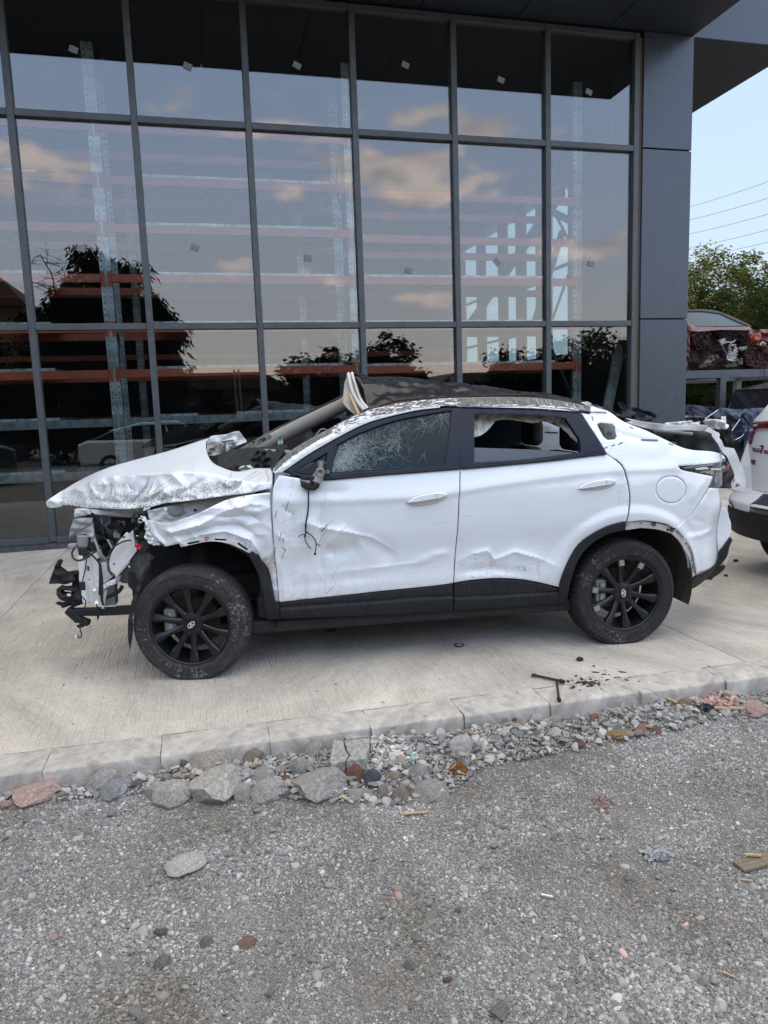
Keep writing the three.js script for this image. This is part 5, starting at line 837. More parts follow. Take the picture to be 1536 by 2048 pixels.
// --- stripped front end ---
{
  const q = (a, b, z) => C.at(a, b, z);
  // upper tie bar across the nose and folded headlamp panel
  panel('tie_bar', [[149, 1019], [200, 1021], [275, 1022], [273, 1034], [240, 1033], [186, 1029], [165, 1032], [148, 1036]], (x, y) => -.42 + .006 * n2(x * 20, y * 30), P_.primer, { step: .012, flange: .06 });
  part('tie_bar', merge([bar(q(165, 1026, -.45), q(165, 1026, -.45).add(V3(0, 0, -.95)), .05, .05, V3(0, 1, 0), .006)]), P_.primer, car);
  const fz = (x, y) => -.36 - .35 * Math.max(0, y - .93) + .012 * n2(x * 14, y * 16);
  panel('lamp_panel', [[146, 1040], [160, 1037], [184, 1037], [184, 1043], [172, 1052], [160, 1060], [148, 1066], [141, 1074], [138, 1076], [140, 1062]], fz, P_.grey, { step: .009, flange: .03 });
  panel('lamp_panel', [[184, 1041], [188, 1070], [190, 1104], [182, 1104], [180, 1074], [168, 1068], [152, 1069], [143, 1074], [152, 1064], [166, 1056]], (x, y) => fz(x, y) - .03, P_.primer, { step: .009, flange: .03 });
  // pump body, bracket and plugs
  part('washer_pump', merge([rod(q(166, 1072, -.33), q(165, 1092, -.33), .035, 16, .03), rod(q(165, 1092, -.33), q(164, 1098, -.33), .026, 16), rbox(.05, .03, .05, .008, ...q(146, 1092, -.33).toArray())]), P_.grey, car);
  part('bracket', merge([C.plate([[155, 1096], [172, 1098], [178, 1112], [168, 1118], [157, 1110]], -.28, .04, .004), rbox(.06, .05, .05, .01, ...q(183, 1092, -.36).toArray()), rbox(.05, .06, .06, .01, ...q(214, 1098, -.5).toArray()), rbox(.08, .05, .05, .012, ...q(228, 1082, -.5).toArray()), rod(q(236, 1078, -.45), q(252, 1074, -.45), .012, 8), C.plate([[205, 1088], [222, 1094], [218, 1116], [204, 1108]], -.42, .04, .004)]), P_.dark, car);
  part('coolant_bottle', rbox(.06, .10, .07, .02, ...q(196, 1092, -.55).toArray()), P_.blue, car);
  part('radiator', merge([rbox(.05, .42, 1.0, .01, ...q(212, 1070, -.95).toArray())]), std(L(.05, .07, .10), .6, .2, { map: texDust }), car);
  part('engine_cover', merge([rbox(.7, .45, .9, .05, .05, .72, -.95), rbox(.25, .12, .25, .03, -.15, .92, -.6), rod(V3(-.2, .85, -.45), V3(.2, .95, -.5), .03, 10)]), P_.dark, car);
  const bay = plate('battery_tray', [[222, 1034], [262, 1036], [260, 1060], [246, 1082], [222, 1080]], -.55, .03, std(L(.085, .075, .06), .8, 0, { map: texMottle }));
  part('tray_plate', C.plate([[234, 1042], [250, 1043], [250, 1060], [240, 1068], [236, 1066]], -.53, .012, .003), P_.beige, bay);
  part('tray_bolt', rod(q(241, 1057, -.525), q(241, 1057, -.515), .012, 12), P_.grey, bay);
  // long members: upright crash box, raked apron rail
  const post = (x, y) => -.30 + .018 * Math.exp(-(((x + .50) / .03) ** 2)) * (y > .45 ? 1 : .3);
  panel('crash_post', [[155, 1112], [170, 1110], [180, 1106], [193, 1104], [198, 1120], [199, 1160], [201, 1205], [184, 1206], [165, 1205], [160, 1160]], (x, y) => { const a = C.at(176, 1150, -.3).x; return -.30 + .022 * smoothstep(Math.abs(x - a - .012), .012, .03) ; }, P_.white, { step: .007, flange: .10, holes: [[[173, 1133], [176, 1131], [179, 1134], [179, 1141], [176, 1144], [173, 1141]], circlePx(178, 1160, 1.8, 1.8, 10)] });
  plate('crash_post', [[196, 1104], [212, 1126], [229, 1168], [231, 1210], [212, 1212], [203, 1205], [199, 1150]], -.38, .08, P_.grey);
  plate('post_gusset', [[183, 1178], [192, 1172], [199, 1172], [199, 1198], [190, 1190]], -.275, .012, P_.white);
  part('post_bolt', merge([rod(q(189, 1180, -.274), q(189, 1180, -.266), .009, 6), rod(q(193, 1205, -.28), q(193, 1205, -.27), .012, 6)]), P_.chrome, car);
  plate('apron_rail', [[248, 1077], [266, 1060], [269, 1078], [274, 1101], [260, 1120], [233, 1151], [222, 1143], [218, 1130], [219, 1114]], -.22, .07, P_.white, { holes: [circlePx(228.5, 1128, 2.6, 2.6, 12), circlePx(241, 1105, 1.5, 1.5, 10), circlePx(248, 1097.5, 1.5, 1.5, 10)] });
  part('apron_rail', merge([beam([222, 1108, -.27], [256, 1066, -.27], .03, .02)]), P_.white, car);
  plate('rail_end', [[200, 1128], [212, 1126], [218, 1140], [226, 1152], [214, 1164], [203, 1168]], -.26, .06, P_.primer);
  panel('rail_stub', [[203, 1172], [222, 1162], [232, 1160], [230, 1168], [214, 1175], [206, 1182]], (x, y) => -.2 + .01 * n2(x * 40, y * 40), P_.white, { step: .007, flange: .04 });
  plate('rail_stub', [[222, 1162], [234, 1154], [242, 1152], [238, 1164], [228, 1170]], -.22, .03, P_.darkClip ?? P_.grey);
  plate('inner_apron', [[232, 1156], [258, 1126], [275, 1103], [284, 1100], [308, 1114], [300, 1130], [288, 1152], [276, 1176], [262, 1168], [244, 1166]], -.27, .02, std(L(.13, .135, .14), .65, 0, { map: texMottle }), { holes: [circlePx(258, 1134, 4, 4, 14)] });
  plate('inner_apron', [[257, 1146], [266, 1145], [268, 1158], [278, 1162], [276, 1180], [268, 1184], [256, 1172]], -.245, .04, P_.dark);
  part('cross_rod', tube([[205, 1196, -.24], [220, 1192, -.24], [238, 1182, -.24], [245, 1172, -.24]].map((p) => q(...p)), .012, 20, 8), P_.dark, car);
  part('cross_rod', merge([bar(q(212, 1180, -.22), q(206, 1213, -.22), .012, .014), rod(q(204, 1213, -.22), q(209, 1213, -.22), .014, 8)]), P_.primer, car);
  // lower beam with its bent foot
  part('lower_beam', merge([bar(q(140, 1224, -.30), q(232, 1222, -.26), .05, .045, V3(0, 1, 0), .008), bar(q(230, 1221, -.26), q(266, 1219, -.22), .05, .05, V3(0, 1, 0), .008), bar(q(136, 1218, -.30), q(160, 1240, -.28), .045, .05, V3(0, 1, 0), .008), bar(q(158, 1238, -.28), q(178, 1246, -.26), .045, .035, V3(0, 1, 0), .006), C.plate([[192, 1208], [201, 1226], [195, 1242], [193, 1232]], -.22, .012, .002), C.plate([[152, 1252], [160, 1248], [170, 1246], [168, 1254], [158, 1257]], -.24, .012, .002)]), P_.black, car, 'black lower beam with bent foot');
  part('beam_end', box(.03, .024, .045, ...q(172, 1246, -.255).toArray()), P_.dark, car);
  // torn bumper brackets sticking forward
  const bz = (k) => (x, y) => -.34 + k + .02 * n2(x * 14, y * 14);
  panel('torn_bracket', [[98, 1168], [103, 1150], [109, 1134], [115, 1121], [122, 1123], [117, 1136], [126, 1142], [134, 1146], [146, 1144], [158, 1142], [158, 1148], [148, 1152], [152, 1162], [140, 1166], [130, 1169]], bz(.04), P_.black, { step: .008, flange: .05, label: 'torn black bumper bracket' });
  panel('torn_bracket', [[146, 1150], [153, 1152], [155, 1172], [158, 1186], [150, 1196], [142, 1180]], bz(.02), P_.dark, { step: .009, flange: .05 });
  panel('torn_bracket', [[113, 1178], [118, 1174], [140, 1176], [158, 1178], [162, 1190], [164, 1206], [150, 1210], [132, 1204], [120, 1199], [113, 1190]], bz(.06), P_.dark, { step: .008, flange: .06, holes: [[[120, 1180], [140, 1182], [152, 1186], [142, 1190], [124, 1188]]] });
  panel('torn_bracket', [[110, 1207], [126, 1208], [140, 1203], [158, 1205], [165, 1208], [150, 1214], [138, 1212], [124, 1217], [122, 1212]], bz(.05), P_.black, { step: .008, flange: .05 });
  part('pin', rod(q(136, 1190, -.25), q(140, 1190, -.24), .008, 8), P_.white, car);
  // headlamp corner: black brackets, torn white edge, red tag
  panel('lamp_bracket', [[262, 1034], [268, 1026], [276, 1030], [284, 1024], [290, 1034], [296, 1046], [294, 1062], [288, 1076], [274, 1080], [268, 1072], [270, 1056], [266, 1044]], (x, y) => -.16 + .03 * n2(x * 24, y * 24), P_.dark, { step: .008, flange: .04 });
  panel('lamp_bracket', [[283, 1024], [296, 1020], [312, 1018], [326, 1014], [326, 1024], [306, 1034], [296, 1036]], (x, y) => -.2 + .02 * n2(x * 30, y * 30), P_.dark, { step: .009, flange: .04 });
  panel('wing_front_edge', [[280, 1032], [290, 1034], [298, 1050], [304, 1066], [322, 1082], [331, 1092], [318, 1090], [306, 1091], [296, 1086], [288, 1074], [292, 1058], [288, 1044]], (x, y) => -.10 + .02 * n2(x * 30, y * 30), P_.white, { step: .007, flange: .02 });
  part('bracket_eye', merge([new THREE.TorusGeometry(.012, .004, 6, 14).translate(...q(281, 1041, -.12).toArray()), new THREE.TorusGeometry(.012, .004, 6, 14).translate(...q(294, 1056, -.10).toArray()), rbox(.012, .008, .006, .002, ...q(274, 1072, -.12).toArray())]), P_.chrome, car);
  panel('red_tag', [[269, 1087], [276, 1089], [283, 1091], [284, 1096], [278, 1099], [276, 1096], [270, 1094]], (x, y) => -.10 + .012 * n2(x * 60, y * 60), P_.redTag, { step: .005, flange: .004 });
  plate('lamp_bracket', [[275, 1088], [290, 1082], [298, 1092], [290, 1108], [278, 1110]], -.13, .06, P_.dark);
  // plates seen in the gap under the bonnet
  panel('inner_wing', [[294, 1022], [340, 1012], [410, 1002], [470, 993], [540, 980], [540, 990], [460, 1004], [400, 1030], [340, 1050], [300, 1044]], (x, y) => -.16 + .008 * n2(x * 12, y * 20), P_.primer, { step: .012, flange: .02, holes: [circlePx(390, 1021, 3, 3, 12)] });
  panel('inner_wing', [[334, 1014], [362, 1010], [368, 1018], [364, 1028], [346, 1032], [336, 1024]], (x, y) => -.145, P_.grey, { step: .01, flange: .01 });
  part('gap_bolt', rod(q(331, 1018, -.14), q(331, 1018, -.12), .010, 10), P_.chrome, car);
  // splash liner hanging before the tyre
  panel('splash_liner', [[306, 1112], [300, 1130], [285, 1168], [274, 1200], [266, 1230], [266, 1262], [263, 1284], [259, 1300], [256, 1280], [256, 1250], [259, 1222], [268, 1190], [280, 1158], [294, 1130]], (x, y) => -.02 + .012 * n2(x * 12, y * 12), P_.black, { step: .010, flange: .008 });
  wire('brake_hose', [[420, 1125, -.35], [424, 1112, -.3], [436, 1102, -.3], [446, 1096, -.32]], .005, P_.wire);
  part('liner_plug', merge([new THREE.TorusGeometry(.014, .004, 6, 16).translate(...q(460, 1117, -.52).toArray())]), P_.grey, car);
  // looms
  const w = (pts, r = .004) => wire('cable', pts, r, P_.wire);
  w([[150, 1094, -.25], [144, 1106, -.24], [148, 1118, -.23], [158, 1121, -.22], [172, 1116, -.22], [186, 1106, -.24], [194, 1102, -.25]], .006);
  w([[176, 1102, -.22], [190, 1116, -.21], [198, 1126, -.2], [200, 1150, -.2], [199, 1190, -.2]], .006);
  w([[173, 1118, -.22], [171, 1135, -.21], [166, 1158, -.2], [163, 1172, -.2], [162, 1190, -.2], [171, 1202, -.2], [168, 1220, -.2], [162, 1240, -.2], [160, 1256, -.2], [163, 1270, -.2], [160, 1276, -.2], [155, 1274, -.2]], .0036);
  w([[250, 1074, -.25], [240, 1076, -.2], [230, 1092, -.18], [221, 1108, -.18], [217, 1125, -.17], [217, 1140, -.17], [224, 1150, -.18]], .005);
  w([[262, 1080, -.2], [244, 1084, -.18], [226, 1096, -.18], [218, 1110, -.2]], .005);
  w([[184, 1030, -.36], [190, 1040, -.4], [204, 1066, -.42], [220, 1090, -.42]], .003);
  w([[200, 1126, -.2], [204, 1160, -.19], [203, 1190, -.19], [206, 1210, -.2]], .007);
  w([[180, 1020, -.38], [186, 1028, -.36], [198, 1032, -.38], [222, 1036, -.4]], .003);
  part('connector', merge([rbox(.03, .05, .025, .005, ...q(165, 1172, -.19).toArray()), rbox(.018, .018, .012, .003, ...q(154, 1273, -.2).toArray())]), P_.dark, car);
  part('cable_plug', rbox(.016, .016, .012, .003, ...q(152, 1273, -.19).toArray()), P_.white, car);
  part('clip', merge([rbox(.02, .014, .014, .004, ...q(185, 1028, -.35).toArray()), rbox(.02, .02, .014, .004, ...q(199, 1119, -.19).toArray())]), P_.dark, car);
  // a tangle of small brackets, hoses and plugs in the gap
  const rj = rngOf(95);
  for (let i = 0; i < 26; i++) { const a = 176 + rj() * 76, b = 1046 + rj() * 66, z = -.40 - rj() * .2, c = q(a, b, z); part('engine_bay_part', rbox(.015 + rj() * .05, .012 + rj() * .04, .02 + rj() * .05, .004).rotateZ(rj() * 3).rotateX(rj()).translate(c.x, c.y, c.z), [P_.dark, P_.dark, P_.cabin, P_.grey, P_.black][i % 5], car); }
  for (let i = 0; i < 9; i++) { const a = 165 + rj() * 60, b = 1040 + rj() * 50, z = -.30 - rj() * .15; wire('hose', [[a, b, z], [a + rj() * 26, b + 14 + rj() * 14, z + .03], [a + rj() * 34 - 6, b + 34 + rj() * 16, z], [a + rj() * 44 - 12, b + 52 + rj() * 20, z - .04]], .004 + rj() * .006, i % 4 ? P_.wire : P_.grey); }
  part('radiator_fin', merge([...Array(9)].map((_, i) => rbox(.01, .36, .012, .002, ...q(206, 1070, -.46 - i * .06).toArray()))), P_.grey, car).userData.kind = 'stuff';
}

// ---------- neighbours to the right: white car, blue wreck, black car, red shell on a steel stand ----------
const Q_ = { ...P_, whitePaint: phys({ color: L(.74, .75, .76), roughness: .38, clearcoat: .6, clearcoatRoughness: .06 }), bluePaint: phys({ color: L(.006, .010, .028), roughness: .45, specularIntensity: .5 }), redPaint: phys({ color: L(.12, .014, .013), roughness: .5, clearcoat: .3, map: texMottle }), carBlack: phys({ color: L(.012, .013, .016), roughness: .3, clearcoat: .8, clearcoatRoughness: .05 }), carGlass: phys({ color: L(.02, .025, .03), roughness: .06, clearcoat: 1, clearcoatRoughness: .02 }) };
const mir = (pts) => pts.map(([x, y]) => [-x, y]).reverse();
{
  const t = thing('parked_car', 'white crossover seen from behind at the right edge, with black lower bumper and badge lettering', 'car', null, V3(4.45, 0, 4.6)); t.rotation.y = -Math.PI / 2;
  const zB = (x, y) => -.02 - .26 * Math.pow(Math.abs(x) / .92, 3) - .13 * smoothstep(y, .62, .72) - .10 * Math.max(0, y - 1.05) - .5 * Math.max(0, y - 1.32);
  const s = (name, pts, zf, mat, o = {}) => part(name, sheet(pts, zf, { step: .03, ...o }), mat, o.parent ?? t, o.label);
  const gate = s('tailgate', [[-.74, .72], [.74, .72], [.80, .95], [.80, 1.14], [.76, 1.30], [.60, 1.42], [-.60, 1.42], [-.76, 1.30], [-.80, 1.14], [-.80, .95]], zB, Q_.whitePaint, { flange: .03, step: .025 });
  s('rear_bumper', [[-.915, .66], [-.86, .715], [.86, .715], [.915, .66], [.90, .50], [.74, .54], [-.74, .54], [-.90, .50]], (x, y) => zB(x, y) + .05, Q_.whitePaint, { flange: .08 });
  s('lower_bumper', [[-.91, .53], [-.74, .56], [.74, .56], [.91, .53], [.88, .36], [.6, .34], [-.6, .34], [-.88, .36]], (x, y) => zB(x, y) + .06 - .4 * Math.max(0, .42 - y), Q_.black, { flange: .1, uv: (x, y) => [x * .2 + .5, y * .2 + .3] });
  for (const k of [1, -1]) {
    const f = k > 0 ? (p) => p : mir;
    const lamp = s('tail_lamp', f([[-.80, 1.14], [-.78, 1.235], [-.74, 1.30], [-.3, 1.325], [-.3, 1.255], [-.60, 1.245], [-.68, 1.19], [-.71, 1.11], [-.76, 1.10]]), (x, y) => zB(x, y) + .018, Q_.lampRed, { flange: .03, step: .02 });
    s('lamp_lens', f([[-.70, 1.262], [-.60, 1.27], [-.60, 1.285], [-.70, 1.278]]), (x, y) => zB(x, y) + .021, P_.lampClear, { parent: lamp, flange: .003 });
    s('lamp_lens', f([[-.78, 1.21], [-.69, 1.225], [-.68, 1.245], [-.77, 1.24]]), (x, y) => zB(x, y) + .021, P_.lampClear, { parent: lamp, flange: .003 });
    s('reflector', f([[-.85, .605], [-.80, .625], [-.66, .585], [-.64, .55], [-.80, .575]]), (x, y) => zB(x, y) + .058, Q_.lampRed, { flange: .01, step: .02 });
  }
  s('light_bar', [[-.3, 1.255], [.3, 1.255], [.3, 1.325], [-.3, 1.325]], (x, y) => zB(x, y) + .016, Q_.lampRed, { flange: .02 });
  s('rear_window', [[-.62, 1.36], [.62, 1.36], [.56, 1.62], [-.56, 1.62]], (x, y) => zB(x, y) - .10 - .35 * (y - 1.36) + .10, Q_.carGlass, { flange: .02 });
  s('number_plate', [[-.37, .56], [.26, .56], [.26, .715], [-.37, .715]], (x, y) => zB(x, y) + .055, Q_.carBlack, { flange: .012, step: .05 });
  // body behind the rear face
  const pr = new THREE.Shape([[-.25, .42], [-4.2, .42], [-4.35, .7], [-4.2, .95], [-3.2, 1.08], [-2.5, 1.55], [-1.5, 1.66], [-.75, 1.6], [-.45, 1.3], [-.30, .9]].map((p) => new THREE.Vector2(...p)));
  const bodyG = new THREE.ExtrudeGeometry(pr, { depth: 1.62, bevelEnabled: true, bevelThickness: .09, bevelSize: .09, bevelSegments: 4, bevelOffset: -.05 }).rotateY(-Math.PI / 2).translate(.81, 0, 0);
  part('body', bodyG, Q_.whitePaint, t);
  const win = new THREE.Shape([[-1.0, 1.1], [-2.95, 1.08], [-2.45, 1.45], [-1.5, 1.54], [-.9, 1.5]].map((p) => new THREE.Vector2(...p)));
  part('side_window', new THREE.ExtrudeGeometry(win, { depth: 1.80, bevelEnabled: false }).rotateY(-Math.PI / 2).translate(.90, 0, 0), Q_.carGlass, t);
  const spin = (o) => { o.rotation.y = -Math.PI / 2; return o; };
  for (const [x, z] of [[-.80, -.78], [.80, -.78], [-.80, -3.45], [.80, -3.45]]) { const w = new THREE.Group(); w.name = 'wheel'; w.position.set(x, .322, z); w.rotation.y = x > 0 ? Math.PI / 2 : -Math.PI / 2; t.add(w); part('tyre', tyreGeo, mTyre2, w); part('rim', rimGeo, mRim, w); part('hub', lathe([[0, -.03], [.20, -.03], [.225, -.05], [0, -.06]], 32), mRimIn, w); }
  for (const c of gate.children.slice()) gate.remove(c);
  const FONTL = await new FontLoader().loadAsync('fonts/droid/droid_sans_regular.typeface.json'), FONTB = await new FontLoader().loadAsync('fonts/droid/droid_sans_bold.typeface.json');
  const put = (text, font, size, x, y, mat, sx = 1) => { const g = new TextGeometry(text, { font, size, depth: .004, curveSegments: 4, bevelEnabled: false }); g.scale(sx, 1, 1); const p = g.attributes.position; for (let i = 0; i < p.count; i++) p.setZ(i, p.getZ(i) + zB(x + p.getX(i), y) + .001); g.translate(x, y, 0); part('lettering', g, mat, gate); };
  put('TIGGO', FONTL, .034, -.675, 1.048, P_.dark, 1.18); put('7', FONTB, .070, -.525, 1.040, P_.dark, 1.15); put('PRO', FONTB, .034, -.462, 1.040, std(L(.25, .02, .03), .4), .85);
  put('290T', FONTL, .040, -.70, .935, P_.dark, .95);
}
// a plain but complete car for the places where only a few pixels show: side profile, glass, lamps, wheels
function simpleCar(name, label, pos, turn, { paint, len = 4.4, h = 1.5, w = 1.78, group, lamp = Q_.lampRed, boot = .3 }) {
  const t = thing(name, label, 'car', group, pos); t.rotation.y = turn;
  const a = -len / 2, b = len / 2, P = [[a + .05, .32], [b - .1, .32], [b, .55], [b - .06, .74], [b - .35, .86], [b - 1.1, .96], [b - 1.9, h - .04], [a + 1.75, h], [a + .55 + boot, h - .22], [a + .25, 1.02], [a + .02, .92], [a, .55]].map((p) => new THREE.Vector2(...p));
  const lowP = [[a + .05, .32], [b - .1, .32], [b, .55], [b - .06, .74], [b - .35, .86], [b - 1.1, .97], [a + .25, 1.02], [a + .02, .92], [a, .55]].map((p) => new THREE.Vector2(...p));
  const ext = (pts, d, bev) => new THREE.ExtrudeGeometry(new THREE.Shape(pts), { depth: d - 2 * bev, bevelEnabled: true, bevelThickness: bev, bevelSize: bev, bevelOffset: -bev, bevelSegments: 4 }).translate(0, 0, -d / 2 + bev);
  part('body', ext(lowP, w, .09), paint, t);
  part('roof', ext([[b - 1.9, h - .05], [a + 1.75, h], [a + .55 + boot, h - .2], [a + .62 + boot, h - .26], [a + 1.75, h - .06], [b - 1.94, h - .10]].map((p) => new THREE.Vector2(...p)), w - .42, .04), paint, t);
  const cab = ext([[b - 1.12, .95], [b - 1.9, h - .06], [a + 1.75, h - .02], [a + .56 + boot, h - .22], [a + .3, 1.0]].map((p) => new THREE.Vector2(...p)), w - .34, .06); part('windows', cab, Q_.carGlass, t);
  part('side_pillar', merge([-1, 1].map((k) => bar(V3(.1, .97, k * (w / 2 - .14)), V3(.02, h - .05, k * (w / 2 - .22)), .04, .08))), paint, t);
  for (const k of [-1, 1]) { part('tail_lamp', rbox(.10, .14, .34, .03, a + .06, .84, k * (w / 2 - .22)), lamp, t); part('headlamp', rbox(.22, .13, .32, .04, b - .16, .70, k * (w / 2 - .2)), P_.lampClear, t); }
  for (const x of [a + .85, b - .9]) for (const k of [-1, 1]) { const q = new THREE.Group(); q.name = 'wheel'; q.position.set(x, .30, k * (w / 2 - .1)); t.add(q); part('tyre', lathe([[.20, -.1], [.29, -.11], [.32, -.09], [.32, .09], [.29, .11], [.20, .1]], 28), M.rubber, q); part('rim', lathe([[0, k * .09], [.12, k * .07], [.2, k * .10], [.2, -.1 * k]], 24), P_.chrome, q); }
  return t;
}
{
  const blue = thing('wrecked_car', 'dark blue wrecked car with buckled panels beyond the tailgate of the white wreck', 'car', null, V3(9.0, 0, -1.6)); blue.rotation.y = -.12;
  const F = frameAt(V3(9.0, 0, -1.6), -.12), bz = (o = 0) => (x, y) => o - .5 * Math.max(0, y - 1.2) + .05 * n2(x * 3, y * 4) + .012 * n2(x * 9, y * 9);
  const s = (name, px, zf, mat, o = {}) => part(name, sheet(F.xy(px, zf), zf, { step: .02, flange: .02, ...o }), mat, blue);
  s('front_panel', [[1340, 806], [1372, 809], [1400, 811], [1436, 815], [1440, 824], [1424, 832], [1420, 846], [1440, 862], [1440, 900], [1340, 900]], bz(0), Q_.bluePaint);
  s('body_moulding', [[1366, 822], [1376, 817], [1377, 822], [1367, 828]], bz(.03), P_.dark);
  s('body_crease', [[1340, 828], [1395, 832], [1422, 834], [1420, 838], [1390, 836], [1340, 833]], bz(.02), Q_.carBlack);
  s('crushed_wing', [[1424, 832], [1432, 822], [1442, 815], [1470, 819], [1482, 818], [1488, 826], [1478, 836], [1464, 832], [1450, 830], [1440, 838], [1430, 836]], bz(.10), std(L(.05, .065, .10), .5, .1, { map: texSoft }));
  s('crushed_wing', [[1462, 832], [1478, 834], [1490, 842], [1496, 856], [1486, 876], [1476, 890], [1462, 884], [1468, 862], [1474, 846]], bz(.12), Q_.bluePaint);
  s('torn_metal', [[1440, 838], [1448, 828], [1458, 832], [1462, 848], [1466, 866], [1456, 880], [1444, 868], [1442, 852]], bz(.02), P_.cabin);
  s('strut_plate', [[1443, 833], [1452, 832], [1452, 846], [1456, 856], [1448, 860], [1442, 846]], bz(.16), P_.primer);
  s('bonnet', [[1482, 822], [1500, 817], [1560, 815], [1600, 818], [1600, 900], [1486, 900], [1492, 866], [1496, 846], [1488, 832]], (x, y) => -.05 - .9 * Math.max(0, y - 1.1) + .05 * n2(x * 5, y * 5), phys({ color: L(.016, .028, .07), roughness: .45, specularIntensity: .6 }));
  part('body', merge([rbox(4.6, .7, 1.5, .12, .6, .62, -.95), rbox(.7, .25, 1.4, .08, -1.9, 1.15, -.9)]), P_.dark, blue);
  for (const [x, z] of [[-1.1, -.05], [2.0, -.05]]) { const w = new THREE.Group(); w.name = 'wheel'; w.position.set(x, .322, z + .08); blue.add(w); part('tyre', tyreGeo, mTyre2, w); part('rim', rimGeo, mRim, w); part('hub', lathe([[0, -.03], [.20, -.03], [.225, -.05], [0, -.06]], 32), mRimIn, w); }
  for (const [px, r] of [[[[1410, 838], [1424, 828], [1436, 820]], .01], [[[1458, 870], [1470, 852], [1480, 838]], .012], [[[1470, 880], [1484, 872], [1492, 860]], .008]]) part('torn_edge', tube(px.map(([a, b]) => F.at(a, b, .14)), r, 14, 5), P_.chrome, blue);
}
const blackCar = simpleCar('parked_car', 'black car with dark glass half hidden behind the blue wreck', V3(12.75, 0, -3.1), 0, { paint: Q_.carBlack, h: 1.86, len: 4.7, w: 1.85, boot: .0 });
{ // red body shell with its front cut away, up on the stand
  const O = V3(11.3, 2.1, -4.4), red = thing('car_shell', 'red car shell with its front cut away, up on the steel stand', 'car shell', null, O), F = frameAt(O, 0);
  const s = (name, px, zf, mat, o = {}) => part(name, sheet(F.xy(px, zf), zf, { step: .03, flange: .02, ...o }), mat, o.parent ?? red, o.label);
  const gz = (x, y) => -.1 - 1.5 * (y - .95) - .12 * (x + .3) * (x + .3);
  s('windscreen', [[1352, 622], [1400, 620.5], [1424, 622], [1440, 625], [1470, 638], [1499, 652], [1440, 653], [1394, 653.5], [1372, 640], [1352, 628]], gz, phys({ color: L(.045, .075, .092), roughness: .2, specularIntensity: .18 }), { label: 'blue-grey windscreen' });
  s('roof_edge', [[1346, 621], [1400, 618], [1426, 620], [1442, 624], [1472, 636], [1504, 652], [1499, 653], [1468, 640], [1440, 627], [1400, 622.5], [1346, 624]], (x, y) => gz(x, y) + .03, std(L(.02, .012, .014), .7), { step: .02 });
  s('scuttle', [[1372, 638], [1394, 654], [1440, 654], [1500, 653], [1500, 660], [1440, 660], [1400, 663], [1384, 662], [1366, 644]], (x, y) => gz(x, y) + .05 + .02 * n2(x * 6, y * 6), Q_.redPaint, { step: .02 });
  s('front_pillar', [[1360, 634], [1374, 640], [1384, 660], [1380, 700], [1374, 744], [1358, 744], [1358, 650]], (x, y) => .02 + .05 * n2(x * 7, y * 5), Q_.redPaint, { step: .025 });
  s('bulkhead', [[1358, 660], [1500, 658], [1536, 664], [1570, 668], [1570, 742], [1358, 742]], (x, y) => -.35 + .10 * n2(x * 2.3, y * 3) + .05 * n2(x * 7, y * 7), std(L(.05, .022, .024), .7, 0, { map: texMottle }), { step: .04 });
  const lump = (name, px, z, mat, d = .12, k = 8) => s(name, px, (x, y) => z + .05 * n2(x * k, y * k), mat, { step: .022, flange: d });
  lump('engine_bay_panel', [[1384, 672], [1404, 664], [1424, 668], [1414, 688], [1396, 700], [1386, 690]], -.18, std(L(.08, .025, .025), .6, 0, { map: texMottle }));
  lump('engine_bay_opening', [[1432, 664], [1490, 661], [1492, 676], [1470, 684], [1440, 680]], -.25, P_.cabin);
  lump('wheel_housing', [[1390, 690], [1414, 676], [1420, 690], [1402, 696]], -.12, P_.dark);
  lump('heat_shield', [[1402, 733], [1410, 722], [1420, 712], [1434, 709], [1440, 716], [1424, 722], [1418, 732], [1408, 736]], -.10, std(L(.20, .17, .12), .6, .2, { map: texMottle }));
  lump('heat_shield', [[1452, 732], [1460, 722], [1484, 716], [1486, 728], [1466, 734]], -.10, std(L(.18, .16, .12), .6, .2, { map: texMottle }));
  const brk = lump('bracket', [[1463, 686], [1471, 688], [1474, 700], [1474, 716], [1470, 722], [1457, 720], [1458, 706], [1460, 694]], .0, P_.primer, .04, 20);
  s('bracket_slot', [[1463.5, 692], [1468, 692], [1467.5, 702], [1462.5, 702]], (x, y) => .02 + .05 * n2(x * 20, y * 20), P_.dark, { step: .02, flange: .01, parent: brk });
  lump('mangled_metal', [[1436, 680], [1452, 676], [1454, 686], [1444, 690]], -.05, P_.white, .03, 20);
  lump('mangled_metal', [[1480, 694], [1492, 692], [1494, 698], [1484, 702]], -.05, P_.primer, .03, 20);
  s('front_wing', [[1490, 662], [1520, 658], [1560, 660], [1580, 672], [1580, 720], [1540, 700], [1510, 692], [1496, 680]], (x, y) => .05 + .08 * n2(x * 5, y * 5), Q_.redPaint, { step: .025, flange: .06 });
  s('side_marker', [[1502, 668], [1520, 666], [1521, 680], [1508, 683], [1502, 677]], (x, y) => .10 + .08 * n2(x * 5, y * 5), std(L(.28, .055, .02), .4), { step: .02 });
  lump('mangled_metal', [[1496, 690], [1530, 700], [1550, 720], [1530, 735], [1500, 730], [1490, 712]], -.12, std(L(.07, .02, .025), .6, 0, { map: texMottle }), .1, 10);
  const rod_ = (pts, r, m) => part('loose_pipe', tube(pts.map(([a, b, z]) => F.at(a, b, z)), r, 16, 5), m, red);
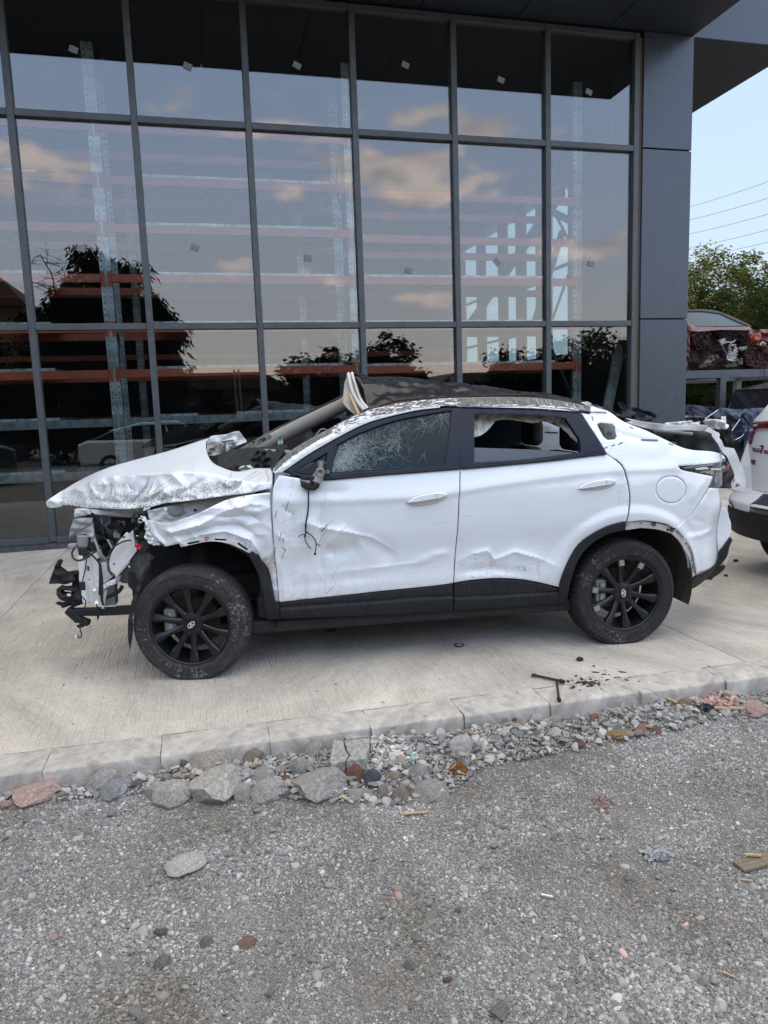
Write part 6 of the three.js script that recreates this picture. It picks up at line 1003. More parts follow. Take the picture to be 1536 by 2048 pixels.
  rod_([[1454, 712, .02], [1456, 719, .02], [1464, 721, .02]], .012, P_.white); rod_([[1440, 685, 0], [1448, 698, .02], [1456, 712, .02]], .008, P_.grey); rod_([[1452, 684, 0], [1466, 684, .02], [1470, 680, .02]], .01, P_.white); rod_([[1410, 705, .0], [1409, 690, .02], [1420, 680, 0]], .008, P_.dark); rod_([[1520, 690, .1], [1525, 684, .1], [1530, 688, .1]], .012, P_.white); rod_([[1528, 735, .05], [1530, 760, .06], [1533, 790, .05]], .008, P_.wire);
  part('body', merge([rbox(1.7, .95, 2.6, .15, -.1, .45, -1.8), rbox(1.35, .45, 1.7, .12, -.2, 1.05, -2.0)]), Q_.redPaint, red);
  // the stand
  const st = thing('steel_stand', 'grey steel stand of square posts and beams carrying the red car shell', 'steel stand'), mS = std(L(.11, .125, .15), .55, .3, { map: texDust });
  const zf = -4.45, zb = -7.6;
  for (const x of [8.3, 11.14, 14.2]) for (const z of [zf, zb]) part('post', rbox(.15, 1.93, .15, .01, x, .965, z), mS, st);
  for (const z of [zf, zb]) part('beam', rbox(6.2, .17, .12, .01, 11.25, 2.015, z), mS, st);
  for (const x of [8.3, 11.14, 14.2]) part('beam', rbox(.12, .15, 3.0, .01, x, 2.0, (zf + zb) / 2), mS, st);
  part('under_rail', rbox(2.7, .06, .05, .005, 9.7, 1.86, zf + .0), M.steelBlack, st);
}
// ---------- trees: tapered trunk and limbs, crowns of many single leaves ----------
const leafMats = {};
function tree(name, label, pos, { h, r, seed, leaves, len = .16, wid = .035, droop = .5, color = [.07, .11, .035], trunkR = .16, base = .25, squash = 1, group, bare = false, through = .42, clumps = 60, fine = 1 }) {
  const rnd = rngOf(seed), t = thing(name, label, 'tree', group, pos), bark = std(L(.09, .075, .06), .95, 0, { map: texMottle }), limbs = [], tips = [];
  const grow = (p, d, L_, rad, depth) => {
    const pts = [p.clone()]; let q = p.clone(), dir = d.clone();
    for (let i = 0; i < 4; i++) { dir.add(V3((rnd() - .5) * .45, (rnd() - .4) * .3 - (depth > 1 ? droop * .12 : 0), (rnd() - .5) * .45)).normalize(); q = q.clone().addScaledVector(dir, L_ / 4); pts.push(q); if (depth) tips.push([q, depth]); }
    const c = new THREE.CatmullRomCurve3(pts), g = new THREE.TubeGeometry(c, 8, rad, 6, false), P = g.attributes.position;
    for (let i = 0; i <= 8; i++) { const o = c.getPointAt(i / 8), k = 1 - .55 * i / 8; for (let j = 0; j <= 6; j++) { const v = i * 7 + j; P.setXYZ(v, o.x + (P.getX(v) - o.x) * k, o.y + (P.getY(v) - o.y) * k, o.z + (P.getZ(v) - o.z) * k); } }
    limbs.push(g);
    if (depth < (bare ? 4 : 3)) { const n = depth === 0 ? 7 : bare ? 4 : 4; for (let i = 0; i < n; i++) { const at = c.getPointAt(.45 + .55 * rnd()), a = rnd() * 6.283, u = depth === 0 ? .45 + rnd() * .8 : (rnd() - .1) * .9; grow(at, V3(Math.cos(a), u, Math.sin(a)).normalize(), L_ * (bare ? .62 : .58) * (.7 + rnd() * .5), rad * .5, depth + 1); } }
  };
  grow(V3(0, 0, 0), V3((rnd() - .5) * .15, 1, 0), h * (bare ? .5 : base + .25), trunkR, 0);
  part('trunk', merge([limbs[0]]), bark, t); part('branches', merge(limbs.slice(1)), bark, t);
  if (bare) return t;
  const cl = []; for (let i = 0; i < clumps; i++) { const a = rnd() * 6.283, v = rnd() * 2 - 1, rr = Math.pow(rnd(), .42), w = Math.sqrt(1 - v * v); cl.push([V3(Math.cos(a) * w * rr * r, h * (base + (1 - base) / 2) + v * rr * h * (1 - base) / 2 * .96, Math.sin(a) * w * rr * r * squash), r * fine * (.16 + .20 * rnd()), .75 + rnd() * .5]); }
  for (const [q, d] of tips) if (d > 1 && rnd() < .5) cl.push([q, r * fine * (.12 + .14 * rnd()), .75 + rnd() * .5]);
  const pos_ = new Float32Array(leaves * 12), col = new Float32Array(leaves * 12), nor = new Float32Array(leaves * 12), idx = new Uint32Array(leaves * 6);
  for (let i = 0; i < leaves; i++) {
    const [c, cr, tone] = cl[Math.floor(rnd() * cl.length)], a = rnd() * 6.283, v = rnd() * 2 - 1, w = Math.sqrt(1 - v * v), rr = cr * Math.pow(rnd(), .5);
    const p = V3(c.x + Math.cos(a) * w * rr * 1.25, c.y + v * rr * .8 - droop * Math.pow(rnd(), 3) * cr * 1.4, c.z + Math.sin(a) * w * rr * 1.25);
    const b = rnd() * 6.283, d = V3(Math.cos(b), (rnd() - .5) * 1.2 - droop, Math.sin(b)).normalize(), s = d.clone().cross(V3(rnd() - .5, rnd() - .5, rnd() - .5)).normalize(), l = len * (.6 + rnd() * .7), n = d.clone().cross(s);
    const A = p, B = p.clone().addScaledVector(d, l * .45).addScaledVector(s, wid * .5), D = p.clone().addScaledVector(d, l), E = p.clone().addScaledVector(d, l * .45).addScaledVector(s, -wid * .5);
    [A, B, D, E].forEach((q, k) => { const o = (i * 4 + k) * 3; pos_[o] = q.x; pos_[o + 1] = q.y; pos_[o + 2] = q.z; nor[o] = n.x; nor[o + 1] = n.y; nor[o + 2] = n.z; const m = tone * (.75 + .5 * rnd()); col[o] = color[0] * m * (.9 + .3 * tone * rnd()); col[o + 1] = color[1] * m; col[o + 2] = color[2] * m; });
    idx.set([0, 1, 2, 0, 2, 3].map((k) => k + i * 4), i * 6);
  }
  const g = new THREE.BufferGeometry(); g.setAttribute('position', new THREE.BufferAttribute(pos_, 3)); g.setAttribute('normal', new THREE.BufferAttribute(nor, 3)); g.setAttribute('color', new THREE.BufferAttribute(col, 3)); g.setIndex(new THREE.BufferAttribute(idx, 1));
  const key = 'l' + through; leafMats[key] ??= phys({ color: 0xffffff, vertexColors: true, roughness: .9, side: THREE.DoubleSide, ...(through ? { transmission: through, thickness: 0 } : {}) });
  part('crown', g, leafMats[key], t); return t;
}
{
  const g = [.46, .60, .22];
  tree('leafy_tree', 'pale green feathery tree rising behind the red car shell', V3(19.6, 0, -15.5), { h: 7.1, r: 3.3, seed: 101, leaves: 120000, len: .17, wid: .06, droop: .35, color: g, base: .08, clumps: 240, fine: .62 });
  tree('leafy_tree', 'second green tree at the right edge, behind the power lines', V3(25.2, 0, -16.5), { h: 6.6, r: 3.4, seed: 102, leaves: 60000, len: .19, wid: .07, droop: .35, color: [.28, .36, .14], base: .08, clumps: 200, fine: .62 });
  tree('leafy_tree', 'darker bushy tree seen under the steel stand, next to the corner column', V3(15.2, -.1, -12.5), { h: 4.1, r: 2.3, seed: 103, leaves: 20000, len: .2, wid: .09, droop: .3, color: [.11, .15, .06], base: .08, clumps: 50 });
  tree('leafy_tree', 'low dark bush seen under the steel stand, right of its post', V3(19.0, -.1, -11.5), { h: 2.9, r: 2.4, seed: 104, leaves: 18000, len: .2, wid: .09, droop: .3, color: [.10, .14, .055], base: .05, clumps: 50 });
  // wires
  const lines = [[1380, 415, 1536, 363, 'topmost'], [1380, 441, 1536, 396, 'second from the top'], [1380, 469, 1536, 428, 'third from the top'], [1380, 497, 1536, 459, 'fourth from the top'], [1380, 518, 1536, 484, 'fifth from the top'], [1380, 534, 1536, 505, 'lowest']];
  for (const [a, b, c, d, w] of lines) { const p = onZ(a, b, -42), q = onZ(c, d, -30), e = p.clone().sub(q); const A = q.clone().addScaledVector(e, -1.2), B = p.clone().addScaledVector(e, .9); const pts = [0, .25, .5, .75, 1].map((t) => A.clone().lerp(B, t).add(V3(0, -.5 * (4 * t * (1 - t) - .93), 0))); single('power_line', tube(pts, .013, 24, 5), M.steelBlack, 'thin overhead power line, ' + w + ' of the six', 'power line', 'overhead power lines'); }
}
// ---------- what stands behind the camera and shows in the glass ----------
{
  const at = (px, py, Z) => { const q = onZ(px, py, -Z); return V3(q.x, q.y, Z); };
  const dk = [.14, .155, .095];
  const w = at(225, 800, 21); tree('weeping_willow', 'big dark willow mirrored in the left panes', V3(w.x, -.1, 21), { h: 8.1, r: 3.05, seed: 111, leaves: 100000, len: .4, wid: .09, droop: 1.1, color: dk, base: -.1, clumps: 320, fine: .62, through: 0 });
  const b = at(150, 600, 24); tree('bare_tree', 'bare branching tree mirrored above the willow', V3(b.x, -.1, 24), { h: 10.2, r: 2.5, seed: 112, bare: true, trunkR: .13 });
  for (const [px, top, Z, r, s, lab] of [[655, 688, 30, 3.0, 121, 'dark round tree mirrored in the lower middle panes'], [760, 666, 34, 2.4, 122, 'taller dark tree mirrored beside a mullion in the lower panes'], [1050, 695, 30, 3.0, 123, 'dark tree mirrored low in the fifth pane'], [1165, 664, 30, 3.4, 124, 'largest dark tree mirrored low in the last pane'], [1270, 680, 32, 2.6, 125, 'dark tree mirrored at the corner column'], [418, 752, 34, 1.5, 126, 'small dark tree mirrored left of the bonnet'], [20, 668, 26, 3.4, 127, 'dark bush mirrored at the left edge below the brick house']]) { const q = at(px, top, Z); tree('dark_tree', lab, V3(q.x, -.1, Z), { h: q.y + .1, r: r * Z / 30, seed: s, leaves: 26000, len: .32, wid: .15, fine: .75, droop: .2, color: dk, base: .0, clumps: 150, through: 0 }); }
  // sheds and houses
  const house = (name, label, x0, x1, z, h, wall, roofM, rh) => { const t = thing(name, label, 'building', null, V3((x0 + x1) / 2, -.1, z)), W = x1 - x0; part('wall', box(W, h, 6, 0, h / 2, 0), wall, t); const s = new THREE.Shape([[-W / 2 - .3, h], [W / 2 + .3, h], [W / 2 - 1, h + rh], [-W / 2 + 1, h + rh]].map((p) => new THREE.Vector2(...p))); part('roof', new THREE.ExtrudeGeometry(s, { depth: 6.6, bevelEnabled: false }).translate(0, .01, -3.3), roofM, t); for (let i = 0; i < 3; i++) { const wn = part('window', box(.9, 1.0, .08, -W / 2 + W * (i + .5) / 3, h * .55, -3.03), P_.dark, t); part('frame', merge([box(1.0, .06, .1, -W / 2 + W * (i + .5) / 3, h * .55 + .53, -3.04), box(1.0, .06, .1, -W / 2 + W * (i + .5) / 3, h * .55 - .53, -3.04)]), P_.grey, wn); } };
  const brick = std(L(.24, .13, .065), .9, 0, { map: texMottle }), shed = std(L(.10, .10, .10), .8, 0, { map: texMottle }), tileM = std(L(.12, .055, .04), .85, 0, { map: texMottle });
  house('brick_house', 'orange brick house mirrored at the left edge of the glass', -20, -9.6, 42, 8.4, brick, tileM, 1.6);
  house('shed', 'long grey shed mirrored low behind the bonnet', -1.5, 5.2, 36, 2.9, shed, tileM, .9);
  house('shed', 'low dark shed mirrored low in the middle panes', 6, 17, 44, 3.0, shed, shed, .8);
  house('shed', 'low pale shed mirrored low in the right panes', 18, 34, 46, 3.2, std(L(.2, .19, .18), .85, 0, { map: texMottle }), shed, .8);
  for (const [px, lab] of [[473, 'left'], [482, 'right']]) { const p = at(px, 742, 18); single('wooden_pole', rod(V3(p.x, -.1, 18), V3(p.x - .05, p.y, 18), .035, 8), std(L(.5, .32, .12), .7, 0, { map: texMottle }), lab + ' of two pale wooden poles mirrored behind the bonnet', 'pole'); }
  simpleCar('parked_car', 'white saloon mirrored low in the glass left of the bonnet', V3(-.9, -.1, 13.4), 0, { paint: Q_.whitePaint, len: 4.7, h: 1.48 });
  simpleCar('parked_car', 'dark car mirrored at the left edge of the glass', V3(-6.9, -.1, 12.6), Math.PI, { paint: Q_.carBlack, len: 4.4, h: 1.5 });
  simpleCar('parked_car', 'grey car mirrored low in the last panes', V3(14.5, -.1, 17), .3, { paint: std(L(.12, .12, .125), .4), len: 4.4, h: 1.5 });
  simpleCar('parked_car', 'dark blue car mirrored low in the middle panes', V3(6.5, -.1, 18), .1, { paint: Q_.bluePaint, len: 4.4, h: 1.5 });
}

// ---------- rubble and litter along the kerb ----------
{
  const mStoneTex = noiseTex(256, .30, (u, v) => { const k = .84 + tile(u, v, 9, 3) * .10 + tile(u, v, 40, 5) * .12 + (tile(u, v, 60, 8) > .55 ? -.16 : 0); return [k, k * .99, k * .975]; });
  const bump = noiseTex(256, .2, (u, v) => { const k = .5 + tile(u, v, 12, 3) * .2 + tile(u, v, 45, 5) * .3; return [k, k, k]; }, false);
  const mats = {}; const sm = (c) => mats[c.join()] ??= std(L(...c), .9, 0, { map: mStoneTex, bumpMap: bump, bumpScale: .004 });
  const GREY = [.42, .415, .39], PALE = [.53, .51, .465], DARK = [.20, .205, .215], BLUE = [.17, .19, .225], PINK = [.56, .41, .36], RED = [.32, .13, .10], BEIGE = [.50, .42, .335], BROWN = [.34, .27, .20], WHITE = [.60, .59, .56];
  const rockGeo = (seed, round) => { // a boulder: broad facets, broken edges, pitted face
    let g = new THREE.IcosahedronGeometry(1, 12); const p = g.attributes.position, r = rngOf(seed), cuts = [];
    for (let k = 0; k < (round ? 8 : 12); k++) cuts.push([V3(r() - .5, (r() - .5) * .9, r() - .5).normalize(), (round ? .70 : .56) + r() * .26]);
    for (let i = 0; i < p.count; i++) { const v = V3(p.getX(i), p.getY(i), p.getZ(i)); v.multiplyScalar(1 + .13 * fbm3(v.x * 1.3 + seed, v.y * 1.3, v.z * 1.3, 3)); for (const [n, d] of cuts) { const e = v.dot(n) - d; if (e > 0) v.addScaledVector(n, -e * .92); } v.multiplyScalar(1 + .045 * fbm3(v.x * 5 + seed, v.y * 5, v.z * 5, 3)); p.setXYZ(i, v.x, v.y, v.z); }
    g = g.toNonIndexed ? g : g; const u = []; { const A = V3(), B = V3(), D = V3(); for (let i = 0; i < p.count; i += 3) { A.fromBufferAttribute(p, i); B.fromBufferAttribute(p, i + 1); D.fromBufferAttribute(p, i + 2); const n = B.clone().sub(A).cross(D.clone().sub(A)), ax = Math.abs(n.x), ay = Math.abs(n.y), az = Math.abs(n.z); for (const q of [A, B, D]) ay >= ax && ay >= az ? u.push(q.x * .18, q.z * .18) : ax > az ? u.push(q.z * .18, q.y * .18) : u.push(q.x * .18, q.y * .18); } } g.setAttribute('uv', new THREE.Float32BufferAttribute(u, 2)); g.deleteAttribute('normal');
    // smooth shading across the fine facets
    const key = new Map(), nrm = new Float32Array(p.count * 3), a = V3(), b = V3(), c = V3();
    const id = (i) => `${Math.round(p.getX(i) * 2000)},${Math.round(p.getY(i) * 2000)},${Math.round(p.getZ(i) * 2000)}`;
    for (let i = 0; i < p.count; i += 3) { a.fromBufferAttribute(p, i); b.fromBufferAttribute(p, i + 1); c.fromBufferAttribute(p, i + 2); const n = b.clone().sub(a).cross(c.clone().sub(a)); for (let k = 0; k < 3; k++) { const q = id(i + k); if (!key.has(q)) key.set(q, V3()); key.get(q).add(n); } }
    for (let i = 0; i < p.count; i++) { const n = key.get(id(i)).clone().normalize(); nrm.set([n.x, n.y, n.z], i * 3); }
    g.setAttribute('normal', new THREE.BufferAttribute(nrm, 3)); return g;
  };
  const geos = [...Array(9)].map((_, i) => rockGeo(200 + i, i % 2 === 0));
  const R = [
    [67, 1583, 100, 38, PINK, 1, 'large pink boulder at the left end of the rubble'], [208, 1554, 74, 46, GREY, 2, 'angular grey block leaning on a pale stone below the kerb'], [254, 1546, 50, 32, PALE, 0, 'pale rounded stone behind the angular grey block'],
    [236, 1573, 72, 32, [.34, .35, .365], 4, 'flat blue-grey slab of rock before the angular block'], [274, 1566, 34, 24, BLUE, 5, 'dark blue stone wedged between pitted and flat rocks'], [309, 1573, 56, 36, PALE, 7, 'pitted pale rock right of the dark blue stone'], [345, 1581, 76, 44, PALE, 8, 'pale wedge-shaped rock before the largest pale boulder'],
    [436, 1563, 128, 58, [.51, .49, .45], 1, 'largest pale speckled boulder in the rubble row'], [420, 1521, 88, 38, [.42, .385, .33], 4, 'long brownish rock behind the largest pale boulder, against the kerb'], [368, 1523, 34, 28, DARK, 2, 'dark grey angular stone against the kerb foot'], [73, 1560, 38, 24, DARK, 5, 'dark grey stone above the pink boulder'], [486, 1583, 38, 34, PALE, 8, 'pale splinter right of the largest pale boulder'], [8, 1605, 38, 20, PINK, 7, 'pink stone cut by the left frame edge'],
    [508, 1511, 44, 32, BROWN, 0, 'round brown cobble touching the kerb'], [530, 1546, 52, 32, GREY, 3, 'rounded grey cobble above the flat-topped boulder'], [539, 1575, 78, 38, [.46, .455, .43], 4, 'flat-topped grey boulder left of the biggest flat boulder'], [638, 1564, 118, 60, [.40, .39, .365], 1, 'biggest flat grey boulder half sunk in gravel'], [594, 1528, 52, 46, GREY, 7, 'rough grey rock behind the biggest flat boulder'], [627, 1497, 48, 36, GREY, 2, 'cluster-like rough rock left of the cracked white slab'], [570, 1558, 32, 20, RED, 5, 'small dark red stone between two grey boulders'],
    [710, 1549, 38, 48, [.26, .12, .09], 8, 'red-brown broken brick lump below the cracked slab'], [745, 1555, 40, 42, [.11, .125, .15], 0, 'dark blue-grey round cobble beside the red brick lump'], [752, 1571, 28, 20, [.2, .22, .23], 3, 'small blue-grey cobble under the dark round one'], [713, 1585, 38, 26, PALE, 6, 'pale stone before the red brick lump'], [739, 1588, 26, 20, PALE, 3, 'small pale round pebble before the dark cobble'], [769, 1581, 30, 32, [.42, .36, .32], 3, 'beige egg-shaped cobble left of the two-toned rock'], [802, 1586, 40, 46, [.37, .31, .245], 6, 'brown two-toned upright rock'], [859, 1578, 78, 36, [.39, .38, .355], 4, 'long flat grey rock at the right end of the big stones'], [785, 1549, 34, 28, BEIGE, 7, 'beige stone above the egg-shaped cobble'], [837, 1541, 44, 32, [.40, .41, .385], 2, 'grey-green rock above the long flat one'],
    [922, 1485, 52, 32, [.58, .58, .565], 8, 'pale grey flagstone chip lying flat'], [853, 1552, 24, 18, WHITE, 3, 'small white round pebble right of the grey-green rock'], [911, 1505, 26, 18, BEIGE, 7, 'beige stone under the pale flagstone chip'], [919, 1524, 30, 26, [.3, .2, .14], 5, 'rusty brown lump above the orange foam'], [1043, 1446, 28, 18, BEIGE, 2, 'beige stone just below the fifth kerb joint'], [1071, 1465, 26, 20, [.4, .3, .27], 7, 'pinkish-white stone in the middle of the rubble strip'], [1192, 1435, 24, 18, [.34, .19, .13], 8, 'brick chip against the kerb'], [1231, 1453, 32, 20, [.27, .3, .31], 4, 'blue-grey flat stone beside a white pebble'], [1215, 1449, 16, 12, WHITE, 3, 'white pebble left of the blue-grey flat stone'], [1283, 1457, 42, 20, [.38, .22, .17], 1, 'pink flat brick piece'], [1309, 1459, 28, 14, RED, 4, 'red flat chip touching the pink brick piece'], [1161, 1487, 28, 18, [.28, .14, .11], 5, 'dark red lump on the gravel'], [1369, 1406, 30, 24, BROWN, 0, 'brown round stone beside the crushed red brick'], [1463, 1402, 28, 20, GREY, 3, 'grey round stone right of the crushed red brick'], [1505, 1413, 66, 22, [.50, .37, .32], 4, 'long pink slab at the right edge'], [1364, 1391, 16, 14, RED, 3, 'small red pebble against the kerb'],
    [371, 1730, 80, 13, [.64, .63, .58], 4, 'flat whitish mortar lump alone in the gravel'], [493, 1884, 36, 14, [.40, .25, .20], 8, 'reddish brick sliver alone in the gravel'], [320, 1862, 30, 18, [.22, .225, .235], 7, 'dark blue-grey stone left of the brick sliver'], [325, 1922, 34, 22, [.32, .31, .285], 2, 'grey-brown stone near the lower left'], [412, 1882, 26, 18, [.3, .32, .305], 4, 'greenish grey stone left of the reddish sliver'], [895, 1958, 20, 16, [.35, .2, .15], 7, 'small reddish stone at the lower middle'], [1000, 2023, 42, 24, [.36, .35, .33], 1, 'pale flat stone at the bottom edge'], [820, 1928, 24, 20, [.36, .35, .32], 6, 'pale angular stone near the bottom middle'], [282, 2039, 20, 18, [.42, .42, .4], 2, 'pale stone cut by the bottom edge'], [540, 1985, 22, 22, GREY, 5, 'grey pointed stone near the bottom'], [1396, 1616, 14, 12, WHITE, 3, 'round whitish pebble on the right-hand gravel'], [915, 1820, 16, 12, [.33, .3, .25], 7, 'yellowish pebble right of the middle'],
  ];
  R.forEach(([px, py, w, h, c, gi, label], i) => {
    const r = rngOf(300 + i); const p = onGround(px, py + h * .32);
    const d = p.clone().sub(EYE).dot(fwd), W = w * d / FOCAL, H = h * d / FOCAL, m = single('rock', geos[gi], sm(c), label, 'rock');
    m.rotation.y = r() * 6.28; m.rotation.order = 'YXZ';
    // size along the view-facing width: counter the turn by an even footprint
    m.scale.set(W * .53, H * .70, W * .44); m.rotation.y = (r() - .5) * .6 + .2; m.position.set(p.x, p.y + H * (i === 46 ? .5 : i > 46 ? .15 : .06), p.z);
  });
  // small stuff between them
  const rnd = rngOf(61), shapes = [0, 3, 6, 2].map((k) => { const g = new THREE.IcosahedronGeometry(1, 1), p = g.attributes.position, r = rngOf(400 + k), cuts = [...Array(11)].map(() => [V3(r() - .5, r() - .5, r() - .5).normalize(), .42 + r() * .32]); for (let i = 0; i < p.count; i++) { const v = V3(p.getX(i), p.getY(i), p.getZ(i)); for (const [n, d] of cuts) { const e = v.dot(n) - d; if (e > 0) v.addScaledVector(n, -e); } p.setXYZ(i, v.x, v.y * .8, v.z); } g.computeVertexNormals(); g.deleteAttribute('uv'); return g; });
  const heap = (name, label, N, poly, s0, s1, cols, lift) => {
    const root = new THREE.Group(); root.name = name; tag(root, label, 'rubble', null, 'stuff'); scene.add(root); const lists = shapes.map(() => []);
    let x0 = 1e9, x1 = -1e9, y0 = 1e9, y1 = -1e9; for (const [x, y] of poly) { x0 = Math.min(x0, x); x1 = Math.max(x1, x); y0 = Math.min(y0, y); y1 = Math.max(y1, y); }
    for (let i = 0, tries = 0; i < N && tries < N * 30; tries++) { const a = x0 + rnd() * (x1 - x0), b = y0 + rnd() * (y1 - y0); if (!inside(poly, a, b)) continue; const p = onGround(a, b); if (p.z < kz1(p.x) + .015) continue; const s = s0 + (s1 - s0) * Math.pow(rnd(), 2.2), c = cols[Math.floor(rnd() * cols.length)], k = .58 + rnd() * .46; lists[i % shapes.length].push({ x: p.x, y: groundH(p.x, p.z) + s * .35 + lift * rnd(), z: p.z, s, c: L(c[0] * k, c[1] * k, c[2] * k) }); i++; }
    lists.forEach((list, k) => { const im = new THREE.InstancedMesh(shapes[k], mChip, list.length), m = new THREE.Matrix4(), q = new THREE.Quaternion(), e = new THREE.Euler(); list.forEach(({ x, y, z, s, c }, i) => { e.set((rnd() - .5) * 1.4, rnd() * 6.28, (rnd() - .5) * 1.4); q.setFromEuler(e); m.compose(V3(x, y, z), q, V3(s * (.8 + rnd() * .7), s * (.6 + rnd() * .4), s)); im.setMatrixAt(i, m); im.setColorAt(i, c); }); im.name = 'rubble_chips'; im.userData.kind = 'stuff'; im.castShadow = im.receiveShadow = true; root.add(im); });
  };
  const mChip = std(0xffffff, .9);
  const band = [[-20, 1548], [0, 1550], [320, 1522], [540, 1492], [740, 1466], [940, 1436], [1120, 1424], [1400, 1376], [1560, 1352], [1560, 1424], [1440, 1440], [1330, 1470], [1180, 1495], [1060, 1520], [960, 1540], [900, 1590], [800, 1612], [600, 1602], [420, 1592], [300, 1592], [180, 1598], [60, 1608], [-20, 1615]];
  const mixed = [[.30, .295, .28], [.27, .265, .25], [.33, .32, .30], [.24, .24, .235], [.36, .345, .315], [.34, .30, .25], [.40, .385, .35], [.22, .22, .22], [.27, .21, .16], [.45, .435, .40]];
  heap('rubble', 'broken stones and chips strewn between the boulders along the kerb', 1700, band, .008, .030, mixed, .02);
  heap('rubble_001', 'fine chips filling the gaps of the rubble strip', 9000, band, .004, .012, mixed, .012);
  heap('rubble_002', 'cream coloured gravel spilled right of the cracked slab', 620, [[740, 1480], [800, 1478], [830, 1500], [836, 1530], [800, 1545], [752, 1540], [742, 1505]], .008, .018, [[.46, .43, .36], [.5, .47, .41], [.42, .36, .28], WHITE], .02);
  heap('rubble_003', 'crushed red brick heaped at the kerb on the right', 420, [[1376, 1396], [1400, 1384], [1440, 1384], [1470, 1402], [1484, 1418], [1450, 1424], [1410, 1418], [1380, 1412]], .008, .022, [[.44, .27, .225], [.48, .33, .29], [.40, .21, .17], [.36, .30, .27]], .03);
  heap('rubble_004', 'pinkish dust and brick crumbs in the strip right of the foam', 420, [[920, 1440], [1000, 1430], [1060, 1460], [1060, 1500], [990, 1520], [940, 1500]], .005, .013, [[.40, .27, .23], [.36, .3, .27], PALE, GREY], .01);
  heap('rubble_005', 'scatter of red brick grit on the gravel', 90, [[1185, 1600], [1210, 1592], [1230, 1610], [1215, 1628], [1190, 1625]], .003, .007, [[.27, .10, .09]], .004);
  heap('rubble_006', 'black crumbs of undertray scattered on the slab edge', 0, band, .005, .01, [DARK], 0);

  // cracked white concrete slab in pieces
  { const base = onGround(699, 1512), F = { at: (a, b) => { const q = onY(a, b, base.y + .055); return [q.x, q.z]; } }, t = thing('broken_slab', 'white concrete slab split by wide cracks, lying against the kerb', 'concrete slab'), ms = std(L(.47, .465, .44), .9, 0, { map: mStoneTex, bumpMap: bump, bumpScale: .006 });
    const pieces = [[[667, 1478], [686, 1481], [690, 1498], [697, 1510], [690, 1523], [662, 1527], [659, 1522]], [[689, 1482], [738, 1477], [739, 1494], [732, 1508], [716, 1517], [702, 1513], [694, 1500]], [[688, 1476], [700, 1471], [736, 1473], [738, 1475], [692, 1480]], [[693, 1525], [700, 1515], [716, 1519], [734, 1511], [733, 1519], [712, 1523]]];
    pieces.forEach((pc, k) => { const s = new THREE.Shape(pc.map(([a, b]) => { const [x, z] = F.at(a, b); return new THREE.Vector2(x, -z); })); const g = new THREE.ExtrudeGeometry(s, { depth: .05, bevelEnabled: true, bevelThickness: .006, bevelSize: .004, bevelOffset: -.004, bevelSegments: 2 }).rotateX(-Math.PI / 2).translate(0, base.y - .0 + k * .003, 0); part('slab_piece', g, ms, t); }); }
  // litter
  const lumpy = (seed, amp, f) => { const g = new THREE.IcosahedronGeometry(1, 14), p = g.attributes.position; for (let i = 0; i < p.count; i++) { const v = V3(p.getX(i), p.getY(i), p.getZ(i)); v.multiplyScalar(1 + amp * fbm3(v.x * f + seed, v.y * f, v.z * f, 4)); p.setXYZ(i, v.x, v.y, v.z); } g.computeVertexNormals(); return g; };
  const drop = (name, px, py, w, h, geo, mat, label, cat, lift = .3) => { const p = onGround(px, py + h * .3), d = p.clone().sub(EYE).dot(fwd), m = single(name, geo, mat, label, cat); m.scale.set(w * d / FOCAL / 2, h * d / FOCAL * .62, w * d / FOCAL * .42); m.position.set(p.x, groundH(p.x, p.z) + h * d / FOCAL * lift, p.z); return m; };
  drop('foam_lump', 916, 1541, 38, 22, lumpy(3, .5, 2.2), std(L(.50, .22, .045), .95, 0, { map: mStoneTex, bumpMap: bump, bumpScale: .006 }), 'orange foam lump in the gravel below the pale flagstone chip', 'foam');
  const crumple = (seed, n, mat) => { const g = new THREE.PlaneGeometry(2, 2, 36, 36), p = g.attributes.position, u = g.attributes.uv; for (let i = 0; i < p.count; i++) { const x = p.getX(i), y = p.getY(i); p.setXYZ(i, x * (.7 + .3 * n2(seed, y * 2)) + .3 * n2(x * 2, y * 2 + seed), .55 * Math.abs(fbm2(x * n + seed, y * n, 3)) * 2 + .05, y * (.7 + .3 * n2(x * 2, seed)) + .25 * n2(x * 2.4 + seed, y * 2)); } g.computeVertexNormals(); return g; };
  drop('plastic_bag', 818, 1511, 34, 22, crumple(4, 2.2), std(L(.05, .36, .42), .35, 0, { side: THREE.DoubleSide }), 'crumpled teal plastic scrap on cream gravel', 'plastic bag', .1);
  drop('plastic_bag', 832, 1515, 20, 16, crumple(7, 2.0), std(L(.60, .68, .68), .35, 0, { side: THREE.DoubleSide }), 'pale torn plastic scrap right beside the teal one', 'plastic bag', .1);
  const film = phys({ color: L(.55, .57, .58), transmission: .6, thickness: 0, roughness: .25, side: THREE.DoubleSide });
  drop('plastic_film', 1313, 1705, 66, 26, crumple(11, 3.0), film, 'crumpled clear plastic film on the right-hand gravel', 'plastic film', .04);
  drop('plastic_film', 452, 1512, 52, 30, crumple(14, 2.6), film, 'greyish plastic sheet caught on the long brown rock', 'plastic film', .25);
  drop('plastic_scrap', 1413, 1420, 36, 22, crumple(17, 1.2), std(L(.035, .038, .042), .6, 0, { side: THREE.DoubleSide }), 'black plastic scrap on the crushed red brick', 'plastic scrap', .4);
  const woodTex = noiseTex(256, .4, (u, v) => { const k = .74 + tile(u * .0, v, 60, 2) * .1 + tile(u, v, 8, 3) * .05; return [k, k * .93, k * .82]; });
  const wood = std(L(.66, .56, .42), .85, 0, { map: woodTex }), oldWood = std(L(.30, .285, .265), .9, 0, { map: woodTex });
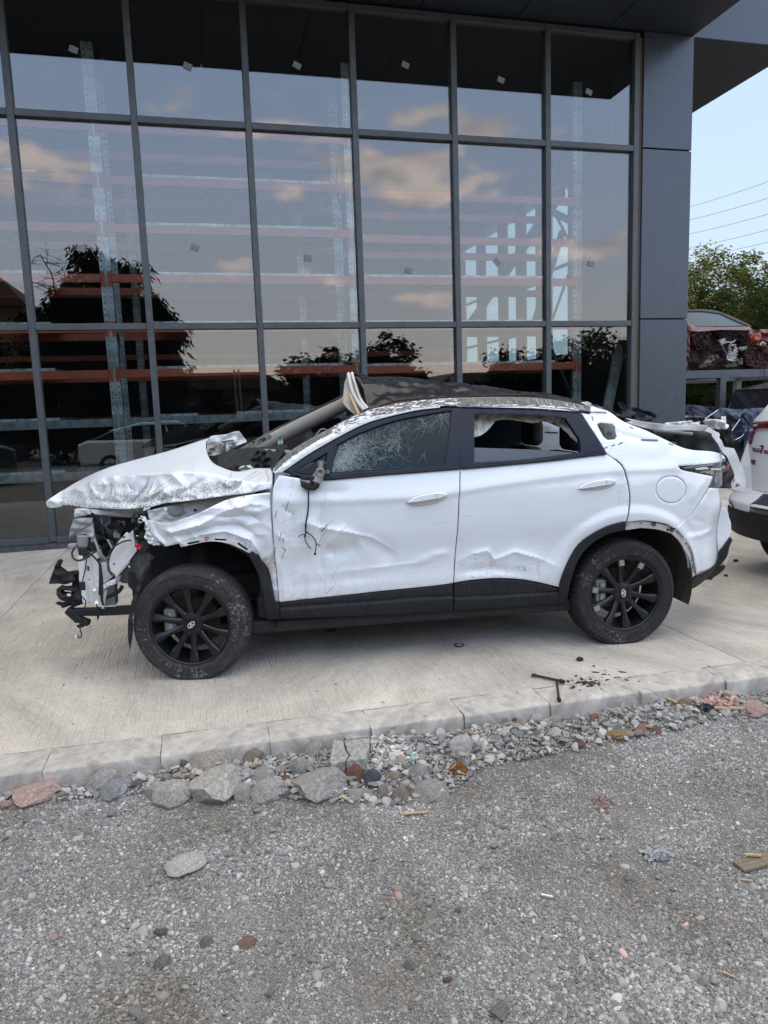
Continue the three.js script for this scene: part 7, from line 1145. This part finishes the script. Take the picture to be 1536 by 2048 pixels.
  const stick = (x0, y0, x1, y1, w, h, mat, label, cat = 'wood', name = 'wooden_strip', lift = .012) => { const a = onGround(x0, y0), b = onGround(x1, y1); a.y = groundH(a.x, a.z) + lift; b.y = groundH(b.x, b.z) + lift; single(name, bar(a, b, w, h, V3(0, 1, 0), Math.min(w, h) * .2), mat, label, cat); };
  stick(1424, 1426, 1523, 1428, .028, .010, wood, 'long pale wood slat right of the black scrap', 'wood', 'wooden_strip', .03); stick(1356, 1419, 1384, 1440, .02, .010, wood, 'short pale slat leaning down left of the black scrap', 'wood', 'wooden_strip', .02); stick(1320, 1401, 1352, 1415, .022, .009, wood, 'pale slat against the kerb left of the red brick heap', 'wood', 'wooden_strip', .03); stick(1448, 1398, 1490, 1420, .018, .012, wood, 'thin slat sloping down from the red brick heap', 'wood', 'wooden_strip', .035);
  stick(680, 1594, 706, 1611, .014, .009, std(L(.42, .33, .2), .85), 'tan twig in the gravel below the biggest flat boulder', 'twig', 'twig'); stick(806, 1633, 857, 1629, .012, .006, wood, 'long straw-coloured splinter on the gravel', 'twig', 'twig'); stick(1082, 1795, 1106, 1800, .008, .006, std(L(.6, .58, .54), .8), 'white twig on the lower right gravel', 'twig', 'twig'); stick(1444, 1950, 1470, 1962, .006, .004, wood, 'thin straw at the lower right', 'twig', 'twig'); stick(1480, 1765, 1505, 1768, .006, .005, wood, 'thin straw below the grey plank', 'twig', 'twig');
  stick(1476, 1740, 1556, 1718, .06, .012, oldWood, 'weathered grey plank cut by the right frame edge', 'plank', 'plank', .012); stick(1488, 1722, 1522, 1724, .012, .008, wood, 'short pale splinter lying on the grey plank', 'twig', 'twig', .026);
  drop('wood_shard', 1235, 1468, 50, 16, lumpy(9, .25, 1.2), std(L(.32, .25, .17), .9, 0, { map: woodTex }), 'brown bark-like shard beside the pink brick piece', 'wood', .25);
  // black linkage, rings and crumbs on the slab
  const S = (a, b, y = .012) => onY(a, b, y), bl = std(L(.012, .012, .013), .55);
  const ln = thing('wiper_linkage', 'black T-shaped metal linkage lying on the slab edge', 'linkage'); part('crossbar', merge([rod(S(1068, 1350), S(1127, 1363), .007, 8), new THREE.TorusGeometry(.012, .005, 6, 12).rotateX(Math.PI / 2).translate(...S(1068, 1350).toArray()), rod(S(1120, 1361, .02), S(1128, 1364, .02), .011, 8)]), bl, ln); part('arm', merge([rod(S(1113, 1360, .016), S(1118, 1399), .006, 8), rod(S(1117, 1396), S(1119, 1401), .010, 8)]), bl, ln);
  for (const [a, b, r, lab] of [[918, 1290, .030, 'bent dark wire ring on the slab under the rear door'], [662, 1260, .030, 'dark wire ring in the shade under the front door']]) { const m = single('wire_ring', merge([new THREE.TorusGeometry(r, .0035, 6, 30, 5.6), new THREE.TorusGeometry(r * .92, .003, 6, 30, 4.2).rotateY(.12)]).rotateX(Math.PI / 2), P_.steelDark ?? P_.rust, lab, 'wire ring'); m.position.copy(S(a, b, .006)); m.rotation.y = a; }
  const crumb = (name, label, N, fx, s0, s1) => { const root = new THREE.Group(); root.name = name; tag(root, label, 'debris', null, 'stuff'); scene.add(root); const im = new THREE.InstancedMesh(shapes[1], bl, N), m = new THREE.Matrix4(), q = new THREE.Quaternion(), e = new THREE.Euler(); for (let i = 0; i < N; i++) { const [a, b] = fx(), p = S(a, b, .001), s = s0 + (s1 - s0) * rnd() ** 3; e.set(0, rnd() * 6.28, 0); q.setFromEuler(e); m.compose(V3(p.x, .0015, p.z), q, V3(s * (1 + rnd() * 1.6), s * .35, s)); im.setMatrixAt(i, m); } im.name = 'crumbs'; im.userData.kind = 'stuff'; im.castShadow = true; root.add(im); };
  const G = () => rnd() + rnd() + rnd() - 1.5;
  crumb('debris', 'black plastic flakes scattered beside the T-shaped linkage', 150, () => { const t = rnd(); return t < .6 ? [1172 + G() * 36, 1366 + G() * 9] : [1205 + G() * 70, 1358 + G() * 20]; }, .002, .014);
  crumb('debris_001', 'dark specks strewn over the concrete slab', 150, () => [60 + rnd() * 1450, 1290 + rnd() * 160 - 0], .0012, .006);
  crumb('debris_002', 'dark specks on the slab before the front of the wreck', 60, () => [20 + rnd() * 220, 1130 + rnd() * 250], .0015, .008);
  for (const [a, b, s, lab] of [[1472, 1121, .022, 'dark rubber plug on the slab behind the white wreck'], [1452, 1151, .016, 'small dark bolt on the slab behind the white wreck'], [1160, 1318, .02, 'black plastic clip on the slab before the rear wheel']]) { const m = single('rubber_plug', lumpy(a, .3, 1.5), bl, lab, 'plug'); m.scale.set(s, s * .6, s); m.position.copy(S(a, b, s * .5)); }
}

renderer.render(scene, camera);
